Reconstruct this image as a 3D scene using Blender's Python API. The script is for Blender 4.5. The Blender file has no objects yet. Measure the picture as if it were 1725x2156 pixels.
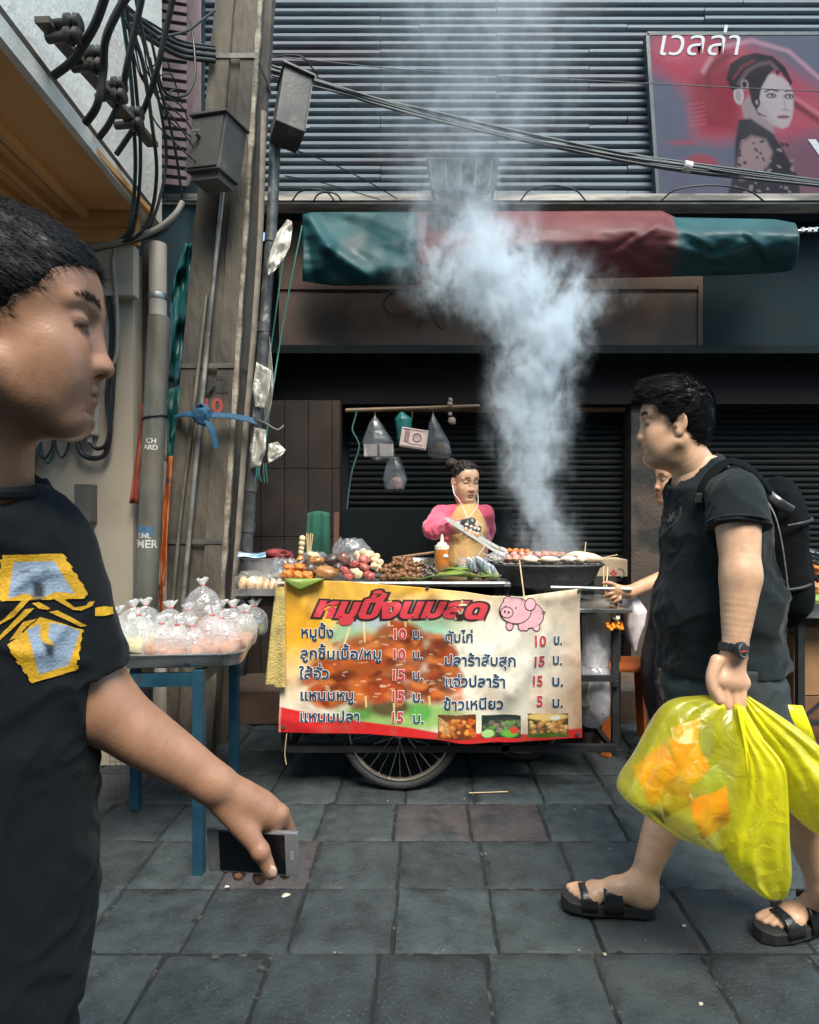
import bpy, bmesh, math, random
import numpy as np
from mathutils import Vector, Matrix, Euler
random.seed(7)
RNG = np.random.default_rng(7)
SC = bpy.context.scene
COL = SC.collection
# ---------------------------------------------------------------- camera
F, U0, V0, H = 1300.0, 903.0, 1088.0, 1.22     # focal length and principal point in a 1725 x 2156 frame, eye height
cam = bpy.data.cameras.new('camera')
cam.sensor_fit = 'HORIZONTAL'; cam.sensor_width = 36.0
cam.lens = 36.0 * F / 1725.0
cam.shift_x = -(U0 - 862.5) / 1725.0
cam.shift_y = (V0 - 1078.0) / 1725.0
cam.clip_start = 0.05; cam.clip_end = 500
camo = bpy.data.objects.new('camera', cam); COL.objects.link(camo)
camo.location = (0, 0, H); camo.rotation_euler = (math.radians(90), 0, 0)
SC.camera = camo
# ---------------------------------------------------------------- sky, sun, exposure
SUN_EL, SUN_AZ = math.radians(57), math.radians(163)   # azimuth clockwise from +Y: behind the camera, slightly to its right
wd = bpy.data.worlds.new('World'); SC.world = wd; wd.use_nodes = True
nt = wd.node_tree; bg = nt.nodes['Background']
sky = nt.nodes.new('ShaderNodeTexSky'); sky.sky_type = 'NISHITA'; sky.sun_disc = False
sky.sun_elevation = SUN_EL; sky.sun_rotation = SUN_AZ; sky.air_density = 1.0; sky.dust_density = 2.0; sky.ozone_density = 2.5
tint = nt.nodes.new('ShaderNodeVectorMath'); tint.operation = 'MULTIPLY'; tint.inputs[1].default_value = (.88, 1.0, .93)
nt.links.new(sky.outputs[0], tint.inputs[0]); nt.links.new(tint.outputs[0], bg.inputs[0]); bg.inputs[1].default_value = 0.12
sl = bpy.data.lights.new('sun', 'SUN'); sl.energy = 1.5; sl.angle = math.radians(28); sl.color = (1.0, 0.93, 0.82)
so = bpy.data.objects.new('sun', sl); COL.objects.link(so)
sd = Vector((math.sin(SUN_AZ) * math.cos(SUN_EL), math.cos(SUN_AZ) * math.cos(SUN_EL), math.sin(SUN_EL)))
so.rotation_euler = sd.to_track_quat('Z', 'Y').to_euler(); so.location = (-3, -3, 8)
SC.view_settings.view_transform = 'Standard'; SC.view_settings.look = 'None'
SC.view_settings.exposure = 1.92; SC.view_settings.gamma = 1.0
SC.cycles.use_denoising = True
SC.cycles.max_bounces = 8; SC.cycles.transparent_max_bounces = 24; SC.cycles.volume_bounces = 2
SC.cycles.volume_step_rate = 1.0; SC.cycles.volume_max_steps = 256
SC.cycles.sample_clamp_indirect = 6
# ---------------------------------------------------------------- helpers
def W(u, v, d):
    """point seen at (u, v) of the 1725 x 2156 frame, d metres in front of the camera"""
    return Vector(((u - U0) / F * d, d, H - (v - V0) / F * d))
def WX(u, d): return (u - U0) / F * d
def WZ(v, d): return H - (v - V0) / F * d
def R(a): return math.radians(a)

def hash3(i, j, k, s):
    n = (i * 73856093) ^ (j * 19349663) ^ (k * 83492791) ^ (s * 2654435)
    n = (n ^ (n >> 13)) * 1274126177
    n = n & 0x7fffffff
    return ((n ^ (n >> 16)) & 0xffff) / 65535.0
def vnoise(X, Y, Z, f=1.0, s=0):
    X = np.asarray(X, float) * f; Y = np.asarray(Y, float) * f; Z = np.asarray(Z, float) * f
    X, Y, Z = np.broadcast_arrays(X, Y, Z)
    i = np.floor(X).astype(np.int64); j = np.floor(Y).astype(np.int64); k = np.floor(Z).astype(np.int64)
    a = X - i; b = Y - j; c = Z - k
    a = a * a * (3 - 2 * a); b = b * b * (3 - 2 * b); c = c * c * (3 - 2 * c)
    r = 0
    for di in (0, 1):
        for dj in (0, 1):
            for dk in (0, 1):
                r = r + hash3(i + di, j + dj, k + dk, s) * (a if di else 1 - a) * (b if dj else 1 - b) * (c if dk else 1 - c)
    return r * 2 - 1
def fbm(X, Y, Z, f=1.0, s=0, o=3):
    r = 0; a = 1.0
    for q in range(o):
        r = r + a * vnoise(X, Y, Z, f, s + q * 17); a *= .5; f *= 2.03
    return r

# -- materials
MATS = {}
def M(name, base=(.5, .5, .5), rough=.6, metal=0.0, var=.25, vs=6.0, bump=.15, bs=60.0, col2=None, mixs=3.0, mixt=(.45, .6),
      attr=None, spec=.5, sss=0.0, alpha=1.0, trans=0.0, stretch=(1, 1, 1), sheen=0.0, coat=0.0, bdist=.01, rvar=.15):
    if name in MATS: return MATS[name]
    m = bpy.data.materials.new(name); m.use_nodes = True; MATS[name] = m
    t = m.node_tree; n = t.nodes; L = t.links
    p = n['Principled BSDF']
    tc = n.new('ShaderNodeTexCoord'); mp = n.new('ShaderNodeMapping'); mp.inputs['Scale'].default_value = stretch
    L.new(tc.outputs['Object'], mp.inputs[0])
    def noise(sc, det=5):
        x = n.new('ShaderNodeTexNoise'); x.inputs['Scale'].default_value = sc; x.inputs['Detail'].default_value = det
        L.new(mp.outputs[0], x.inputs['Vector']); return x
    if attr:
        a = n.new('ShaderNodeAttribute'); a.attribute_name = attr; csock = a.outputs['Color']
    else:
        c = n.new('ShaderNodeRGB'); c.outputs[0].default_value = (*base, 1); csock = c.outputs[0]
    if col2 is not None:
        x = noise(mixs, 8); r = n.new('ShaderNodeMapRange'); r.inputs[1].default_value = mixt[0]; r.inputs[2].default_value = mixt[1]
        L.new(x.outputs[0], r.inputs[0])
        mx = n.new('ShaderNodeMix'); mx.data_type = 'RGBA'; L.new(r.outputs[0], mx.inputs[0]); L.new(csock, mx.inputs[6]); mx.inputs[7].default_value = (*col2, 1)
        csock = mx.outputs[2]
    if var:
        x = noise(vs); r = n.new('ShaderNodeMapRange'); r.inputs[1].default_value = .3; r.inputs[2].default_value = .7
        r.inputs[3].default_value = 1 - var; r.inputs[4].default_value = 1 + var
        L.new(x.outputs[0], r.inputs[0])
        mx = n.new('ShaderNodeVectorMath'); mx.operation = 'SCALE'; L.new(csock, mx.inputs[0]); L.new(r.outputs[0], mx.inputs['Scale'])
        csock = mx.outputs[0]
        if rvar:
            r2 = n.new('ShaderNodeMapRange'); r2.inputs[1].default_value = .3; r2.inputs[2].default_value = .7
            r2.inputs[3].default_value = max(0.03, rough - rvar); r2.inputs[4].default_value = min(1, rough + rvar)
            L.new(x.outputs[0], r2.inputs[0]); L.new(r2.outputs[0], p.inputs['Roughness'])
    L.new(csock, p.inputs['Base Color'])
    if not (var and rvar): p.inputs['Roughness'].default_value = rough
    p.inputs['Metallic'].default_value = metal
    p.inputs['Specular IOR Level'].default_value = spec
    if bump:
        x = noise(bs, 4); b = n.new('ShaderNodeBump'); b.inputs['Strength'].default_value = bump; b.inputs['Distance'].default_value = bdist
        L.new(x.outputs[0], b.inputs['Height']); L.new(b.outputs[0], p.inputs['Normal'])
    if sss:
        p.inputs['Subsurface Weight'].default_value = sss; p.inputs['Subsurface Radius'].default_value = (.012, .005, .003)
        p.inputs['Subsurface Scale'].default_value = 1.0
    if sheen: p.inputs['Sheen Weight'].default_value = sheen
    if coat: p.inputs['Coat Weight'].default_value = coat; p.inputs['Coat Roughness'].default_value = .15
    if trans: p.inputs['Transmission Weight'].default_value = trans
    if alpha < 1: p.inputs['Alpha'].default_value = alpha
    return m
def film(name, col, alpha, rough=.15, folds=40.0, transl=.5):
    """thin crumpled plastic film: part clear, part milky, glossy"""
    if name in MATS: return MATS[name]
    m = bpy.data.materials.new(name); m.use_nodes = True; MATS[name] = m
    t = m.node_tree; n = t.nodes; L = t.links; n.remove(n['Principled BSDF'])
    out = n['Material Output']
    tc = n.new('ShaderNodeTexCoord'); nz = n.new('ShaderNodeTexNoise'); nz.inputs['Scale'].default_value = folds; nz.inputs['Detail'].default_value = 3
    nz.inputs['Distortion'].default_value = 1.2
    L.new(tc.outputs['Object'], nz.inputs['Vector'])
    b = n.new('ShaderNodeBump'); b.inputs['Strength'].default_value = .6; b.inputs['Distance'].default_value = .012; L.new(nz.outputs[0], b.inputs['Height'])
    df = n.new('ShaderNodeBsdfDiffuse'); df.inputs[0].default_value = (*col, 1); L.new(b.outputs[0], df.inputs['Normal'])
    tl = n.new('ShaderNodeBsdfTranslucent'); tl.inputs[0].default_value = (*col, 1); L.new(b.outputs[0], tl.inputs['Normal'])
    gl = n.new('ShaderNodeBsdfGlossy'); gl.inputs['Roughness'].default_value = rough; gl.inputs[0].default_value = (1, 1, 1, 1); L.new(b.outputs[0], gl.inputs['Normal'])
    m1 = n.new('ShaderNodeMixShader'); m1.inputs[0].default_value = transl; L.new(df.outputs[0], m1.inputs[1]); L.new(tl.outputs[0], m1.inputs[2])
    tr = n.new('ShaderNodeBsdfTransparent')
    m2 = n.new('ShaderNodeMixShader'); L.new(tr.outputs[0], m2.inputs[1]); L.new(m1.outputs[0], m2.inputs[2])
    mr = n.new('ShaderNodeMapRange'); mr.inputs[1].default_value = .3; mr.inputs[2].default_value = .7
    mr.inputs[3].default_value = max(0, alpha - .12); mr.inputs[4].default_value = min(1, alpha + .12); L.new(nz.outputs[0], mr.inputs[0]); L.new(mr.outputs[0], m2.inputs[0])
    lw = n.new('ShaderNodeLayerWeight'); lw.inputs[0].default_value = .5; L.new(b.outputs[0], lw.inputs['Normal'])
    pw = n.new('ShaderNodeMath'); pw.operation = 'POWER'; pw.inputs[1].default_value = 3.0; L.new(lw.outputs['Facing'], pw.inputs[0])
    fr = n.new('ShaderNodeMath'); fr.operation = 'MULTIPLY_ADD'; fr.inputs[1].default_value = .5; fr.inputs[2].default_value = .05; L.new(pw.outputs[0], fr.inputs[0])
    m3 = n.new('ShaderNodeMixShader'); L.new(fr.outputs[0], m3.inputs[0]); L.new(m2.outputs[0], m3.inputs[1]); L.new(gl.outputs[0], m3.inputs[2])
    L.new(m3.outputs[0], out.inputs[0]); return m

# -- object tree
def tag(o, label=None, cat=None, group=None, kind=None):
    if label: o['label'] = label
    if cat: o['category'] = cat
    if group: o['group'] = group
    if kind: o['kind'] = kind
    return o
def empty(name, loc, label, cat, group=None):
    o = bpy.data.objects.new(name, None); COL.objects.link(o); o.location = loc; o.empty_display_size = .1
    return tag(o, label, cat, group)
def link(name, me, parent=None):
    o = bpy.data.objects.new(name, me); COL.objects.link(o)
    if parent is not None:
        o.parent = parent
        q = parent; off = Vector(parent.location)
        while q.parent is not None: q = q.parent; off += Vector(q.location)
        o.location = -off                      # mesh data are in world coordinates until re-centred below
    return o
def recentre(o):
    """move the origin of a mesh written in world coordinates to its middle"""
    me = o.data; n = len(me.vertices)
    if n == 0: return o
    co = np.empty(n * 3); me.vertices.foreach_get('co', co); co = co.reshape(-1, 3)
    c = (co.min(0) + co.max(0)) / 2; c[2] = co[:, 2].min()
    me.vertices.foreach_set('co', (co - c).ravel()); me.update()
    o.location = Vector(o.location) + Vector(c); return o
class MB:
    def __init__(s): s.v = []; s.f = []; s.mi = []; s.cur = 0; s.c = None
    def add(s, vs, fs):
        o = len(s.v); s.v += [tuple(x) for x in vs]; s.f += [tuple(i + o for i in f) for f in fs]; s.mi += [s.cur] * len(fs); return s
    def box(s, lo, hi, rot=None, piv=None, bev=0.0):
        lo = Vector(lo); hi = Vector(hi); c = (lo + hi) / 2; h = (hi - lo) / 2
        if bev > 0:
            bm = bmesh.new(); bmesh.ops.create_cube(bm, size=1.0)
            for v in bm.verts: v.co = Vector((v.co.x * 2 * h.x, v.co.y * 2 * h.y, v.co.z * 2 * h.z))
            bmesh.ops.bevel(bm, geom=bm.edges[:], offset=bev, segments=2, profile=.6, affect='EDGES')
            bm.verts.index_update(); vs = [v.co.copy() for v in bm.verts]; fs = [[v.index for v in f.verts] for f in bm.faces]; bm.free()
        else:
            vs = [Vector((x * h.x, y * h.y, z * h.z)) for x in (-1, 1) for y in (-1, 1) for z in (-1, 1)]
            fs = [(0, 1, 3, 2), (4, 6, 7, 5), (0, 4, 5, 1), (2, 3, 7, 6), (0, 2, 6, 4), (1, 5, 7, 3)]
        if rot is not None:
            m = Euler(rot).to_matrix() if not isinstance(rot, Matrix) else rot
            vs = [m @ v for v in vs]
        return s.add([v + c for v in vs], fs)
    def bar(s, a, b, w, t=None, up=(0, 0, 1), bev=0):
        """box of section w x t from a to b"""
        a = Vector(a); b = Vector(b); t = w if t is None else t
        d = b - a; L = d.length; z = d.normalized(); x = Vector(up).cross(z)
        if x.length < 1e-4: x = Vector((1, 0, 0)).cross(z)
        x.normalize(); y = z.cross(x)
        m = Matrix((x, y, z)).transposed()
        k = MB().box((-w / 2, -t / 2, -L / 2), (w / 2, t / 2, L / 2), bev=bev)
        return s.add([m @ Vector(v) + (a + b) / 2 for v in k.v], k.f)
    def tube(s, pts, r, seg=8, cap=True, flat=1.0):
        pts = [Vector(p) for p in pts]; n = len(pts)
        rs = r if hasattr(r, '__len__') else [r] * n
        o = []; fs = []; t0 = None; nx = None
        for i, p in enumerate(pts):
            t = (pts[min(i + 1, n - 1)] - pts[max(i - 1, 0)])
            if t.length < 1e-9: t = Vector((0, 0, 1))
            t.normalize()
            if nx is None:
                nx = t.orthogonal().normalized()
            else:
                nx = (nx - t * nx.dot(t))
                if nx.length < 1e-6: nx = t.orthogonal()
                nx.normalize()
            ny = t.cross(nx)
            for k in range(seg):
                a = 2 * math.pi * k / seg
                o.append(p + nx * math.cos(a) * rs[i] + ny * math.sin(a) * rs[i] * flat)
        for i in range(n - 1):
            for k in range(seg):
                k2 = (k + 1) % seg
                fs.append((i * seg + k, i * seg + k2, (i + 1) * seg + k2, (i + 1) * seg + k))
        if cap:
            fs.append(tuple(range(seg - 1, -1, -1))); fs.append(tuple((n - 1) * seg + k for k in range(seg)))
        return s.add(o, fs)
    def lathe(s, prof, c=(0, 0, 0), seg=24, sx=1.0, sy=1.0, m=None, jitter=0):
        """profile of (radius, height) about the z axis at c"""
        c = Vector(c); o = []; fs = []; n = len(prof)
        for i, (r, z) in enumerate(prof):
            for k in range(seg):
                a = 2 * math.pi * k / seg; rr = r * (1 + (random.uniform(-jitter, jitter) if jitter else 0))
                p = Vector((rr * math.cos(a) * sx, rr * math.sin(a) * sy, z))
                o.append((m @ p if m is not None else p) + c)
        for i in range(n - 1):
            for k in range(seg):
                k2 = (k + 1) % seg
                fs.append((i * seg + k, i * seg + k2, (i + 1) * seg + k2, (i + 1) * seg + k))
        fs.append(tuple(range(seg - 1, -1, -1))); fs.append(tuple((n - 1) * seg + k for k in range(seg)))
        return s.add(o, fs)
    def blob(s, c, r, rot=None, n=10, amp=.1, fr=3.0, seed=0):
        """lumpy ellipsoid"""
        m = Euler(rot).to_matrix() if rot is not None else Matrix.Identity(3)
        o = []; fs = []; c = Vector(c); seg = n + 4
        for i in range(n + 1):
            th = math.pi * i / n
            for k in range(seg):
                a = 2 * math.pi * k / seg
                o.append((math.sin(th) * math.cos(a), math.sin(th) * math.sin(a), math.cos(th)))
        q = np.array(o); d = 1 + amp * fbm(q[:, 0], q[:, 1], q[:, 2], fr, seed, 2)
        vs = [m @ Vector((p[0] * r[0] * e, p[1] * r[1] * e, p[2] * r[2] * e)) + c for p, e in zip(o, d)]
        for i in range(n):
            for k in range(seg):
                k2 = (k + 1) % seg
                fs.append((i * seg + k, (i + 1) * seg + k, (i + 1) * seg + k2, i * seg + k2))
        return s.add(vs, fs)
    def grid(s, P):
        """P: (nu, nv, 3) array of points"""
        P = np.asarray(P); a, b = P.shape[:2]
        fs = [(i * b + j, i * b + j + 1, (i + 1) * b + j + 1, (i + 1) * b + j) for i in range(a - 1) for j in range(b - 1)]
        return s.add(P.reshape(-1, 3), fs)
    def prism(s, poly, y0, y1):
        """outline in (x, z), extruded from y0 to y1"""
        n = len(poly)
        vs = [(x, y0, z) for x, z in poly] + [(x, y1, z) for x, z in poly]
        fs = [tuple(range(n)), tuple(range(2 * n - 1, n - 1, -1))] + [(i, i + n, (i + 1) % n + n, (i + 1) % n) for i in range(n)]
        return s.add(vs, fs)
    def build(s, name, mat, parent=None, smooth=False, angle=40, thick=0, sub=0):
        me = bpy.data.meshes.new(name); me.from_pydata(s.v, [], s.f)
        for m in (mat if isinstance(mat, (list, tuple)) else [mat]): me.materials.append(m)
        if isinstance(mat, (list, tuple)): me.polygons.foreach_set('material_index', s.mi)
        bm = bmesh.new(); bm.from_mesh(me); bmesh.ops.recalc_face_normals(bm, faces=bm.faces[:]); bm.to_mesh(me); bm.free()
        if s.c is not None:
            ca = me.color_attributes.new('Col', 'FLOAT_COLOR', 'POINT'); ca.data.foreach_set('color', np.asarray(s.c, float).ravel())
        if smooth:
            me.shade_smooth()
            if angle < 180: me.set_sharp_from_angle(angle=math.radians(angle))
        o = link(name, me, parent); recentre(o)
        if thick:
            md = o.modifiers.new('solid', 'SOLIDIFY'); md.thickness = thick; md.offset = 0
        if sub:
            md = o.modifiers.new('sub', 'SUBSURF'); md.levels = sub; md.render_levels = sub
        return o
def smooth_path(pts, n=8):
    """Catmull-Rom through the points"""
    P = [Vector(p) for p in pts]; P = [P[0] * 2 - P[1]] + P + [P[-1] * 2 - P[-2]]; o = []
    for i in range(1, len(P) - 2):
        for k in range(n):
            t = k / n
            o.append(.5 * ((2 * P[i]) + (P[i + 1] - P[i - 1]) * t + (2 * P[i - 1] - 5 * P[i] + 4 * P[i + 1] - P[i + 2]) * t * t
                           + (3 * P[i] - P[i - 1] - 3 * P[i + 1] + P[i + 2]) * t ** 3))
    o.append(P[-2]); return o
def copy_tree(o, parent=None):
    c = o.copy(); COL.objects.link(c); c.parent = parent
    for ch in list(o.children): copy_tree(ch, c)
    return c

# -- smooth bodies: signed distance shapes blended on a grid and skinned with surface nets
class Body:
    def __init__(s, lo, hi, h):
        s.lo = np.array(lo, float); s.h = h
        s.n = np.ceil((np.array(hi, float) - s.lo) / h).astype(int) + 1
        s.D = np.full(s.n, 9.0, np.float32)
    def reg(s, lo, hi):
        a = np.clip(np.floor((np.array(lo) - s.lo) / s.h).astype(int), 0, s.n); b = np.clip(np.ceil((np.array(hi) - s.lo) / s.h).astype(int) + 1, 0, s.n)
        if np.any(b <= a): return None
        ax = [(s.lo[i] + s.h * np.arange(a[i], b[i])) for i in range(3)]
        return (slice(a[0], b[0]), slice(a[1], b[1]), slice(a[2], b[2])), ax[0][:, None, None], ax[1][None, :, None], ax[2][None, None, :]
    def put(s, r, d, k, op):
        E = s.D[r]
        if op == 'u':
            if k > 0:
                hh = np.clip(.5 + .5 * (E - d) / k, 0, 1); s.D[r] = E * (1 - hh) + d * hh - k * hh * (1 - hh)
            else: s.D[r] = np.minimum(E, d)
        elif op == 's':
            if k > 0:
                hh = np.clip(.5 - .5 * (E + d) / k, 0, 1); s.D[r] = E * (1 - hh) - d * hh + k * hh * (1 - hh)
            else: s.D[r] = np.maximum(E, -d)
        elif op == 'i': s.D[r] = np.maximum(E, d)
    def cap(s, a, b, ra, rb, k=.01, op='u', flat=None):
        """tapered limb piece; flat = (axis vector, factor) squashes it along that axis"""
        a = np.array(a, float); b = np.array(b, float); R_ = max(ra, rb) * (max(1, flat[1]) if flat else 1); mg = R_ + k * 1.5 + 4 * s.h
        q = s.reg(np.minimum(a, b) - mg, np.maximum(a, b) + mg)
        if q is None: return s
        r, X, Y, Z = q; ba = b - a; L2 = max(ba @ ba, 1e-12)
        px, py, pz = X - a[0], Y - a[1], Z - a[2]
        t = np.clip((px * ba[0] + py * ba[1] + pz * ba[2]) / L2, 0, 1)
        dx, dy, dz = px - t * ba[0], py - t * ba[1], pz - t * ba[2]
        q2 = dx * dx + dy * dy + dz * dz
        if flat:
            ax = np.array(flat[0], float); ax /= np.linalg.norm(ax); c = dx * ax[0] + dy * ax[1] + dz * ax[2]
            q2 = q2 - c * c + (c / flat[1]) ** 2
        d = np.sqrt(q2) - (ra + (rb - ra) * t)
        s.put(r, d.astype(np.float32), k, op); return s
    def ell(s, c, rad, rot=None, k=.01, op='u'):
        c = np.array(c, float); rad = np.array(rad, float) if hasattr(rad, '__len__') else np.full(3, float(rad))
        mg = rad.max() + k * 1.5 + 4 * s.h
        q = s.reg(c - mg, c + mg)
        if q is None: return s
        r, X, Y, Z = q; x, y, z = X - c[0], Y - c[1], Z - c[2]
        if rot is not None:
            m = np.array(rot if isinstance(rot, Matrix) else Euler(rot).to_matrix()).T
            x, y, z = m[0, 0] * x + m[0, 1] * y + m[0, 2] * z, m[1, 0] * x + m[1, 1] * y + m[1, 2] * z, m[2, 0] * x + m[2, 1] * y + m[2, 2] * z
        k0 = np.sqrt((x / rad[0]) ** 2 + (y / rad[1]) ** 2 + (z / rad[2]) ** 2)
        k1 = np.sqrt((x / rad[0] ** 2) ** 2 + (y / rad[1] ** 2) ** 2 + (z / rad[2] ** 2) ** 2) + 1e-9
        s.put(r, (k0 * (k0 - 1) / k1).astype(np.float32), k, op); return s
    def limb(s, pts, rs, k=.015, op='u', flat=None):
        """a smooth tapering limb through the points"""
        P = np.array([tuple(p) for p in pts], float); rs = np.array(rs, float)
        if len(P) > 2:
            Q = np.array([tuple(p) for p in smooth_path([Vector(p) for p in P], 5)]); t = np.linspace(0, len(P) - 1, len(Q)); rs = np.interp(t, np.arange(len(P)), rs)
            rs[1:-1] = (rs[:-2] + 2 * rs[1:-1] + rs[2:]) / 4; P = Q
        R_ = rs.max(); mg = R_ + k * 1.5 + 4 * s.h; q = s.reg(P.min(0) - mg, P.max(0) + mg)
        if q is None: return s
        r, X, Y, Z = q; best = None
        for i in range(len(P) - 1):
            a, b = P[i], P[i + 1]; ba = b - a; L2 = max(ba @ ba, 1e-12); px, py, pz = X - a[0], Y - a[1], Z - a[2]
            t = np.clip((px * ba[0] + py * ba[1] + pz * ba[2]) / L2, 0, 1); dx, dy, dz = px - t * ba[0], py - t * ba[1], pz - t * ba[2]
            d = np.sqrt(dx * dx + dy * dy + dz * dz) - (rs[i] + (rs[i + 1] - rs[i]) * t); best = d if best is None else np.minimum(best, d)
        s.put(r, best.astype(np.float32), k, op); return s
    def cut(s, p, nrm, op='i'):
        """drop what lies on the side the normal points to"""
        p = np.array(p, float); nrm = np.array(nrm, float); nrm /= np.linalg.norm(nrm)
        r, X, Y, Z = s.reg(s.lo, s.lo + s.h * s.n)
        d = (X - p[0]) * nrm[0] + (Y - p[1]) * nrm[1] + (Z - p[2]) * nrm[2]
        s.D = np.maximum(s.D, d.astype(np.float32)); return s
    def func(s, fn):
        """D += fn(X, Y, Z) near the surface"""
        r, X, Y, Z = s.reg(s.lo, s.lo + s.h * s.n)
        I = np.nonzero(np.abs(s.D) < .035)
        x = X[I[0], 0, 0]; y = Y[0, I[1], 0]; z = Z[0, 0, I[2]]
        s.D[I] += fn(x, y, z); return s
    def skin(s, smooth=1):
        D = s.D; D = np.pad(D, 1, constant_values=9.0); lo = s.lo - s.h
        S = D < 0; n = np.array(D.shape)
        c = np.zeros(n - 1, np.int8)
        offs = [(i, j, k) for i in (0, 1) for j in (0, 1) for k in (0, 1)]
        for (i, j, k) in offs: c += S[i:n[0] - 1 + i, j:n[1] - 1 + j, k:n[2] - 1 + k]
        I = np.nonzero((c > 0) & (c < 8)); m = len(I[0])
        idx = np.full(n - 1, -1, np.int64); idx[I] = np.arange(m)
        P = np.zeros((m, 3)); cnt = np.zeros(m)
        base = np.stack(I, 1)
        for a in offs:
            for ax in range(3):
                if a[ax]: continue
                b = list(a); b[ax] = 1
                d0 = D[I[0] + a[0], I[1] + a[1], I[2] + a[2]]; d1 = D[I[0] + b[0], I[1] + b[1], I[2] + b[2]]
                x = (d0 < 0) != (d1 < 0); t = np.where(x, d0 / np.where(x, d0 - d1, 1), 0)
                q = np.zeros((m, 3)); q[:] = a; q[:, ax] += t
                P[x] += q[x]; cnt[x] += 1
        P = (base + P / cnt[:, None])
        fs = []
        for ax in range(3):
            b = [slice(0, None)] * 3; e = [slice(0, None)] * 3
            b[ax] = slice(0, n[ax] - 1); e[ax] = slice(1, None)
            s0 = S[tuple(b)]; s1 = S[tuple(e)]; J = np.nonzero(s0 != s1)
            o1, o2 = [q for q in range(3) if q != ax]
            J = np.stack(J, 1)
            J = J[(J[:, o1] > 0) & (J[:, o2] > 0) & (J[:, o1] < n[o1] - 1) & (J[:, o2] < n[o2] - 1)]
            def cell(d1, d2):
                q = J.copy(); q[:, o1] -= d1; q[:, o2] -= d2; return idx[q[:, 0], q[:, 1], q[:, 2]]
            quad = np.stack([cell(1, 1), cell(0, 1), cell(0, 0), cell(1, 0)], 1)
            ins = s0[J[:, 0], J[:, 1], J[:, 2]]
            flip = ins if ax != 1 else ~ins
            quad[~flip] = quad[~flip][:, ::-1]; fs.append(quad)
        Q = np.concatenate(fs)
        for _ in range(smooth):
            A = np.zeros_like(P); k = np.zeros(m)
            for (i, j) in ((0, 1), (1, 2), (2, 3), (3, 0)):
                np.add.at(A, Q[:, i], P[Q[:, j]]); np.add.at(k, Q[:, i], 1); np.add.at(A, Q[:, j], P[Q[:, i]]); np.add.at(k, Q[:, j], 1)
            P = .5 * P + .5 * A / k[:, None]
        return lo + P * s.h, Q
def skin_obj(name, parts, mat, parent=None, col=None, xf=None, matidx=None):
    """parts: list of (verts, quads) put into one mesh; col(P) -> (n, 3) colours"""
    V = []; Q = []; o = 0
    for v, q in parts: V.append(v); Q.append(q + o); o += len(v)
    V = np.concatenate(V); Q = np.concatenate(Q)
    me = bpy.data.meshes.new(name)
    me.vertices.add(len(V)); me.vertices.foreach_set('co', V.ravel())
    me.loops.add(Q.size); me.loops.foreach_set('vertex_index', Q.ravel().astype(np.int32))
    me.polygons.add(len(Q)); me.polygons.foreach_set('loop_start', (np.arange(len(Q)) * 4).astype(np.int32))
    me.update(calc_edges=True); me.validate()
    me.shade_smooth(); me.materials.append(mat)
    if col is not None:
        c = np.ones((len(V), 4)); c[:, :3] = col(V)
        ca = me.color_attributes.new('Col', 'FLOAT_COLOR', 'POINT'); ca.data.foreach_set('color', c.ravel())
    o = link(name, me, parent); recentre(o); return o
def xform(v, m):
    m = np.array(m); return v @ m[:3, :3].T + m[:3, 3]
# -- lettering
def text2d(s, size, off=0.0, shear=0.0, res=4, track=1.0, maxe=0):
    cu = bpy.data.curves.new('t', 'FONT'); cu.body = s; cu.size = size; cu.offset = off; cu.shear = shear; cu.resolution_u = res; cu.fill_mode = 'FRONT'
    cu.space_character = track
    o = bpy.data.objects.new('t', cu); COL.objects.link(o)
    dg = bpy.context.evaluated_depsgraph_get(); me = bpy.data.meshes.new_from_object(o.evaluated_get(dg))
    if maxe:
        bm = bmesh.new(); bm.from_mesh(me); bmesh.ops.triangulate(bm, faces=bm.faces[:])
        for _ in range(4):
            e = [q for q in bm.edges if q.calc_length() > maxe]
            if not e: break
            bmesh.ops.subdivide_edges(bm, edges=e, cuts=1); bmesh.ops.triangulate(bm, faces=[q for q in bm.faces if len(q.verts) > 3])
        bm.to_mesh(me); bm.free()
    v = np.empty(len(me.vertices) * 3); me.vertices.foreach_get('co', v); v = v.reshape(-1, 3)[:, :2].copy()
    f = [tuple(p.vertices) for p in me.polygons]
    bpy.data.objects.remove(o); bpy.data.meshes.remove(me); bpy.data.curves.remove(cu)
    return v, f
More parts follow.
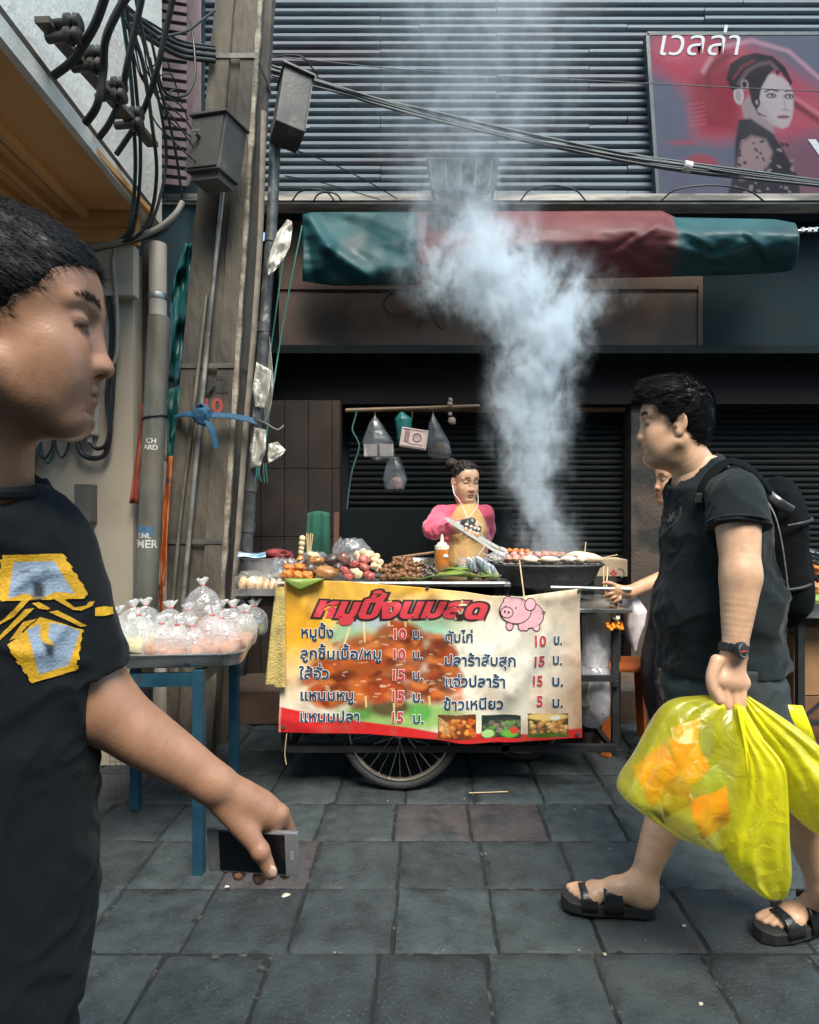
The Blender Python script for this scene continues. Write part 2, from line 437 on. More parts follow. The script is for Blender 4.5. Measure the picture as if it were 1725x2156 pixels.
# ================================================================ THE SETTING
# ---- pavement of square slabs, one sheet of slabs over a wide sheet of grout
def pavement():
    k = MB(); k.box((-14, -9, -.3), (14, 16, -.010)); 
    o = k.build('ground', M('grout', (.008, .009, .009), .95, col2=(.06, .055, .045), mixs=30, mixt=(.58, .68), bump=.4)); tag(o, kind='structure')
    m = MB(); cols = []
    ds = [-.35 + .3 * i for i in range(-6, 18)]; ds = [round(1.733 + .301 * i, 4) for i in range(-9, 12)]
    for r in range(len(ds) - 1):
        off = random.uniform(-.02, .02); lo, hi = ds[r], ds[r + 1]
        for c in range(-10, 14):
            x0 = -.12 + .2985 * c + off; x1 = x0 + .2985; g = .0024
            j = lambda: random.uniform(-.0025, .0025)
            z = random.uniform(-.004, .004); tx, ty = random.uniform(-.009, .009), random.uniform(-.009, .009)
            nn = 8; b = .006; 
            ks = [0, b] + [b + (.2985 - 2 * g - 2 * b) * q / nn for q in range(1, nn)] + [.2985 - 2 * g - b, .2985 - 2 * g]
            n = len(ks); P = np.zeros((n, n, 3)); cx, cy = (x0 + x1) / 2, (lo + hi) / 2
            for a_ in range(n):
                for b_ in range(n):
                    x = x0 + g + ks[a_]; y = lo + g + ks[b_] * (.301 - 2 * g) / (.2985 - 2 * g)
                    e = (a_ in (0, n - 1)) or (b_ in (0, n - 1)); e2 = (a_ in (1, n - 2)) or (b_ in (1, n - 2))
                    zz = z + tx * (x - cx) + ty * (y - cy) - (.013 + (random.uniform(.004, .01) if random.random() < .1 else 0) if e else (.0015 + random.uniform(0, .004) + (.006 if random.random() < .06 else 0) if e2 else 0))
                    P[a_, b_] = (x + (j() if e else 0), y + (j() if e else 0), zz)
            P[:, :, 2] += .0022 * fbm(P[:, :, 0], P[:, :, 1], 0 * P[:, :, 0], 9, 3, 2)
            m.grid(P)
            t = random.uniform(.72, 1.25); col = np.array((.027, .0355, .0375)) * t
            if random.random() < .10: col = np.array((.040, .036, .036)) * t
            if r in (11,) and c in (0, 1): col = np.array((.042, .034, .034))
            if r == 10 and c == -2: col = np.array((.042, .034, .034))
            cols += [(*col, 1)] * (n * n)
    m.c = cols
    mt = M('slab', attr='Col', rough=.74, var=.30, vs=16, col2=(.014, .018, .019), mixs=5.5, mixt=(.54, .72), bump=.8, bs=85, bdist=.005)
    # pale grit and dark gum stains on the slabs
    nt_ = mt.node_tree; nn_ = nt_.nodes; LL = nt_.links; pr = nn_['Principled BSDF']; src = pr.inputs['Base Color'].links[0].from_socket
    tcx = nn_.new('ShaderNodeTexCoord')
    for sc, lo_, hi_, cc in ((210, .665, .70, (.16, .17, .16)), (9.5, .70, .735, (.012, .016, .017)), (1.3, .55, .75, (.048, .058, .058)), (520, .62, .70, (.075, .088, .09))):
        x = nn_.new('ShaderNodeTexNoise'); x.inputs['Scale'].default_value = sc; x.inputs['Detail'].default_value = 3 if sc > 5 else 8; LL.new(tcx.outputs['Object'], x.inputs['Vector'])
        r = nn_.new('ShaderNodeMapRange'); r.inputs[1].default_value = lo_; r.inputs[2].default_value = hi_; r.inputs[4].default_value = .75; LL.new(x.outputs[0], r.inputs[0])
        mx = nn_.new('ShaderNodeMix'); mx.data_type = 'RGBA'; LL.new(r.outputs[0], mx.inputs[0]); LL.new(src, mx.inputs[6]); mx.inputs[7].default_value = (*cc, 1); src = mx.outputs[2]
    LL.new(src, pr.inputs['Base Color'])
    o = m.build('pavement', mt, smooth=True, angle=50)
    tag(o, kind='structure')
pavement()

# ---- shop building: ribbed cladding above, shutters below
DL = 4.0
bld = empty('shop_building', (0.6, DL, 0), 'dark shophouse front with ribbed metal cladding above closed roller shutters', 'building')
def cladding():
    k = MB(); pitch = .054; z0, z1 = 3.245, 5.6
    n = int((z1 - z0) / pitch)
    for i in range(n):
        z = z0 + i * pitch
        x0 = -1.66
        while x0 < 4.2:
            x1 = x0 + random.choice((1.35, 1.6, 2.1)); x1 = min(x1, 4.2)
            dz = random.uniform(-.0018, .0018); dy = random.uniform(-.004, .004)
            P = []
            for x in (x0, x1 - .004):
                P.append([(x, DL + .045, z + dz), (x, DL + .008 + dy, z + .004 + dz), (x, DL + dy, z + .012 + dz), (x, DL + dy, z + .030 + dz), (x, DL + .008 + dy, z + .036 + dz), (x, DL + .045, z + .040 + dz)])
            k.grid(P); x0 = x1
    k.build('metal_cladding', M('clad', (.135, .165, .19), .6, var=.22, vs=5, stretch=(.6, 1, 4), col2=(.14, .10, .115), mixs=1.1, mixt=(.5, .72), bump=.1, spec=.35), bld)
    b = MB(); b.box((-1.7, DL + .045, 3.2), (4.25, DL + .3, 5.62)); b.build('cladding_backing', M('clad_dark', (.013, .036, .044), .8), bld)
    # receding return beside the pole
    k = MB()
    for i in range(n):
        z = z0 + i * pitch * .9
        if z > z1: break
        a = Vector((-1.30, DL - .02, z)); c = Vector((-1.10, DL - .75, z))
    k.box((-1.72, DL - .1, 3.22), (4.25, DL + .04, 3.262)); k.build('ledge', M('ledge', (.42, .38, .33), .7, var=.4, vs=12, stretch=(.4, 1, 3), col2=(.10, .09, .08), mixs=6), bld)
    k = MB(); k.box((-1.72, DL - .085, 3.205), (4.25, DL + .04, 3.218)); k.build('drip_strip', M('strip', (.5, .46, .4), .6, var=.4, vs=20, stretch=(.3, 1, 1)), bld)
cladding()
mk_brown = M('brownwall', (.135, .085, .062), .8, var=.35, vs=3, col2=(.05, .042, .04), mixs=2.2, mixt=(.45, .7), bump=.3, bs=70)
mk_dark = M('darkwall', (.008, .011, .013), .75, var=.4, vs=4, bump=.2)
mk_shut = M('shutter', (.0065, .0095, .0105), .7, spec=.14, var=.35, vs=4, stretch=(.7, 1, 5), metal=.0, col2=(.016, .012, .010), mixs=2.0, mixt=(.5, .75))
def groundfloor():
    k = MB(); k.box((-1.0, 4.12, 2.34), (1.83, 4.3, 3.2)); k.build('sign_panel', M('signpanel', (.115, .068, .047), .75, var=.22, vs=3, col2=(.055, .042, .035), mixs=2.4, bump=.5, bs=150, bdist=.003), bld)
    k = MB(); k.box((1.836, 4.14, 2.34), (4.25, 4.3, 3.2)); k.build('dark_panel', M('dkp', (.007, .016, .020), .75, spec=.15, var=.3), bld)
    k = MB(); 
    for a, b in (((-1.0, 4.108, 2.352), (1.80, 4.118, 2.358)), ((1.795, 4.108, 2.352), (1.802, 4.118, 2.76)), ((-1.0, 4.108, 2.735), (1.80, 4.118, 2.741))): k.box(a, b)
    k.build('panel_border', M('pb', (.09, .06, .05), .7), bld)
    # faint old script on the panel
    m = MB()
    for (uu, vv, s, sz) in ((1004, 708, 'Sc', .11),):
        v, f = text2d(s, sz, shear=.3); m.add([(WX(uu, 4.1) + p[0], 4.112, WZ(vv, 4.1) + p[1]) for p in v], f)
    m.tube([(WX(840, 4.1) + .1 * math.cos(a), 4.112, WZ(635, 4.1) + .085 * math.sin(a)) for a in np.linspace(.3, 6.0, 24)], .004, 6)
    m.tube(smooth_path([(WX(u, 4.1), 4.112, WZ(v, 4.1)) for u, v in ((850, 690), (870, 650), (890, 640), (880, 690), (905, 655), (930, 690), (960, 660))], 6), .003, 6)
    m.build('faded_lettering', M('fl', (.06, .045, .04), .8), bld)
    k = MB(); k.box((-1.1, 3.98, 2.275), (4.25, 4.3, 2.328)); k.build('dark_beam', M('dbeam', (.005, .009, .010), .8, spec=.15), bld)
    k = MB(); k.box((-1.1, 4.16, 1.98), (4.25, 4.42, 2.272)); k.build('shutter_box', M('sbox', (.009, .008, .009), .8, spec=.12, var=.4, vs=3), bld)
    # left pier with big brown tiles
    k = MB()
    for i in range(5):
        for j in range(4):
            x0 = -1.25 + i * .155; z0 = .2 + j * .445
            if x0 > -.60: continue
            k.box((x0 + .002, 4.02, z0 + .002), (min(x0 + .153, -.58), 4.14, z0 + .443), bev=.002)
    k.build('tiled_pier', M('piertile', (.042, .030, .025), .7, spec=.2, var=.35, vs=3, col2=(.028, .024, .023), mixs=2.5), bld)
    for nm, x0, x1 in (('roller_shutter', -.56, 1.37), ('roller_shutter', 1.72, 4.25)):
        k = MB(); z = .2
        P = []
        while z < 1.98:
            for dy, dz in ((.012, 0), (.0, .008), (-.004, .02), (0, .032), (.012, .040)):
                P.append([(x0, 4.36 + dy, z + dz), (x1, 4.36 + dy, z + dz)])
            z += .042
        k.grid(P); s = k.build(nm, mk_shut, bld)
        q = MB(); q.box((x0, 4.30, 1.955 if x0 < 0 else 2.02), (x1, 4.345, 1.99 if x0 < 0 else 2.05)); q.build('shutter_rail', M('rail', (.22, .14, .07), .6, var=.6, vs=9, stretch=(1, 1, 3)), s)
    k = MB(); k.box((1.378, 4.2, .0), (1.70, 4.42, 2.16)); k.build('pillar', M('pil', (.062, .044, .034), .85, var=.4, vs=5, col2=(.018, .017, .016), mixs=3.2, mixt=(.48, .6), bump=.5), bld)
    k = MB(); k.box((-1.3, 3.62, 0), (4.25, 4.5, .2), bev=.006); k.build('doorstep', M('step', (.085, .052, .034), .7, var=.4, vs=5, col2=(.05, .04, .035), mixs=3), bld)
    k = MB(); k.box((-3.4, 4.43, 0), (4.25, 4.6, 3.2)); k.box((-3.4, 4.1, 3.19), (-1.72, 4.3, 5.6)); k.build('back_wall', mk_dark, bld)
groundfloor()
# side wing of the same cladding, turned, seen past the left of the pole
def wing():
    t = empty('side_building', (-1.9, 3.9, 0), 'narrow ribbed metal wall turned towards the alley behind the concrete pole', 'building')
    k = MB()
    for i in range(46):
        z = 3.3 + i * .06
        a, b = Vector((-1.90, 3.78, z)), Vector((-1.50, 3.86, z))
        k.bar(a, b, .02, .036)
    k.build('metal_cladding', M('clad2', (.15, .10, .11), .5, var=.3, vs=6), t)
    k = MB(); k.box((-2.4, 3.93, 0), (-1.45, 4.05, 6)); k.build('wall', M('clad_dark'), t)
    k = MB()
    for i in range(16):
        y = 3.80 - i * .018
        x = -1.485 + i * .012
        k.bar((x, y, 3.25), (x + .0, y, 5.9), .007, .007)
    k.build('vertical_slats', M('clad2'), t)
wing()

# ---- building on the left: white wall over a brown metal soffit, beige wall at the end
def left_building():
    t = empty('corner_building', (-1.7, 3.0, 0), 'white corner building with brown metal soffit and beige ground floor wall', 'building')
    def fx(d): return -1.306 - .066 * (d - 1.88)
    mw = M('whitewall', (.84, .81, .72), .85, var=.10, vs=2, col2=(.20, .19, .17), mixs=3.5, mixt=(.60, .78), bump=.3, bs=40)
    k = MB()
    a, b = .2, 3.28
    k.add([(fx(a) - .02, a, 2.765), (fx(b) - .02, b, 2.765), (fx(b) - .02, b, 6), (fx(a) - .02, a, 6), (-3.2, a, 2.765), (-3.2, b, 2.765), (-3.2, b, 6), (-3.2, a, 6)],
          [(0, 1, 2, 3), (4, 7, 6, 5), (1, 5, 6, 2), (0, 3, 7, 4), (0, 4, 5, 1), (3, 2, 6, 7)])
    k.build('upper_wall', mw, t)
    k = MB()
    k.bar((fx(.2), .2, 2.70), (fx(3.0), 3.0, 2.70), .03, .068); k.build('fascia', M('fascia', (.62, .60, .54), .55, var=.2, vs=6), t)
    k = MB(); k.bar((fx(.2) + .004, .2, 2.750), (fx(3.05) + .004, 3.05, 2.750), .02, .024); k.build('gap_strip', M('gap', (.06, .05, .045), .8), t)
    ms = M('soffit', (.66, .35, .13), .5, var=.14, vs=5, metal=.05, bump=.05, stretch=(1, .3, 1))
    k = MB(); k.box((-3.0, .2, 2.675), (-1.33, 3.0, 2.70))
    k.build('soffit', ms, t)
    k = MB()
    for i in range(12):
        x = -1.46 - i * .125
        k.bar((x, .2, 2.655), (x - .17, 2.93, 2.655), .034, .038); k.bar((x - .05, .2, 2.664), (x - .22, 2.93, 2.664), .012, .02)
    k.build('soffit_rib', ms, t)
    k = MB(); k.box((-3.0, 2.93, 2.60), (-1.40, 3.0, 2.672)); k.box((-3.0, 2.945, 2.535), (-1.40, 3.0, 2.598)); k.build('end_beam', M('sofb', (.66, .35, .13), .5, var=.15, metal=.2), t)
    mb = M('beigewall', (.46, .385, .295), .8, var=.10, vs=2, col2=(.30, .25, .19), mixs=2, mixt=(.5, .8), bump=.15)
    k = MB(); k.box((-3.0, 3.03, 0), (-1.452, 3.3, 2.53)); k.build('ground_floor_wall', mb, t)
    k = MB(); k.box((-3.0, 2.97, 2.285), (-1.42, 3.028, 2.53), bev=.004); k.build('shutter_housing', M('beige2', (.48, .41, .33), .6, var=.08), t)
    k = MB(); k.box((-1.449, 3.12, 0), (-1.405, 3.3, 2.6)); k.build('wall_gap', M('gap2', (.05, .043, .036), .8), t)
    return t
left_building()
def tubeobj(name, pts, r, mat, label, cat, group=None, seg=8, n=8, flat=1.0, parent=None):
    k = MB(); k.tube(smooth_path(pts, n) if n else pts, r, seg, flat=flat); o = k.build(name, mat, parent, smooth=True, angle=60)
    if parent is None: tag(o, label, cat, group)
    return o
def drain():
    t = empty('drainpipe', (-1.38, 3.1, 0), 'thick beige drainpipe running down beside the beige wall', 'pipe')
    k = MB(); k.tube([(-1.352, 3.08, 0), (-1.352, 3.08, 2.58)], .043, 20); k.build('pipe', M('drain', (.44, .38, .32), .5, var=.15, vs=4, col2=(.2, .17, .14), mixs=2, mixt=(.55, .8)), t, True)
    for z in (.55, 1.5, 2.3):
        k = MB(); k.lathe([(.0445, 0), (.0465, .004), (.0465, .026), (.0445, .03)], (-1.352, 3.08, z), 20)
        k.build('clamp', M('steel', (.35, .35, .35), .45, metal=.8, var=.3), t, True)
drain()
mblk = M('cable', (.012, .014, .015), .5, var=.2, bump=.05)
mgrn = M('cablegreen', (.01, .05, .05), .5, var=.2)
mgry = M('cablegrey', (.25, .23, .19), .6, var=.25, vs=9)
# wall sign, boxes and looped cables on the beige wall
def wall_things():
    y = 3.028
    t = empty('round_sign', W(22, 985, 3.0), 'brown sign board with a pale round emblem on the beige wall behind the near man', 'sign')
    k = MB(); k.box((WX(-90, 3.0), 3.0, WZ(1020, 3.0)), (WX(68, 3.0), y, WZ(925, 3.0))); k.build('board', M('signbrown', (.14, .065, .03), .5, var=.2), t)
    c = W(2, 960, 3.0); k = MB(); k.tube([(c.x + .112 * math.cos(a), 2.997, c.z + .112 * math.sin(a)) for a in np.linspace(0, 2 * math.pi, 40)], .005, 6)
    k.prism([(c.x + .102 * math.cos(a), c.z + .102 * math.sin(a)) for a in np.linspace(0, 2 * math.pi, 36)[:-1]], 2.994, 2.9995)
    k.build('emblem', M('signcream', (.78, .70, .55), .6, var=.1), t)
    m = MB()
    for s, ang in (('S', -52), ('T', -38)):
        v, f = text2d(s, .055, off=.002); r = R(ang); rr = .155
        ctr = Vector((c.x + rr * math.cos(r), 0, c.z + rr * math.sin(r))); q = r + math.pi / 2
        m.add([(ctr.x + p[0] * math.cos(q) - p[1] * math.sin(q), 2.998, ctr.z + p[0] * math.sin(q) + p[1] * math.cos(q)) for p in v], f)
    m.build('lettering', M('signcream'), t)
    t = empty('junction_box', W(180, 900, 3.0), 'grey electrical box with two cable glands on the beige wall', 'box')
    k = MB(); k.box((WX(150, 3.0), 2.95, WZ(917, 3.0)), (WX(203, 3.0), y, WZ(820, 3.0)), bev=.006); k.build('housing', M('plasticgrey', (.52, .49, .43), .5, var=.08), t)
    for u in (162, 189): k = MB(); k.tube([W(u, 917, 2.985), W(u, 931, 2.985)], .011, 12); k.build('gland', M('plasticgrey'), t, True)
    m = MB(); v, f = text2d('!', .012); m.add([(WX(160, 3) + p[0], 2.949, WZ(906, 3) + p[1]) for p in v], f)
    m.tube([(WX(163, 3) + .016 * math.cos(a), 2.9492, WZ(905, 3) + .016 * math.sin(a)) for a in (R(90), R(210), R(330), R(90))], .0015, 4)
    m.build('warning_mark', M('warn', (.45, .22, .1), .6), t)
    t = empty('electricity_meter', W(215, 700, 3.0), 'pale electricity meter with thin wires on the beige wall above the junction box', 'box')
    k = MB(); k.box((WX(150, 3.0), 2.96, WZ(760, 3.0)), (WX(212, 3.0), y, WZ(652, 3.0)), bev=.004); k.build('housing', M('plasticpale', (.6, .57, .5), .5, var=.08), t)
    k = MB()
    for i in range(4): k.tube([W(216 + i * 5, 664, 2.99), W(218 + i * 5, 720, 2.985), W(215 + i * 4, 765, 2.99)], .004, 6)
    k.build('wire', M('plasticgrey'), t, True)
    g = 'black cables clipped to the beige wall'
    tubeobj('cable', [W(u, v, 2.985) for u, v in ((232, 500), (228, 560), (230, 640), (236, 690), (232, 770), (226, 840), (232, 900), (222, 955), (195, 965), (172, 955), (163, 930))], .0125, mblk, 'thick black cable looping up into the left gland of the grey box', 'cable', g)
    tubeobj('cable', [W(u, v, 2.97) for u, v in ((240, 640), (246, 700), (240, 780), (236, 860), (226, 930), (205, 945), (191, 932))], .010, mblk, 'black cable curving into the right gland of the grey box', 'cable', g)
    tubeobj('conduit', [W(u, v, 2.97) for u, v in ((243, 515), (238, 560), (244, 620), (247, 680), (246, 740), (236, 775), (218, 785))], .011, mgry, 'pale grey conduit bending down the beige wall', 'conduit')
    for i, (u, w, dp, mt, lb) in enumerate(((72, 26, 70, mgrn, 'dark green cable loop hanging nearest the round sign'), (92, 44, 62, mblk, 'narrow black cable loop hanging behind the chin of the near man'), (100, 34, 74, mgrn, 'teal cable loop hanging lowest of the loops'), (130, 34, 60, mblk, 'wide black cable loop hanging beside the grey box'))):
        tubeobj('cable', [W(u - w * .4, 910, 3.0), W(u - w * .35, 910 + dp * .55, 3.0), W(u, 910 + dp * .9, 2.99), W(u + w * .4, 910 + dp * .5, 3.0), W(u + w * .45, 905, 3.0)], .005, mt, lb, 'cable', 'cable loops under the boxes')
    k = MB(); k.box((WX(168, 3), 2.95, WZ(1100, 3)), (WX(199, 3), y, WZ(1020, 3)), bev=.004); o = k.build('wall_bracket', M('dgrey', (.10, .095, .085), .6), None); tag(o, 'dark grey bracket on the beige wall behind the near shoulder', 'bracket')
wall_things()

# ---- concrete pole with what is strapped to it
DP = 3.1
def pole():
    t = empty('utility_pole', (-1.2, DP, 0), 'leaning weathered concrete utility pole with grooved sides', 'utility pole')
    mc = M('concrete', (.105, .088, .068), .85, var=.35, vs=4, stretch=(1, 1, .35), col2=(.032, .028, .024), mixs=5, mixt=(.46, .66), bump=.8, bs=28, bdist=.014)
    # H section: two flanges (front left / back right) joined by a web; written as an outline lofted up the pole
    def sect(v):
        q = (v - 0) / 1200.0
        uc = 500 - 93 * q; w = (95 + 32 * q) / F * DP; cx = WX(uc, DP)
        dp = .26 + .03 * q                                     # depth away from the camera
        h = w / 2; g = w * .16
        return [(cx - h, 0), (cx - g * .5, 0), (cx - g * .4, .020), (cx + g * .9, .020), (cx + g, 0), (cx + h, 0), (cx + h, .055), (cx + h - .03, .085), (cx + h - .03, dp - .085), (cx + h, dp - .055),
                (cx + h, dp), (cx - h, dp), (cx - h, dp - .055), (cx - h + .03, dp - .085), (cx - h + .03, .085), (cx - h, .055)]
    k = MB(); vs = list(np.linspace(-120, 1620, 60)); o = []; n = 16
    for v in vs:
        z = WZ(v, DP)
        for (x, y) in sect(v):
            jit = .0025
            o.append((x + random.uniform(-jit, jit), DP + y + random.uniform(-jit, jit) * .6, z))
    fs = [(i * n + a, i * n + (a + 1) % n, (i + 1) * n + (a + 1) % n, (i + 1) * n + a) for i in range(len(vs) - 1) for a in range(n)] + [tuple(range(n))]
    k.add(o, fs); k.build('shaft', mc, t, True, 30)
    # pale strip: the lit edge of the pole put into the colour
    k = MB()
    for off, w in ((0.0, .014), ):
        k.tube([(sect(v)[5][0] + .001, DP + .004, WZ(v, DP)) for v in np.linspace(-100, 1300, 40)], [w * random.uniform(.7, 1.25) for _ in range(40)], 7)
    k.build('lit_edge', M('litconc', (.30, .265, .21), .9, var=.35, vs=14, col2=(.16, .13, .1), mixs=9, bump=.6, bs=60), t, True)
    # bands
    for v in (118, 770, 1140):
        k = MB(); s = sect(v); z = WZ(v, DP); xs = (s[0][0] - .004, s[5][0] + .004)
        k.box((xs[0], DP - .006, z - .012), (xs[1], DP - .0005, z + .012)); k.box((xs[1] - .002, DP - .006, z - .012), (xs[1] + .003, DP + .27, z + .012))
        k.build('band', M('bandsteel', (.14, .13, .12), .5, metal=.6, var=.3), t)
    m = MB()
    for s_, u, v, c, sz in (('192', 398, 826, 0, .115), ('110', 398, 868, 1, .10)):
        vv, f = text2d(s_, sz, off=.003, res=3); m.cur = c
        m.add([(WX(u, DP) + p[0] * 1.15, DP - .003, WZ(v, DP) + p[1]) for p in vv], f)
    m.build('painted_number', [M('pblack', (.025, .025, .025), .8, var=.4, vs=20), M('pred', (.28, .05, .045), .8, var=.4, vs=20)], t)
    mg = M('galv', (.30, .29, .27), .45, metal=.6, var=.35, vs=8, col2=(.10, .075, .05), mixs=5, mixt=(.5, .75))
    g = 'thin conduits running down the front of the concrete pole'
    tubeobj('conduit', [W(u, v, DP - .02) for u, v in ((470, 400), (447, 620), (425, 850), (402, 1090), (384, 1290), (372, 1420))], .012, mg, 'thin steel conduit running down the pole under the front meter box', 'conduit', g, 10)
    tubeobj('conduit', [W(u, v, DP - .015) for u, v in ((435, 620), (415, 800), (396, 960), (380, 1090), (362, 1290), (350, 1420))], .010, M('galv2', (.16, .15, .12), .5, metal=.5, var=.3), 'darker conduit left of the steel conduit on the pole', 'conduit', g, 10)
    t2 = empty('service_pipe', W(560, 600, 3.05), 'dark steel pipe strapped along the right edge of the concrete pole', 'pipe')
    md = M('darkpipe', (.075, .078, .078), .45, metal=.4, var=.5, vs=14, col2=(.25, .23, .2), mixs=14, mixt=(.58, .66))
    k = MB(); k.tube(smooth_path([W(u, v, 3.06) for u, v in ((581, 265), (572, 480), (559, 660), (546, 850), (532, 1010), (522, 1150), (508, 1420))], 6), .027, 14); k.build('pipe', md, t2, True)
    for u, v in ((571, 500), (556, 690), (531, 1025), (525, 1110)):
        k = MB(); a = W(u + 1, v - 10, 3.06); b = W(u - 1, v + 10, 3.06); k.tube([a, b], .031, 14)
        k.build('coupling', M('coupl', (.09, .09, .088), .45, metal=.5, var=.3), t2, True)
    tubeobj('cable_duct', [W(u, v, 3.12) for u, v in ((556, 235), (549, 480), (535, 700), (518, 900), (505, 1080), (490, 1300))], .016, M('ductbeige', (.20, .17, .135), .8, var=.4, vs=12), 'flat beige cable duct between the pole and the dark pipe', 'duct', None, 8, flat=.6)
    # meter boxes
    mbx = M('boxgrey', (.055, .054, .051), .62, metal=.1, var=.3, vs=5, col2=(.13, .12, .11), mixs=7, mixt=(.58, .74), bump=.15)
    t3 = empty('meter_box', W(455, 385, 2.9), 'grey steel meter box with a round knob on the front of the pole', 'box')
    m3 = Euler((R(-4), R(7), R(-22))).to_matrix() * .80
    def local(o, pts, mt): return [mt @ Vector(p) + Vector(o) for p in pts]
    c = W(456, 318, 2.92)
    k = MB(); k.box((-.125, -.09, -.165), (.125, .09, .155), bev=.006); k.v = local(c, k.v, m3); k.build('housing', mbx, t3)
    k = MB(); k.box((-.137, -.112, .156), (.137, .10, .168)); k.v = local(c, k.v, m3); k.build('lid', M('boxlid', (.07, .068, .064), .5, metal=.25, var=.3), t3)
    k = MB(); k.box((-.108, -.098, -.15), (.108, -.0905, .14), bev=.002); k.v = local(c, k.v, m3); dr = k.build('door', mbx, t3)
    k = MB(); k.tube([(-.045, -.1, .03), (-.045, -.135, .03)], .013, 12); k.box((-.075, -.139, .033), (-.015, -.133, .047), bev=.003); k.v = local(c, k.v, m3); k.build('knob', M('knob', (.22, .21, .2), .35, metal=.7), dr, True)
    k = MB(); k.box((-.10, -.06, -.205), (.10, .08, -.166)); k.v = local(c, k.v, m3); k.build('cable_entry', M('dgrey'), t3)
    t4 = empty('meter_box', W(610, 320, 3.0), 'dented grey meter box standing clear of the right side of the pole', 'box')
    m4 = Euler((R(-3), R(9), R(24))).to_matrix() * .90; c = W(612, 232, 3.0)
    k = MB(); k.box((-.075, -.10, -.16), (.075, .10, .155), bev=.005); k.v = local(c, k.v, m4); k.build('housing', mbx, t4)
    k = MB(); k.box((-.085, -.118, .156), (.085, .108, .167)); k.v = local(c, k.v, m4); k.build('lid', M('boxlid'), t4)
    k = MB(); k.box((.0755, -.09, -.15), (.082, .09, .145)); k.v = local(c, k.v, m4); dr = k.build('door', M('boxdark', (.06, .062, .06), .5, var=.3), t4)
    k = MB(); k.tube([(.08, .02, -.05), (.105, .02, -.05)], .008, 10); k.box((.104, -.002, -.055), (.110, .042, -.045)); k.v = local(c, k.v, m4); k.build('knob', M('knob'), dr, True)
pole()
def post():
    t = empty('sticker_post', (-1.3, 2.9, 0), 'thick galvanised post with torn stickers left of the concrete pole', 'post')
    d = 2.9; mg = M('postgalv', (.15, .145, .12), .5, metal=.35, var=.4, vs=6, stretch=(1, 1, .5), col2=(.12, .085, .05), mixs=4, mixt=(.48, .7))
    a = W(336, 668, d); b = W(296, 1500, d)
    k = MB(); k.tube([b + (a - b) * q for q in np.linspace(0, 1, 12)], .051, 22); k.build('tube', mg, t, True)
    ax = (a - b).normalized(); ex = Vector((1, 0, 0)); ex = (ex - ax * ex.dot(ax)).normalized(); ey = ax.cross(ex)
    def wrap(p, x, z): # x along the girth, z up the post from the bottom
        an = x / .052; return p + ax * z + ex * math.sin(an) * .0525 - ey * (-math.cos(an)) * .0525 * (1 if ey.y < 0 else -1)
    def sticker(name, txt, v, sz, mat, box=None, dx=0.0):
        q = (v - 668) / (1500 - 668); c = a + (b - a) * q; m = MB()
        for i, (s, dz) in enumerate(txt):
            vv, f = text2d(s, sz, off=.001, res=3); w = vv[:, 0].max() - vv[:, 0].min()
            m.add([wrap(c, p[0] - w / 2 + dx, p[1] + dz) for p in vv], f)
        m.build(name, mat, t)
    def patch(name, v, w, h, mat, dx=0):
        q = (v - 668) / (1500 - 668); c = a + (b - a) * q
        P = [[wrap(c, x + dx, z) - (Vector((0, -.0006, 0)) * 0) for z in np.linspace(-h / 2, h / 2, 3)] for x in np.linspace(-w / 2, w / 2, 10)]
        m = MB(); m.grid(P); m.build(name, mat, t)
    mwh = M('stk_white', (.55, .53, .48), .6, var=.3, vs=30)
    sticker('sticker', (('CH', 0), ('ARD', -.03)), 935, .032, mwh, dx=.01)
    patch('sticker_patch', 1118, .075, .045, M('stk_blue', (.06, .13, .22), .5, var=.3, vs=20))
    sticker('sticker', (('EME', 0),), 1132, .034, mwh)
    sticker('sticker', (('EMER', 0),), 1152, .052, mwh, dx=.0)
    k = MB(); k.tube([wrap(a + (b - a) * .255, x, .012 * math.sin(x * 20)) for x in np.linspace(-.15, .15, 20)], .006, 6); k.build('tie', mblk, t, True)
post()
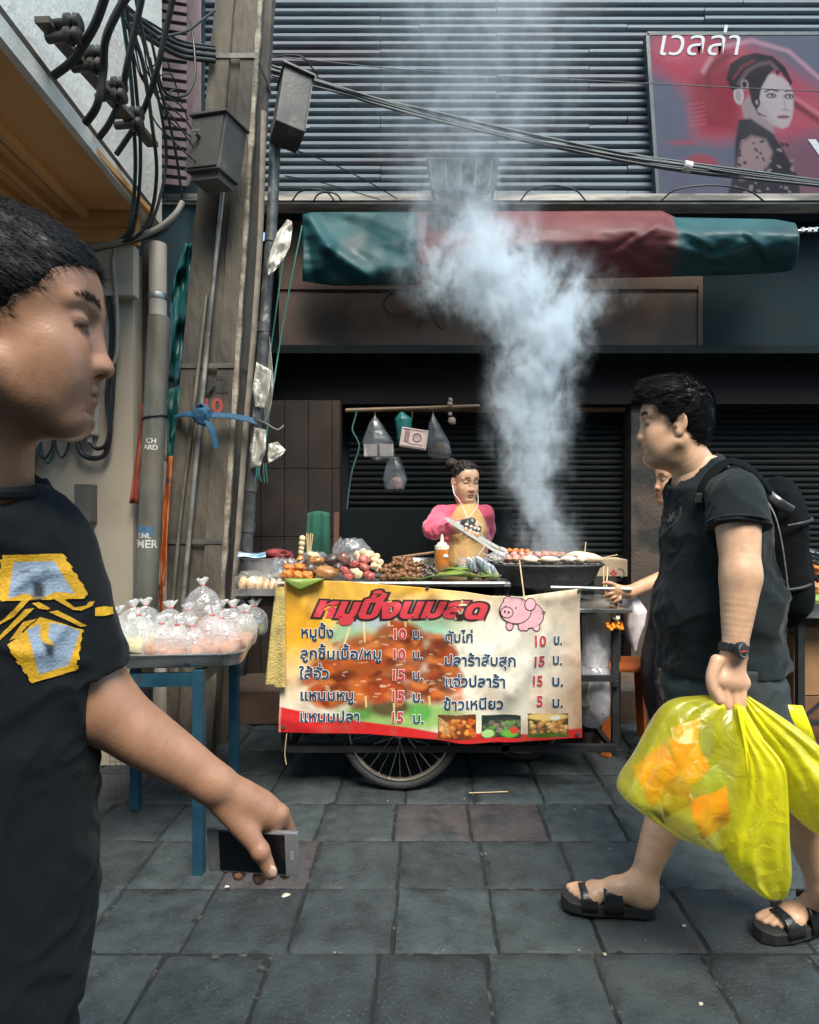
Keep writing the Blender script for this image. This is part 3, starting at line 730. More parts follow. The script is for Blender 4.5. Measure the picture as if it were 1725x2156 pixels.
# ================================================================ PRINTED SURFACES
def LN(r, g, b, k=1.0):
    f = lambda c: ((c / 255 + .055) / 1.055) ** 2.4 if c / 255 > .04045 else c / 255 / 12.92
    return np.array((f(r), f(g), f(b))) * k
class Paint:
    """colours on a regular grid of vertices; x right, y down"""
    def __init__(s, x0, y0, x1, y1, nx, ny, col):
        s.X, s.Y = np.meshgrid(np.linspace(x0, x1, nx), np.linspace(y0, y1, ny), indexing='ij')
        s.C = np.zeros((nx, ny, 3)); s.C[:] = col; s.px = (x1 - x0) / (nx - 1)
    def mix(s, a, col): s.C = s.C * (1 - a[..., None]) + np.asarray(col) * a[..., None]
    def poly(s, pts, col, soft=1.0, a=1.0):
        P = np.array(pts, float); ins = np.zeros(s.X.shape, bool); dist = np.full(s.X.shape, 1e9)
        for i in range(len(P)):
            x1, y1 = P[i]; x2, y2 = P[(i + 1) % len(P)]
            c = ((y1 > s.Y) != (y2 > s.Y)) & (s.X < (x2 - x1) * (s.Y - y1) / ((y2 - y1) if y2 != y1 else 1e-9) + x1); ins ^= c
            L = (x2 - x1) ** 2 + (y2 - y1) ** 2 + 1e-9; t = np.clip(((s.X - x1) * (x2 - x1) + (s.Y - y1) * (y2 - y1)) / L, 0, 1)
            dist = np.minimum(dist, np.hypot(s.X - x1 - t * (x2 - x1), s.Y - y1 - t * (y2 - y1)))
        sd = np.where(ins, -dist, dist); s.mix(np.clip(.5 - sd / (soft * s.px * 2), 0, 1) * a, col)
    def ell(s, cx, cy, rx, ry, col, soft=.15, a=1.0, rot=0):
        c, n = math.cos(rot), math.sin(rot); x = (s.X - cx) * c + (s.Y - cy) * n; y = -(s.X - cx) * n + (s.Y - cy) * c
        d = np.hypot(x / rx, y / ry); s.mix(np.clip((1 - d) / soft + .5, 0, 1) * a, col)
    def stroke(s, pts, w, col, a=1.0, soft=1.0):
        d = np.full(s.X.shape, 1e9); P = np.array(pts, float)
        for i in range(len(P) - 1):
            x1, y1 = P[i]; x2, y2 = P[i + 1]; L = (x2 - x1) ** 2 + (y2 - y1) ** 2 + 1e-9
            t = np.clip(((s.X - x1) * (x2 - x1) + (s.Y - y1) * (y2 - y1)) / L, 0, 1)
            d = np.minimum(d, np.hypot(s.X - x1 - t * (x2 - x1), s.Y - y1 - t * (y2 - y1)))
        s.mix(np.clip((w / 2 - d) / (soft * s.px * 1.5) + .5, 0, 1) * a, col)
    def nz(s, f, seed=0, o=3): return fbm(s.X, s.Y, 0 * s.X, f, seed, o)
    def mesh(s, name, pos, mat, parent=None):
        """pos(X, Y) -> (nx, ny, 3)"""
        k = MB(); k.grid(pos(s.X, s.Y)); c = np.ones((s.X.size, 4)); c[:, :3] = np.clip(s.C, 0, 1).reshape(-1, 3); k.c = c
        return k.build(name, mat, parent, True, 180)

# ---- poster on the cladding
def poster():
    t = empty('poster', (2.3, 3.9, 3.3), 'large faded red and grey beauty poster of a woman with sculpted black hair', 'poster')
    # paint space: pixels of the upper right zoom (0..1725 over 1000 source pixels)
    p = Paint(1010, 140, 1960, 850, 330, 250, LN(112, 120, 138))
    red = LN(205, 85, 105); dk = LN(120, 40, 55); pale = LN(210, 170, 180)
    p.ell(1180, 230, 190, 110, red, .6, .9); p.ell(1130, 200, 90, 60, LN(225, 120, 140), .7, .8)
    p.poly([(1100, 300), (1250, 200), (1420, 180), (1560, 260), (1760, 400), (1960, 480), (1960, 640), (1700, 560), (1560, 600), (1400, 560), (1290, 600), (1180, 580), (1170, 420)], red, 14, .85)
    p.poly([(1180, 330), (1330, 250), (1400, 330), (1370, 560), (1220, 550), (1185, 450)], LN(150, 42, 60), 10, .8)
    p.poly([(1240, 380), (1250, 280), (1330, 215), (1370, 230), (1270, 300), (1262, 380)], dk, 4, .8)
    p.stroke([(1235, 300), (1300, 200), (1450, 170), (1600, 215), (1725, 330), (1960, 450)], 16, LN(228, 180, 190), .8, 4)
    p.stroke([(1600, 430), (1725, 520), (1960, 590)], 26, LN(110, 40, 50), .8, 4); p.stroke([(1600, 400), (1725, 490), (1960, 560)], 14, LN(235, 150, 165), .7, 4)
    p.poly([(1520, 620), (1725, 560), (1960, 590), (1960, 850), (1600, 850)], LN(150, 70, 85), 20, .55)
    for i in range(6): p.stroke([(1165, 440 + i * 18), (1230, 430 + i * 18)], 6, LN(215, 120, 130), .5, 2)
    p.ell(1200, 690, 70, 40, LN(190, 70, 85), .5, .8); p.ell(1130, 600, 60, 12, red, .6, .5)
    p.C *= (1 + .05 * p.nz(.02, 3))[..., None]
    # the woman: neck and shoulder, lace, face, hair
    sk = LN(205, 198, 196); sk2 = LN(172, 160, 160); hr = LN(38, 36, 46)
    p.poly([(1385, 440), (1420, 400), (1500, 470), (1520, 560), (1470, 560), (1395, 500)], sk2, 2)
    p.poly([(1370, 505), (1420, 498), (1510, 560), (1560, 650), (1605, 740), (1610, 825), (1300, 825), (1340, 720), (1350, 600)], LN(48, 50, 62), 2)
    p.poly([(1375, 600), (1420, 570), (1480, 585), (1505, 640), (1480, 700), (1430, 740), (1360, 760), (1350, 700)], LN(170, 150, 148), 3)
    for i in range(60):
        a = random.uniform(1340, 1590); b = random.uniform(590, 820); p.ell(a, b, random.uniform(5, 13), random.uniform(4, 9), random.choice((LN(40, 42, 54), LN(165, 150, 150))), .5, .8, random.uniform(0, 3))
    p.poly([(1440, 400), (1470, 330), (1500, 300), (1560, 320), (1595, 350), (1608, 400), (1606, 450), (1598, 490), (1580, 530), (1552, 542), (1510, 525), (1470, 490), (1445, 455)], sk, 2)
    p.poly([(1445, 410), (1480, 440), (1500, 500), (1540, 538), (1500, 525), (1460, 480)], sk2, 8, .6)
    p.ell(1378, 400, 22, 40, sk, .2); p.ell(1376, 402, 11, 24, sk2, .4, .8)
    p.poly([(1350, 380), (1330, 330), (1350, 270), (1400, 235), (1460, 222), (1530, 235), (1580, 280), (1608, 345), (1598, 362), (1585, 335), (1560, 300), (1545, 320), (1535, 290), (1505, 320), (1475, 370), (1462, 420), (1450, 470), (1490, 492), (1455, 482), (1430, 430), (1420, 360), (1390, 370)], hr, 1.5)
    p.stroke([(1380, 350), (1420, 300), (1470, 270), (1520, 262), (1545, 290)], 16, LN(120, 100, 112), .8, 2); p.stroke([(1360, 330), (1400, 280), (1450, 255)], 10, LN(150, 60, 70), .8, 2)
    p.ell(1405, 355, 18, 22, LN(150, 140, 150), .3); p.ell(1405, 355, 9, 12, hr, .3); p.ell(1452, 430, 14, 22, hr, .3); p.ell(1452, 430, 6, 11, sk2, .3)
    for (a, b) in ((1515, 402), (1590, 405)):
        p.ell(a, b, 22, 11, LN(70, 62, 70), .5, .9); p.ell(a, b + 1, 11, 5, LN(225, 225, 225), .3); p.ell(a + 2, b, 5, 5, LN(25, 25, 30), .3)
    p.stroke([(1490, 385), (1515, 376), (1545, 384)], 6, LN(60, 50, 55)); p.stroke([(1575, 386), (1600, 380)], 5, LN(60, 50, 55))
    p.stroke([(1562, 400), (1572, 450), (1560, 462)], 4, sk2); p.ell(1572, 462, 14, 5, sk2, .5, .9)
    p.ell(1560, 492, 27, 8, LN(165, 110, 118), .3); p.stroke([(1535, 492), (1585, 490)], 2.5, LN(90, 60, 66))
    p.C *= (1 + .06 * p.nz(.4, 9, 2))[..., None]; p.C *= np.array((.36, .33, .36))
    d = 3.92
    def pos(X, Y): 
        u = 862.5 + X / 2.0; v = Y / 2.0; u = u + (v - 72) * .066 - 4
        return np.stack([(u - U0) / F * d, np.full_like(u, d), H - (v - V0) / F * d], -1)
    p.mesh('print', pos, M('posterprint', attr='Col', rough=.7, var=.08, vs=3, bump=.06, bs=6, spec=.12), t)
    def pt(X, Y, e=0): 
        r = pos(np.array([[X]]), np.array([[Y]]))[0, 0]; return Vector((r[0], r[1] - e, r[2]))
    k = MB()
    for a, b in (((1010, 140), (1960, 140)), ((1960, 140), (1960, 850)), ((1960, 850), (1010, 850)), ((1010, 850), (1010, 140))): k.bar(pt(*a) + Vector((0, .025, 0)), pt(*b) + Vector((0, .025, 0)), .022, .055, up=(0, 1, 0))
    k.build('frame', M('frame', (.035, .045, .05), .5), t)
    m = MB(); chars(m, 'เวลล่า', lambda x, y: pt(x, y, .003), 1040, 1395, 232, 82, shear=.25, off=.0)
    m.build('lettering', M('posterwhite', (.34, .35, .37), .5, var=.1), t); m = MB()
    v, f = text2d('W', 170, off=2); m.add([pt(1660 + x[0] * 1.6, 705 - x[1], .003) for x in v], f)
    m.build('lettering', M('posterwhite', (.34, .35, .37), .5, var=.1), t)
ZW = {}
def chars(m, s, pos, xl, xr, base, hgt, shear=0.0, off=0.0, res=3, dlift=0.00008):
    """set s glyph by glyph between xl and xr with the baseline at y = base; pos(x, y) gives the 3-D point; hgt is a consonant's height"""
    tone = '\u0e48\u0e49\u0e4a\u0e4b'; up = '\u0e31\u0e34\u0e35\u0e36\u0e37'
    bar = text2d('|', 1.0)[0][:, 0].max()
    W_ = lambda q: (text2d(q + '|', 1.0)[0][:, 0].max() - bar)
    tot = W_(s); ref = text2d('\u0e1a', 1.0)[0][:, 1].max(); sc = (xr - xl) / tot; sy = hgt / ref
    for i, ch in enumerate(s):
        if ch == ' ': continue
        pen = W_(s[:i]) if i else 0.0
        v, f = text2d(ch, 1.0, off=off, res=res, maxe=.09)
        if len(v) == 0: continue
        lift = .17 if ch in tone and i and s[i - 1] in up else 0.0
        P = []
        for a, b in v:
            y = b + lift; P.append(pos(xl + (pen + a + shear * y) * sc, base - y * sy) - Vector((0, dlift * (i % 2) + (.0003 if lift else 0), 0)))
        m.add(P, f)
poster()

# ---- floodlight over the ledge
def flood():
    t = empty('floodlight', W(975, 410, 3.7), 'large dark floodlight on the ledge half hidden in the smoke', 'lamp')
    a = [W(u, v, 3.62) for u, v in ((897, 334), (1052, 332), (1040, 402), (908, 404))]; b = [W(u, v, 3.86) for u, v in ((915, 350), (1035, 348), (1025, 412), (925, 413))]
    k = MB(); k.add(a + b, [(0, 1, 2, 3), (7, 6, 5, 4), (0, 4, 5, 1), (1, 5, 6, 2), (2, 6, 7, 3), (3, 7, 4, 0)]); k.build('housing', M('lampdark', (.006, .016, .020), .7, spec=.15), t)
    for u in (905, 1045): k = MB(); k.bar(W(u, 365, 3.66), W(u - 10 if u > 950 else u + 10, 420, 3.86), .02, .006); k.build('bracket', M('dgrey'), t)
    k = MB()
    for i in range(5): k.bar(W(905 + i * 33, 338 + 0, 3.615), W(912 + i * 29, 400, 3.615), .006, .006)
    k.build('lens_guard', M('dgrey'), t)
flood()

# ---- rolled canopy of green and red vinyl
def canopy():
    t = empty('canopy', W(1150, 520, 3.6), 'sagging green and red vinyl shop canopy rolled under the ledge', 'canopy')
    us = np.linspace(634, 1684, 220); ts = np.linspace(0, 1, 46)
    Uu, T = np.meshgrid(us, ts, indexing='ij')
    top = np.interp(us, [634, 655, 1400, 1430, 1640, 1684], [452, 447, 444, 458, 462, 470])[:, None]
    bot = np.interp(us, [634, 700, 880, 1000, 1250, 1425, 1550, 1640, 1670, 1684], [592, 601, 600, 588, 586, 582, 578, 574, 570, 562])[:, None]
    V = top + (bot - top) * T
    bulge = np.interp(us, [634, 700, 900, 1425, 1684], [.05, .08, .15, .22, .22])[:, None]
    crest = np.interp(us, [634, 880, 1050, 1400, 1684], [.75, .6, .42, .30, .30])[:, None]
    prof = np.where(T < crest, np.sin(T / crest * math.pi / 2), np.cos((T - crest) / (1 - crest) * math.pi / 2.2) )
    Y = 3.86 - bulge * prof
    def ridge(a, b, w, amp):
        ax, ay = a; bx, by = b; L = (bx - ax) ** 2 + (by - ay) ** 2; q = np.clip(((Uu - ax) * (bx - ax) + (V - ay) * (by - ay)) / L, 0, 1)
        d = np.hypot(Uu - ax - q * (bx - ax), V - ay - q * (by - ay)); return amp * np.exp(-(d / w) ** 2)
    for (a, b, w, m) in (((650, 460), (690, 520), 14, -.05), ((690, 520), (770, 578), 16, -.05), ((770, 578), (880, 560), 22, -.03), ((730, 470), (860, 540), 26, .03), ((650, 520), (660, 595), 15, .03),
                         ((1350, 500), (1400, 460), 8, -.02), ((1300, 520), (1330, 500), 6, .012), ((1430, 475), (1500, 520), 10, -.02), ((1450, 560), (1560, 500), 12, .014), ((1420, 520), (1520, 545), 10, -.014), ((1050, 520), (1250, 505), 14, -.02), ((1560, 470), (1620, 540), 9, -.015)):
        Y = Y + ridge(a, b, w, m)
    Y = Y + .012 * fbm(Uu, V * 2, 0 * V, .012, 5, 3)
    Xw = (Uu - U0) / F * (Y * .8 + 3.62 * .2); Zw = H - (V - V0) / F * Y
    cg = np.array((.006, .058, .066)); cr = np.array((.125, .030, .032))
    wob = 3 * np.sin(V / 30)
    C = np.where(((Uu + wob > 880) & (Uu + wob < 1424))[..., None], cr, cg)
    k = MB(); k.grid(np.stack([Xw, Y, Zw], -1)); c = np.ones((Uu.size, 4)); c[:, :3] = C.reshape(-1, 3); k.c = c
    k.build('vinyl_sheet', M('vinyl', attr='Col', rough=.56, var=.22, vs=4, bump=.15, bs=18, spec=.35, col2=(.05, .06, .06), mixs=2.2, mixt=(.62, .8)), t, True, 180, thick=.004)
    k = MB(); k.tube([W(1668, 488, 3.72), W(1722, 481, 3.72)], .008, 8)
    for u in (1690, 1704, 1716): k.tube([W(u, 489, 3.72), W(u, 480, 3.72)], .014, 8)
    k.build('roller_end', M('rod', (.5, .5, .48), .4, metal=.7), t, True)
    k = MB(); k.tube([W(700, 470, 3.9), W(1660, 488, 3.84)], .02, 10); k.build('roller_tube', M('dgrey'), t, True)
canopy()

# ================================================================ THE BANNER
DB = 2.68
def bwave(X, Y):
    """depth of the cloth, X, Y in banner pixels"""
    X = np.asarray(X, float); Y = np.asarray(Y, float); w = np.zeros(np.broadcast(X, Y).shape)
    def ridge(a, b, wd, amp):
        ax, ay = a; bx, by = b; L = (bx - ax) ** 2 + (by - ay) ** 2; q = np.clip(((X - ax) * (bx - ax) + (Y - ay) * (by - ay)) / L, 0, 1)
        return amp * np.exp(-(np.hypot(X - ax - q * (bx - ax), Y - ay - q * (by - ay)) / wd) ** 2)
    for (a, b, wd, m) in (((848, 120), (760, 300), 46, -.007), ((848, 120), (930, 330), 44, .006), ((848, 120), (1020, 240), 44, -.008), ((848, 120), (700, 190), 30, .008), ((1640, 125), (1290, 660), 60, -.020), ((1560, 250), (1420, 620), 50, .012),
                          ((1640, 130), (1480, 170), 40, -.012), ((100, 90), (330, 330), 50, -.008), ((1300, 130), (1200, 420), 70, .012), ((90, 240), (250, 560), 60, .007), ((1600, 500), (1450, 860), 60, -.010), ((980, 700), (1020, 920), 60, -.015), ((1250, 800), (1200, 920), 50, .012), ((60, 800), (300, 870), 40, -.006)):
        w = w + ridge(a, b, wd, m)
    return w + .004 * np.sin(X / 160.0 + Y / 300) + .010 * np.clip((Y - 600) / 300, 0, 1) * np.sin(X / 210 + 1) - .01 * np.clip((Y - 100) / 800, 0, 1)
def bpos(X, Y, e=0.0):
    u = 560.6 + np.asarray(X, float) * .4; v = 1190 + np.asarray(Y, float) * .4
    return (u - U0) / F * DB, DB + bwave(X, Y) - e, H - (v - V0) / F * DB
def banner():
    t = empty('menu_banner', W(905, 1545, DB), 'yellow and white printed menu banner with red Thai heading hung across the cart front', 'banner')
    nx, ny = 440, 230
    fx = np.linspace(0, 1, nx)[:, None]; fy = np.linspace(0, 1, ny)[None, :]
    topx = np.interp(fx, [0, .2, .485, .62, .70, .8, 1], [80, 84, 120, 142, 162, 168, 118]); botx = np.interp(fx, [0, .3, .52, .63, .78, 1], [880, 884, 913, 935, 931, 908])
    Y = topx + (botx - topx) * fy; X = (97 - 32 * fy) + ((1645 + 18 * fy) - (97 - 32 * fy)) * fx
    p = Paint(0, 0, 1, 1, nx, ny, LN(225, 218, 200)); p.X, p.Y, p.px = X, Y, 3.6
    yl = LN(236, 172, 40); wh = LN(226, 222, 208); br = LN(178, 116, 62)
    a = np.clip(1.15 - np.hypot((X - 100) / 620, (Y - 60) / 620), 0, 1); p.mix(np.clip(a * 1.7, 0, 1), yl)
    a = np.clip((330 - Y) / 240, 0, 1) * np.clip((1700 - X) / 900, 0, 1); p.mix(np.clip(a * 1.2, 0, 1), LN(232, 178, 66))
    a = np.clip((X - 1330) / 330, 0, 1) * np.clip((Y - 60) / 300, .35, 1); p.mix(a * .75, br)
    a = np.clip(1 - np.hypot((X - 1330) / 420, (Y - 420) / 320), 0, 1); p.mix(np.clip(a * 1.2, 0, .7), wh)
    p.mix(np.clip(.35 * p.nz(.012, 4), 0, .35), LN(150, 95, 45))
    # greenery and plate behind the meat
    p.ell(700, 330, 330, 110, LN(150, 180, 120), .7, .7); p.ell(420, 370, 90, 70, LN(120, 180, 150), .8, .7); p.ell(560, 290, 130, 50, LN(150, 170, 200), .6, .6); p.ell(870, 330, 90, 70, LN(120, 185, 165), .8, .6)
    p.ell(720, 790, 330, 80, LN(120, 170, 70), .6, .85); p.ell(500, 770, 60, 40, LN(60, 140, 60), .5, .8); p.ell(810, 770, 60, 50, LN(70, 150, 60), .5, .8); p.ell(650, 740, 110, 55, LN(70, 42, 30), .5, .9)
    # grilled meat: glossy browned lumps
    rr = random.Random(3)
    for (cx, cy, rx, ry) in ((520, 480, 150, 120), (340, 560, 120, 80), (480, 620, 180, 110), (330, 680, 110, 70), (710, 460, 140, 160), (700, 380, 130, 80), (920, 480, 85, 110), (870, 640, 130, 90), (960, 600, 80, 70), (640, 650, 110, 70)):
        p.ell(cx, cy, rx, ry, LN(150, 74, 30), .35, .95)
        for q in range(22):
            ax, ay = cx + rr.gauss(0, rx * .45), cy + rr.gauss(0, ry * .45); sr = rr.uniform(12, 40)
            p.ell(ax, ay, sr * 1.3, sr * .8, rr.choice((LN(196, 98, 40), LN(120, 48, 22), LN(170, 70, 32), LN(90, 34, 20), LN(205, 120, 60))), .8, .75, rr.uniform(-.6, .6))
        for q in range(9):
            ax, ay = cx + rr.gauss(0, rx * .4), cy + rr.gauss(0, ry * .4); p.stroke([(ax, ay), (ax + rr.uniform(10, 34), ay + rr.uniform(-8, 8))], rr.uniform(3, 6), LN(238, 206, 170), .7, 1)
    for xs in ((512, 255, 520, 400), (730, 280, 735, 320), (640, 250, 648, 310), (440, 330, 410, 420), (525, 690, 528, 740), (672, 690, 676, 800), (858, 690, 862, 730)): p.stroke([xs[:2], xs[2:]], 9, LN(225, 200, 140), .9)
    # red strip along the foot
    edge = np.interp(X, [65, 170, 500, 760, 900, 1380, 1660], [738, 760, 812, 846, 872, 884, 852]); p.mix(np.clip((Y - edge) / 8, 0, 1), LN(196, 38, 40))
    # three food pictures
    for (x0, y0, x1, y1, base, cols) in ((905, 782, 1105, 910, LN(96, 50, 24), (LN(205, 105, 40), LN(178, 78, 28), LN(225, 140, 60), LN(120, 52, 24))), (1133, 787, 1340, 908, LN(40, 52, 50), (LN(100, 98, 84), LN(128, 122, 100), LN(60, 62, 54), LN(90, 150, 60))), (1375, 778, 1590, 905, LN(58, 66, 34), (LN(196, 140, 74), LN(160, 98, 44), LN(215, 170, 110), LN(120, 72, 34)))):
        msk = ((X > x0) & (X < x1) & (Y > y0) & (Y < y1)); keep = p.C.copy(); p.C[msk] = base
        for q in range(70):
            ax, ay = rr.uniform(x0 + 18, x1 - 10), rr.uniform(y0 + 26, y1 - 12); sr = rr.uniform(7, 17); c = rr.choice(cols)
            p.ell(ax, ay, sr, sr * .8, c, .5, .95); p.ell(ax - sr * .2, ay - sr * .3, sr * .35, sr * .25, c * 1.6, .6, .8)
        if x0 == 1133:
            p.ell(1168, 885, 34, 22, LN(170, 210, 130), .2); p.ell(1280, 885, 44, 20, LN(100, 175, 60), .5); p.ell(1305, 868, 24, 18, LN(205, 70, 50), .3)
        if x0 == 1375: p.ell(1480, 795, 110, 18, LN(222, 186, 110), .3); p.ell(1520, 800, 26, 14, LN(225, 220, 200), .3); p.ell(1480, 895, 110, 16, LN(60, 100, 30), .4)
        if x0 == 905:
            for q in range(6): p.stroke([(910, 800 + q * 12), (960, 830 + q * 12)], 4, LN(230, 200, 140))
        p.C = np.where(msk[..., None], p.C, keep)
    # grime, hem
    p.mix(np.clip(.5 * p.nz(.008, 21, 4) - .08, 0, .28), LN(120, 96, 66)); p.mix(np.clip((14 - (X - X[:1, :])) / 6, 0, 1) * .25, LN(240, 230, 200)); p.C *= (1 + .05 * p.nz(.05, 8, 2))[..., None]
    q = p.mesh('cloth', lambda x, y: np.stack(bpos(x, y), -1), M('bannercloth', attr='Col', rough=.48, var=.05, vs=3, bump=.12, bs=14, spec=.4), t)
    md = q.modifiers.new('solid', 'SOLIDIFY'); md.thickness = .0012; md.offset = 1
    # lettering
    mw, mn, mr, mh, mbk = M('ink_white', (.80, .78, .74), .5, var=.06), M('ink_navy', (.012, .055, .115), .5, var=.1), M('ink_red', (.50, .045, .05), .5, var=.1), M('ink_head', (.55, .045, .06), .45, var=.15), M('ink_black', (.03, .015, .018), .5, var=.1)
    m = MB(); P_ = lambda e: (lambda x, y: Vector([float(q) for q in bpos(x, y, e)]))
    def line(s, xl, xr, base, h, c, sh=0.0, bold=.022):
        m = MB(); m.cur = 0; chars(m, s, P_(.0022), xl, xr, base, h, sh, bold + .030, 3); m.cur = c; chars(m, s, P_(.0034), xl, xr, base, h, sh, bold, 3); m.build('lettering', [mw, mn, mr], t)
    for s, xl, xr, b in (('หมูปิ้ง', 180, 360, 378), ('ลูกชิ้นเนื้อ/หมู', 178, 610, 490), ('ใส้อั่ว', 175, 336, 594), ('แหนมหมู', 178, 466, 706), ('แหนมปลา', 176, 498, 818), ('ตับไก่', 940, 1092, 404), ('ปลาร้าสับสุก', 936, 1316, 526), ('แจ่วปลาร้า', 938, 1260, 636), ('ข้าวเหนียว', 932, 1250, 752)):
        line(s, xl, xr, b, 42, 1)
    for s, xl, xr, b, k in (('10', 660, 738, 388, 1), ('10', 658, 734, 494, 1), ('15', 655, 732, 602, 1), ('15', 652, 730, 712, 1), ('15', 652, 726, 822, 1), ('10', 1398, 1470, 420, 2), ('15', 1396, 1468, 528, 2), ('15', 1394, 1456, 634, 2), ('5', 1420, 1456, 738, 2)):
        line(s, xl, xr, b, 42, 2, 0.0, .03)
    for xl, xr, b in ((768, 826, 386), (768, 826, 494), (768, 828, 604), (768, 832, 716), (770, 832, 826), (1510, 1558, 414), (1504, 1556, 518), (1498, 1560, 628), (1498, 1562, 740)): line('บ.', xl, xr, b, 42, 1)
    m = MB()
    for off, e, c in ((.125, .0022, 0), (.052, .0036, 1)):
        m.cur = c; hp = P_(e)
        def wob(x, y): return hp(x, y + 12 * math.sin((x - 230) / 150.0) * .5 + (x - 230) * .022)
        chars(m, 'หมูปิ้งนมสด', wob, 246, 1150, 262, 74, .30, off, 4, .0002)
    m.build('heading_lettering', [mbk, mh], t)
    # pig drawing
    m = MB(); pk = M('ink_pink', (.72, .40, .44), .5, var=.12, vs=20)
    def disc(cx, cy, rx, ry, e, c, rot=0, n=26):
        m.cur = c; hp = P_(e); vs_ = [hp(cx, cy)] + [hp(cx + q * (rx * math.cos(a) * math.cos(rot) - ry * math.sin(a) * math.sin(rot)), cy + q * (rx * math.cos(a) * math.sin(rot) + ry * math.sin(a) * math.cos(rot))) for q in (.33, .67, 1) for a in np.linspace(0, 2 * math.pi, n + 1)[:-1]]
        m.add(vs_, [(0, 1 + i, 1 + (i + 1) % n) for i in range(n)] + [(1 + g * n + i, 1 + (g + 1) * n + i, 1 + (g + 1) * n + (i + 1) % n, 1 + g * n + (i + 1) % n) for g in (0, 1) for i in range(n)])
    def blobp(cx, cy, rx, ry, e, rot=0, w=5): disc(cx, cy, rx + w, ry + w, e, 0, rot); disc(cx, cy, rx, ry, e + .0007, 1, rot)
    hp = P_(.002); m.cur = 0
    m.tube([hp(1445, 250), hp(1462, 258), hp(1468, 246), hp(1456, 240)], .0018, 5)
    for x in (1282, 1345, 1365, 1420): blobp(x, 322, 16, 20, .0016, 0)
    blobp(1380, 262, 76, 66, .0022); blobp(1312, 240, 80, 66, .0032); blobp(1272, 184, 20, 14, .0030, -.5); blobp(1390, 206, 26, 30, .0044, .3)
    blobp(1268, 250, 30, 26, .0044); disc(1258, 246, 5, 8, .0054, 0); disc(1278, 250, 5, 8, .0054, 0); disc(1262, 218, 4, 5, .0046, 0); disc(1316, 226, 4, 5, .0046, 0)
    m.build('pig_drawing', [M('ink_outline', (.06, .03, .04), .5), pk], t)
    # eyelets
    for i, (x, y) in enumerate(((848, 120), (92, 850), (1637, 888), (1638, 128))):
        k = MB(); c = P_(.002)(x, y); mm = Euler((R(90), 0, 0)).to_matrix(); k.lathe([(.004, 0), (.0085, 0), (.0085, .0025), (.004, .0035)], c, 16, m=mm); k.build('eyelet', M('eyelet', (.25, .22, .2), .35, metal=.8), t, True)
banner()
def towel():
    k = MB(); vs = np.linspace(0, 1, 26); us = np.linspace(0, 1, 30)
    P = np.zeros((30, 26, 3))
    for i, a in enumerate(us):
        for j, b in enumerate(vs):
            half = 9 + 13 * b ** .8; c = 590 - 10 * b
            ph = a * 2 * math.pi; u = c + half * math.cos(ph); v = 1235 + (206 + (6 if math.cos(ph) > 0 else 0)) * b
            P[i, j] = W(u, v, 2.655 + .012 * math.sin(ph) + .010 * math.sin(a * 19) * b)
    k.grid(P); o = k.build('towel', M('towel', (.50, .38, .13), .9, var=.2, vs=30, col2=(.22, .19, .12), mixs=9, mixt=(.52, .7), bump=.6, bs=120), None, True, 180)
    tag(o, 'dirty yellow towel hanging folded at the left edge of the menu banner', 'towel')
towel()
# ================================================================ CART AND WHAT STANDS ON IT
ZT = .932                                   # cart top
msteel = M('stainless', (.45, .45, .44), .32, metal=.9, var=.2, vs=7, bump=.05)
mtube = M('tubesteel', (.5, .5, .49), .35, metal=.85, var=.25, vs=10)
miron = M('darkiron', (.022, .022, .024), .6, metal=.3, var=.4, vs=10)
def wheel(t, c, r):
    w = MB(); mm = Euler((R(90), 0, 0)).to_matrix()
    def tor(rad, r1, r2, n=48, s=10):
        k = MB(); o = []; 
        for i in range(n):
            a = 2 * math.pi * i / n
            for j in range(s):
                b = 2 * math.pi * j / s; q = rad + r1 * math.cos(b); o.append((c[0] + q * math.cos(a), c[1] + r2 * math.sin(b), c[2] + q * math.sin(a)))
        k.add(o, [(i * s + j, i * s + (j + 1) % s, ((i + 1) % n) * s + (j + 1) % s, ((i + 1) % n) * s + j) for i in range(n) for j in range(s)]); return k
    hub = MB(); hub.lathe([(.008, -.045), (.03, -.04), (.03, -.034), (.014, -.03), (.014, .03), (.03, .034), (.03, .04), (.008, .045)], c, 16, m=mm)
    wh = hub.build('wheel', M('hubsteel', (.3, .29, .28), .4, metal=.8, var=.3), t, True)
    tor(r - .019, .019, .019).build('tyre', M('rubber', (.020, .020, .021), .75, var=.4, vs=20, bump=.4, bs=90), wh, True)
    tor(r - .043, .008, .015).build('rim', M('rimsteel', (.42, .37, .31), .35, metal=.85, var=.3, vs=12), wh, True)
    sp = MB()
    for i in range(28):
        a = 2 * math.pi * i / 28; s = 1 if i % 2 else -1; b = a + s * .38 * (1 if (i // 2) % 2 else -1)
        sp.tube([(c[0] + .028 * math.cos(b), c[1] + s * .037, c[2] + .028 * math.sin(b)), (c[0] + (r - .047) * math.cos(a), c[1] + s * .004, c[2] + (r - .047) * math.sin(a))], .0014, 5)
    sp.build('spokes', M('spoke', (.45, .43, .40), .35, metal=.85), wh)
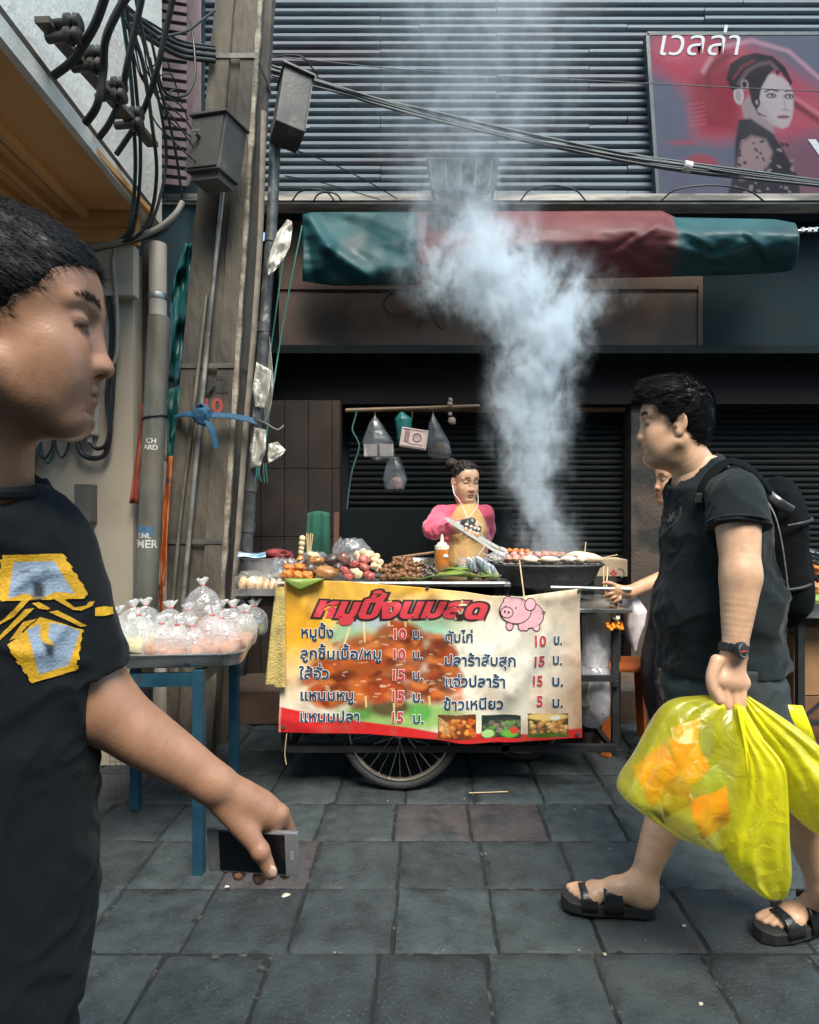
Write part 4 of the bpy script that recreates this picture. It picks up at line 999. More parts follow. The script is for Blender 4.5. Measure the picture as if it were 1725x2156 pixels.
def cart():
    t = empty('food_cart', (0, 2.95, 0), 'stainless steel street food cart on bicycle wheels behind the menu banner', 'food cart')
    k = MB(); k.box((-.66, 2.70, ZT - .02), (.36, 3.22, ZT), bev=.004); k.build('worktop', msteel, t)
    k = MB(); k.box((.365, 2.72, .795), (.90, 3.22, .815), bev=.004); k.build('lower_shelf', msteel, t)
    k = MB()
    for x in (-.64, .34): 
        for y in (2.75, 3.18): k.bar((x, y, .18), (x, y, ZT - .022), .03)
    for y in (2.75, 3.18): k.bar((-.625, y, .5), (.83, y, .5), .025); k.bar((-.625, y, .19), (.83, y, .19), .03)
    for z in (.5, .19): k.bar((-.64, 2.765, z - .03), (-.64, 3.165, z - .03), .025); k.bar((.84, 2.765, z - .03), (.84, 3.165, z - .03), .025)
    k.build('frame', miron, t)
    for x, y in ((.845, 2.80), (.845, 3.18)):
        k = MB(); k.bar((x, y, .165), (x, y, .793), .030); k.build('leg', miron, t)
    k = MB(); k.tube([(WX(1160, 2.7), 2.70, WZ(1237, 2.7)), (WX(1330, 2.7), 2.70, WZ(1241, 2.7))], .0085, 12); k.build('side_rail', mtube, t, True)
    k = MB(); k.tube([(-.66, 2.695, ZT - .004), (.33, 2.695, ZT - .004)], .010, 10); k.build('front_rail', mtube, t, True)
    k = MB(); k.box((-.62, 2.80, .36), (.80, 3.17, .47)); k.build('shade_tray', M('dgrey'), t)  # tray added to block light and darken the ground under the cart
    k = MB(); k.box((-.66, 3.205, .10), (.86, 3.215, .90)); k.build('shade_sheet', M('shadeblack', (.004, .005, .006), .9, var=.3, spec=.1), t)  # black sheet added to stand in for the deep shade behind the wheel
    wheel(t, (WX(843, 2.76), 2.76, .272), .270)
    wheel(t, (WX(1100, 3.08), 3.08, .272), .270)
    k = MB(); k.tube([(WX(843, 2.76), 2.80, .272), (WX(843, 2.76), 3.1, .272)], .012, 8); k.tube([(WX(1100, 3.08), 2.85, .272), (WX(1100, 3.08), 3.03, .272)], .012, 8); k.build('axle', miron, t)
cart()
def thing_mesh(k, name, mat, label, cat, group=None, smooth=True, angle=60, **kw):
    o = k.build(name, mat, None, smooth, angle, **kw); return tag(o, label, cat, group)
# brazier with grill and skewers
mstick = M('bamboo', (.62, .44, .24), .6, var=.2, vs=30)
def brazier():
    c = (WX(1157, 2.9), 2.93, .816); sx, sy = 1.0, .62
    t = empty('brazier', c, 'wide black cast iron charcoal brazier smoking at the right end of the cart', 'grill')
    prof = [(.10, .0), (.105, .03), (.075, .045), (.08, .06), (.19, .085), (.225, .12), (.245, .165), (.262, .172), (.268, .180), (.258, .186), (.235, .180), (.20, .135), (.0, .125)]
    k = MB(); k.lathe(prof, c, 48, sx, sy, jitter=.004); k.build('basin', M('castiron', (.030, .031, .033), .62, var=.45, vs=12, bump=.7, bs=45, col2=(.085, .08, .075), mixs=8, mixt=(.55, .72)), t, True, 60)
    k = MB()
    for i in range(40):
        a, r = random.uniform(0, 6.28), random.uniform(0, .2); k.blob((c[0] + r * math.cos(a), c[1] + r * .6 * math.sin(a), c[2] + .145), (.022, .018, .014), (random.random(), random.random(), 0), 5, .3, 2, i)
    o = k.build('charcoal', M('charcoal', (.03, .028, .028), .9, col2=(.3, .28, .27), mixs=30), t, True); o['kind'] = 'stuff'
    k = MB()
    for i in range(15):
        x = c[0] - .235 + i * .0336; h = .155 * math.sqrt(max(0, 1 - ((x - c[0]) / .262) ** 2)); k.tube([(x, c[1] - h, c[2] + .190), (x, c[1] + h, c[2] + .190)], .0022, 5)
    for y in (-.08, 0, .08): h = .255 * math.sqrt(1 - (y / .165) ** 2); k.tube([(c[0] - h, c[1] + y, c[2] + .1865), (c[0] + h, c[1] + y, c[2] + .1865)], .0025, 5)
    k.build('grill_grate', M('grate', (.10, .09, .08), .5, metal=.7, var=.3), t)
    # skewers across the grate
    z = c[2] + .205
    mo, mp, mb, mw = M('orangeball', (.72, .22, .025), .35, var=.25, vs=60, coat=.3), M('pinkmeat', (.58, .24, .18), .4, var=.35, vs=60, bump=.4, bs=90, coat=.4), M('beigesausage', (.70, .53, .36), .4, var=.22, vs=30, coat=.3, col2=(.35, .18, .07), mixs=25, mixt=(.56, .7)), M('whiteball', (.72, .60, .47), .45, var=.2, vs=30, col2=(.3, .16, .07), mixs=20, mixt=(.58, .72))
    def skewer(name, a, b, mat, n, r, label, cat, grp, tip=.06, el=1.0):
        a, b = Vector(a), Vector(b); d = (b - a).normalized(); t = empty(name, (a + b) / 2, label, cat, grp)
        q = MB(); q.tube([a - d * tip, b + d * .012], .0022, 6); q.build('stick', mstick, t)
        for i in range(n):
            p = a + (b - a) * ((i + .5) / n); q = MB(); rot = d.to_track_quat('X', 'Z').to_euler()
            q.blob(p, ((b - a).length / n * .54 * el, r * random.uniform(.9, 1.1), r * random.uniform(.85, 1.05)), rot, 8, .14, 2.2, random.randrange(999)); q.build('meat_piece', mat, t, True, 180)
    g = 'skewers on the brazier'
    gx = lambda u: WX(u, 2.9)
    skewer('meatball_skewer', (gx(1072), 2.99, z + .035), (gx(1124), 2.99, z + .028), mo, 4, .014, 'orange meatball skewer under the tip of the tongs at the back of the grill', 'skewer', g)
    skewer('meatball_skewer', (gx(1146), 2.99, z + .026), (gx(1196), 2.97, z + .018), mo, 4, .013, 'orange meatball skewer at the back of the grill inside the smoke', 'skewer', g)
    names = (('pink pork skewer lying at the left end of the grill, stick over the rim', 1062, 1112, 2.90, mp, 3, .020), ('pink pork skewer behind the leftmost pork skewer on the grill', 1078, 1126, 2.95, mp, 3, .019), ('pink pork skewer in the middle of the grill beneath the smoke', 1128, 1176, 2.93, mp, 3, .019),
             ('pale sausage at the front left of the grill beside the pink pork', 1096, 1128, 2.84, mw, 1, .019), ('pale sausage at the front middle of the grill', 1132, 1170, 2.84, mw, 1, .018), ('small pale sausage right of the front middle sausage', 1176, 1206, 2.85, mw, 1, .017),
             ('long browned sausage at the right end of the grill over the rim', 1216, 1264, 2.88, mb, 1, .021), ('long pale sausage behind the browned sausage at the right end', 1196, 1252, 2.94, mb, 1, .021), ('short pale sausage standing in front of the right end sausages', 1206, 1222, 2.83, mw, 1, .020))
    for i, (lb, ua, ub, y, mt, n, r) in enumerate(names):
        skewer('meat_skewer', (gx(ua), y, z + .004 + (.012 if y > 2.9 else 0)), (gx(ub), y - .015, z + .002 + (.014 if y > 2.9 else 0)), mt, n, r, lb, 'skewer' if mt is mp else 'sausage', g, .07)
    def stick(pts, label, grp, r=.0025): 
        q = MB(); q.tube(pts, r, 6); return thing_mesh(q, 'bamboo_stick', mstick, label, 'stick', grp)
    gs = 'loose bamboo sticks at the brazier'
    stick([W(1094, 1180, 2.70), W(1104, 1257, 2.665)], 'bamboo stick leaning upright against the front of the brazier', gs, .0032)
    stick([W(1271, 1192, 2.8), W(1272, 1245, 2.74)], 'thin bamboo stick at the right rim of the brazier near the hand', gs, .003)
    stick([W(1280, 1195, 2.8), W(1276, 1250, 2.74)], 'bamboo stick touching the customer fingers', gs, .003)
    stick([W(1234, 1141, 2.95), W(1230, 1178, 2.93)], 'single stick standing up out of the right end sausages', gs)
    stick([W(1255, 1178, 2.9), W(1300, 1168, 2.92)], 'upper stick poking right past the rim of the brazier', gs)
    stick([W(1255, 1180, 2.9), W(1302, 1176, 2.9)], 'lower stick poking right past the rim of the brazier', gs)
    stick([W(1016, 1166, 2.9), W(1066, 1182, 2.9)], 'stick poking left past the rim of the brazier towards the fish', gs)
brazier()
# small food on the worktop
def food():
    mor = M('orangemeat', (.50, .155, .018), .5, var=.45, vs=50, bump=.6, bs=80, coat=.12)
    mch = M('friedchicken', (.36, .155, .045), .45, var=.4, vs=30, bump=.4, bs=60, col2=(.12, .05, .02), mixs=20, mixt=(.5, .65), coat=.3)
    mdk = M('charred', (.07, .045, .04), .45, var=.5, vs=40, bump=.5, bs=70, coat=.4)
    mrd = M('redsausage', (.36, .075, .06), .5, var=.4, vs=40, coat=.1, bump=.3, bs=70, col2=(.62, .34, .22), mixs=22, mixt=(.55, .7))
    mbg = M('paleballs', (.68, .50, .31), .5, var=.25, vs=40, col2=(.38, .2, .09), mixs=26, mixt=(.56, .7))
    msk = M('satay', (.22, .085, .022), .5, var=.6, vs=45, bump=.7, bs=90, coat=.12, col2=(.09, .035, .015), mixs=30)
    def piece(name, mat, u, v, d, rx, rz, label, cat, grp=None, ry=None, rot=(0, 0, 0), amp=.22):
        c = W(u, v, d); s = d / F; k = MB(); k.blob(c, (rx * s, (ry or rx * .8) * s, rz * s), rot, 10, amp, 1.8, random.randrange(999)); return thing_mesh(k, name, mat, label, cat, grp, True, 180)
    g = 'grilled meat pieces on the left of the worktop'
    for u, v, d, rx, rz, m, lb in ((688, 1206, 2.76, 25, 15, mch, 'big golden roast chicken piece at the front edge of the worktop'), (652, 1200, 2.80, 17, 15, mdk, 'charred black meat piece between the orange skewers and the golden chicken'), (668, 1182, 2.90, 17, 10, mch, 'brown meat piece behind the golden chicken'), (700, 1178, 2.88, 18, 11, mdk, 'dark brown liver piece on top of the meat pile'), (724, 1176, 2.86, 15, 14, M('liver', (.20, .09, .075), .35, var=.3, vs=25, coat=.5), 'purplish liver piece beside the red sausages'), (712, 1195, 2.82, 12, 10, mdk, 'small dark piece right of the golden chicken'), (634, 1186, 2.92, 14, 9, mdk, 'dark purple sausage piece behind the orange skewers'), (660, 1170, 2.95, 14, 8, mbg, 'light brown skewered balls at the back of the meat pile')):
        piece('meat_piece', m, u, v, d, rx, rz, lb, 'meat', g, rot=(0, random.uniform(-.3, .3), random.uniform(-.4, .4)))
    g = 'red and pale sausage balls on the worktop'
    for u, v, d, r, m, lb in ((766, 1180, 2.86, 13, mrd, 'red sausage ball on top of its heap'), (746, 1188, 2.82, 12, mrd, 'dark red sausage ball left of the topmost one'), (768, 1196, 2.79, 13, mrd, 'large red sausage ball in the middle of the heap'), (728, 1203, 2.78, 11, mrd, 'red sausage ball at the left of the heap'), (752, 1207, 2.75, 13, mbg, 'pale lumpy ball at the front of the red heap'), (779, 1212, 2.75, 11, mrd, 'pinkish red sausage ball at the front right of the heap'), (735, 1214, 2.74, 9, mrd, 'small red sausage ball at the very front'), (788, 1192, 2.83, 9, mbg, 'small pale ball at the right of the red heap')):
        piece('sausage_ball', m, u, v, d, r * random.uniform(.9, 1.15), r * .8, lb, 'sausage', g, rot=(0, random.uniform(-.6, .6), 0), amp=.28)
    g = 'pale meatballs in front of the clear bag'
    for i, (u, v) in enumerate(((752, 1168), (766, 1163), (780, 1167), (793, 1172), (758, 1177), (788, 1180), (800, 1184), (772, 1172), (796, 1196))):
        piece('meatball', mbg, u, v, 2.95 - .008 * i, 8, 8, ('pale meatball heaped before the clear plastic bag'), 'meatball', g, amp=.3)
    g = 'orange skewered meat at the left end'
    for i, (u, v, lb) in enumerate(((612, 1196, 'orange glazed piece at the far left of the orange heap'), (632, 1194, 'orange glazed piece on top in the middle of the orange heap'), (650, 1198, 'orange glazed piece at the right of the orange heap'), (607, 1211, 'orange glazed piece at the front left of the orange heap'), (628, 1211, 'orange glazed ball at the front middle of the orange heap'), (648, 1213, 'orange glazed ball at the front right of the orange heap'))):
        piece('glazed_meat', mor, u, v, 2.80 - .02 * (i // 3) * 2, 15, 9, lb, 'meat', g, rot=(0, random.uniform(-.5, .5), random.uniform(-.5, .5)), amp=.4)
    for u, v, w, x, lb in ((592, 1168, 612, 1190, 'upper dark stick poking left from the orange meat'), (590, 1176, 610, 1196, 'lower dark stick poking left from the orange meat')):
        k = MB(); k.tube([W(u, v, 2.84), W(w, x, 2.82)], .0026, 6); thing_mesh(k, 'skewer_stick', M('darkstick', (.12, .07, .04), .6), lb, 'stick')
    # brown satay heap: each skewer a thing
    rr = random.Random(11); n = 0
    rows = ((806, 914, 1213, 2.745, 8), (800, 918, 1201, 2.80, 8), (812, 905, 1190, 2.85, 6), (832, 862, 1182, 2.90, 3))
    words = ('front', 'second', 'third', 'top')
    for ri, (ua, ub, v, d, cnt) in enumerate(rows):
        for i in range(cnt):
            u = ua + (ub - ua) * (i + .5) / cnt + rr.uniform(-3, 3); c = W(u, v + rr.uniform(-3, 3), d); s = d / F
            t = empty('satay_skewer', c, 'short brown glazed skewer in the %s row of the brown heap' % words[ri], 'skewer', 'brown glazed skewers in a heap')
            k = MB(); a = rr.uniform(-.9, .9)
            for q in range(3):
                k.blob(c + Vector((math.cos(a) * (q - 1) * 7 * s, rr.uniform(-.004, .004), math.sin(a) * (q - 1) * 5 * s)), (7.5 * s, 7 * s, 6 * s), (0, rr.random(), rr.random()), 6, .3, 2.5, rr.randrange(999))
            k.build('meat', msk if u < 890 else mdk, t, True, 180)
            k = MB(); e = c + Vector((math.cos(a) * 16 * s, -.01, (abs(math.sin(a)) * 9 + 6) * s)); k.tube([c, e], .0015, 5); k.build('stick', M('satstick', (.22, .13, .06), .6), t); n += 1
    # upright balls on a stick, sticks, bottles
    t = empty('ball_skewer', W(635, 1165, 2.95), 'skewer of browned meatballs standing upright above the orange sauce bottle', 'skewer')
    k = MB(); k.tube([W(636, 1130, 2.95), W(634, 1172, 2.95)], .002, 6); k.build('stick', mstick, t)
    for u, v, r in ((637, 1134, 7), (636, 1144, 7), (635, 1154, 6), (634, 1163, 6)):
        k = MB(); k.blob(W(u, v, 2.95), (r / 441, r / 441, r / 455), None, 8, .1); k.build('meatball', mbg, t, True, 180)
    t = empty('sauce_bottle', W(633, 1200, 2.95), 'small flask of clear orange sauce under the upright meatball skewer', 'bottle')
    c = W(633, 1200, 2.95); k = MB(); k.lathe([(.018, 0), (.03, .006), (.031, .03), (.018, .055), (.008, .07), (.008, .082)], c, 18); k.build('flask', M('amber', (.62, .22, .03), .12, var=.1, coat=.6), t, True)
    t = empty('stick_bundle', W(650, 1170, 2.98), 'bundle of clean bamboo sticks standing up behind the orange meat', 'sticks')
    for i in range(4):
        k = MB(); k.tube([W(649 + i * .6, 1190, 2.98 + .004 * (i % 2)), W(646 + i * 4.3, 1122 + (i % 2) * 2, 2.98)], .0024, 6); k.build('stick', mstick, t)
    t = empty('sauce_bottle', W(931, 1200, 2.95), 'plastic squeeze bottle of orange sauce with a pointed nozzle', 'bottle')
    c = W(931, 1203, 2.95); s = 2.95 / F
    k = MB(); k.lathe([(15 * s, 0), (16 * s, 2 * s), (15.5 * s, 28 * s), (16 * s, 40 * s), (15 * s, 46 * s), (10 * s, 48 * s)], c, 22); k.build('bottle_body', M('saucebody', (.48, .15, .02), .3, var=.12, vs=9, col2=(.2, .09, .06), mixs=6, mixt=(.5, .6), coat=.4), t, True, 50)
    k = MB(); k.lathe([(15.5 * s, 46.5 * s), (15.5 * s, 54 * s), (11 * s, 56 * s), (10 * s, 60 * s), (4.5 * s, 62 * s), (2.2 * s, 78 * s), (1.5 * s, 78 * s)], c, 20); k.build('nozzle_cap', M('capcream', (.75, .62, .48), .4, var=.08), t, True, 40)
    k = MB(); k.blob(c + Vector((7 * s, -14.2 * s, 33 * s)), (6 * s, 2.4 * s, 4 * s), None, 8, 0); k.build('label_sticker', M('ink_white'), t, True, 180)
    # bowls
    t = empty('metal_bowl', W(872, 1200, 3.05), 'shiny metal bowl with a woven brown mat on its rim behind the satay', 'bowl')
    c = W(872, 1203, 3.05); s = 3.05 / F
    k = MB(); k.lathe([(26 * s, 0), (34 * s, 4 * s), (45 * s, 22 * s), (47 * s, 26 * s), (48 * s, 27 * s), (45 * s, 26 * s), (42 * s, 20 * s), (5 * s, 6 * s)], c, 36, 1, .7); k.build('bowl', M('bowlsteel', (.6, .6, .58), .25, metal=.9, var=.15), t, True, 60)
    k = MB()
    for j in range(3):
        k.tube([c + Vector((x * s, -.03 + .03 * j, (29 + (x + 44) * .14 - j * 1.0) * s)) for x in np.linspace(-44, 42, 18)], .0055, 6)
    k.build('woven_mat', M('wicker', (.30, .17, .08), .7, var=.4, vs=60, bump=.6, bs=120), t, True)
    t = empty('stock_pot', W(552, 1210, 3.0), 'dull metal pot at the left end of the worktop behind the bag of bread', 'pot')
    c = W(555, 1216, 2.98); s = 2.98 / F; k = MB(); k.lathe([(38 * s, 0), (40 * s, 3 * s), (40 * s, 38 * s), (43 * s, 40 * s), (43 * s, 42 * s), (39 * s, 41 * s), (38 * s, 8 * s), (3 * s, 6 * s)], c, 36, 1, .8); k.build('pot', M('potsteel', (.42, .42, .42), .35, metal=.85, var=.25), t, True, 40)
    k = MB(); k.blob(W(590, 1172, 3.05), (.07, .06, .03), None, 10, .4, 3); thing_mesh(k, 'net_bag', M('rednet', (.20, .03, .03), .7, var=.5, vs=60), 'dark red net bag lying behind the stock pot', 'bag')
    t = empty('folded_paper', W(530, 1168, 3.0), 'blue and white printed sheet lying on the stock pot', 'paper'); k = MB(); P = [[W(500 + 60 * a, 1163 + 10 * b, 2.95 + .12 * (1 - b)) + Vector((0, 0, .004 * math.sin(a * 7))) for b in np.linspace(0, 1, 5)] for a in np.linspace(0, 1, 10)]; k.grid(P); k.build('sheet', M('bluepaper', (.5, .56, .64), .5, col2=(.1, .25, .42), mixs=26, mixt=(.5, .55)), t, True, thick=.002)
    # banana leaves, fish
    def leaf(pts, w, label):
        k = MB(); P = []
        pts = smooth_path(pts, 6)
        for i, p in enumerate(pts):
            q = i / (len(pts) - 1); h = w * (math.sin(math.pi * min(1, .12 + q * .9)) ** .6); P.append([p + Vector((0, b * h, .25 * h * b * b + .004 * math.sin(i * 1.3 + b * 4))) for b in np.linspace(-1, 1, 9)])
        k.grid(P); o = thing_mesh(k, 'banana_leaf', M('leaf', (.16, .24, .045), .4, var=.3, vs=12, stretch=(1, 6, 1), col2=(.34, .32, .06), mixs=7, mixt=(.55, .7)), label, 'leaf', 'banana leaves under the food', True, 180, thick=.0015); return o
    leaf([W(800, 1220, 2.80), W(880, 1221, 2.79), (WX(960, 2.79), 2.79, ZT + .02), (WX(1030, 2.79), 2.79, ZT + .012), (WX(1052, 2.79), 2.79, ZT + .02)], .075, 'long yellow green banana leaf under the fish')
    leaf([(WX(905, 2.95), 2.95, ZT + .02), (WX(960, 2.95), 2.95, ZT + .03), (WX(1010, 2.95), 2.95, ZT + .02)], .06, 'darker banana leaf behind the fish')
    k = MB(); P = []
    for a in np.linspace(0, 1, 12):
        u = 600 + 82 * a; row = []
        for b in np.linspace(0, 1, 8):
            y = 2.72 - .075 * min(1, b * 2); v = 1218 + max(0, b - .45) / .55 * (27 - 26 * abs(a - .38) / .62 * (1 if a > .38 else 1.4)) ; row.append(W(u, v, y - .004 * math.sin(a * 9)))
        P.append(row)
    k.grid(P); thing_mesh(k, 'banana_leaf', M('leaf'), 'banana leaf flap folded over the top left of the menu banner', 'leaf', 'banana leaves under the food', True, 180, thick=.0015)
    mf = M('fishskin', (.20, .26, .33), .28, var=.35, vs=16, stretch=(3, 1, 1), col2=(.52, .50, .44), mixs=14, mixt=(.45, .62), metal=.35)
    def fish(u, v, d, ang, L, label):
        t = empty('fish', W(u, v, d), label, 'fish', 'blue grilled fish on the leaf'); s = d / F; ca, sa = math.cos(ang), math.sin(ang); o = W(u, v, d)
        prof = [(-.5, .05), (-.42, .11), (-.28, .17), (-.05, .20), (.15, .15), (.32, .07), (.38, .04)]
        k = MB(); n = 12; P = []
        for (x, r) in prof: P.append([o + Vector(((x * ca) * L * s - sa * r * math.cos(q) * L * s, r * .55 * math.sin(q) * L * s, (x * sa) * L * s + ca * r * math.cos(q) * L * s)) for q in np.linspace(0, 2 * math.pi, n + 1)])
        k.grid(P); k.build('body', mf, t, True, 180)
        q = lambda x, y: o + Vector((x * ca * L * s - y * sa * L * s, 0, x * sa * L * s + y * ca * L * s))
        k = MB(); k.add([q(.36, .02), q(.52, .15), q(.47, 0), q(.52, -.15), q(.36, -.02)], [(0, 1, 2), (0, 2, 4), (2, 3, 4)]); k.build('tail', mf, t, thick=.003)
        k = MB(); k.blob(q(-.40, .03) + Vector((0, -.085 * L * s, 0)), (.02 * L * s,) * 3, None, 6, 0); k.build('eye', M('fisheye', (.02, .02, .02), .2), t, True)
    fish(998, 1196, 2.80, R(-58), 52, 'blue fish leaning head up at the left of the fish'); fish(1020, 1193, 2.79, R(-50), 54, 'blue fish with its tail to the brazier, frontmost of the fish'); fish(1036, 1200, 2.83, R(-42), 46, 'pale fish at the right nearest the brazier')
    for i, (u, v) in enumerate(((985, 1208), (996, 1213), (1008, 1210), (1018, 1216), (1002, 1203), (990, 1217))):
        piece('dark_berry', M('darkpurple', (.04, .02, .035), .3, var=.4), u, v, 2.765, 6, 5, 'small black purple lump below the fish', 'food', 'black purple lumps below the fish', amp=.2)
    # clear bags on the worktop
    def clearbag(c, rx, ry, h, label, seed, name='plastic_bag', col=(.75, .78, .82), alpha=.22, lean=0):
        k = MB(); P = []; 
        for q in np.linspace(0, 1, 16):
            row = []
            for a in np.linspace(0, 2 * math.pi, 33)[:-1].tolist() + [2 * math.pi]:
                r = (math.sin(math.pi * (.18 + .74 * q)) ** .5) * (1 + .16 * float(fbm(math.cos(a) * 1.6, math.sin(a) * 1.6, q * 3.0, 1.6, seed, 2)))
                row.append(Vector(c) + Vector((rx * r * math.cos(a) + lean * q, ry * r * math.sin(a), h * q + .1 * h * float(fbm(math.cos(a) * 2, math.sin(a) * 2, 0, 1.5, seed + 5, 2)) * q)))
            P.append(row)
        k.grid(P); return thing_mesh(k, name, film('film%d' % int(alpha * 100), col, alpha), label, 'bag', None, True, 180)
    clearbag(W(740, 1188, 3.02), .092, .06, .125, 'crumpled clear plastic bag standing behind the meatballs', 3)
    clearbag(W(660, 1196, 3.04), .075, .05, .08, 'clear plastic bag behind the orange meat and the sauce flask', 8)
    clearbag(W(600, 1214, 2.86), .065, .05, .085, 'crumpled clear bag between the stock pot and the orange meat', 12)
    clearbag(W(985, 1195, 2.86), .05, .04, .05, 'clear bag with green edge beside the fish', 20)
    clearbag(W(1035, 1182, 2.86), .055, .03, .045, 'clear bag lying between the fish and the brazier', 24, lean=.05)
    # bread bags on the left tray
    t = empty('side_tray', W(546, 1252, 2.72), 'narrow metal tray holding bagged bread at the left end of the cart', 'tray')
    k = MB(); a = W(496, 1247, 2.66); b = W(598, 1240, 2.88); k.box((a.x, 2.64, a.z - .004), (b.x + .02, 2.90, a.z + .0)); k.box((a.x, 2.632, a.z - .012), (b.x + .02, 2.6395, a.z + .018)); k.build('tray', msteel, t)
    for y in (2.7, 2.86): k = MB(); k.bar((a.x + .03, y, a.z - .05), (b.x + .02, y, a.z - .05), .03); k.build('bracket', miron, t)
    k = MB(); k.tube([(a.x + .03, 2.62, a.z - .05), (a.x + .03, 2.68, a.z - .05)], .022, 14); k.build('tube_end', miron, t)
    for i, (u, v, rx, lb) in enumerate(((530, 1226, .062, 'bag of pale bread rolls at the left end of the side tray'), (574, 1230, .045, 'bag of pale bread rolls next to the menu banner'))):
        c = W(u, v, 2.74); t = empty('bread_bag', c, lb, 'bread', 'bags of bread on the side tray')
        for j in range(3):
            k = MB(); k.blob(c + Vector((-.6 * rx + j * .6 * rx, 0, -.004)), (.34 * rx, .05, .028), (0, .25, .2), 8, .1); k.build('bread_roll', M('bread', (.66, .44, .24), .7, var=.15), t, True, 180)
        k = MB(); k.blob(c + Vector((0, 0, .004)), (rx * 1.15, .065, .046), (0, .12, 0), 14, .22, 2.4, i + 40); k.build('bag', film('film16', (.85, .82, .78), .16), t, True, 180)
food()
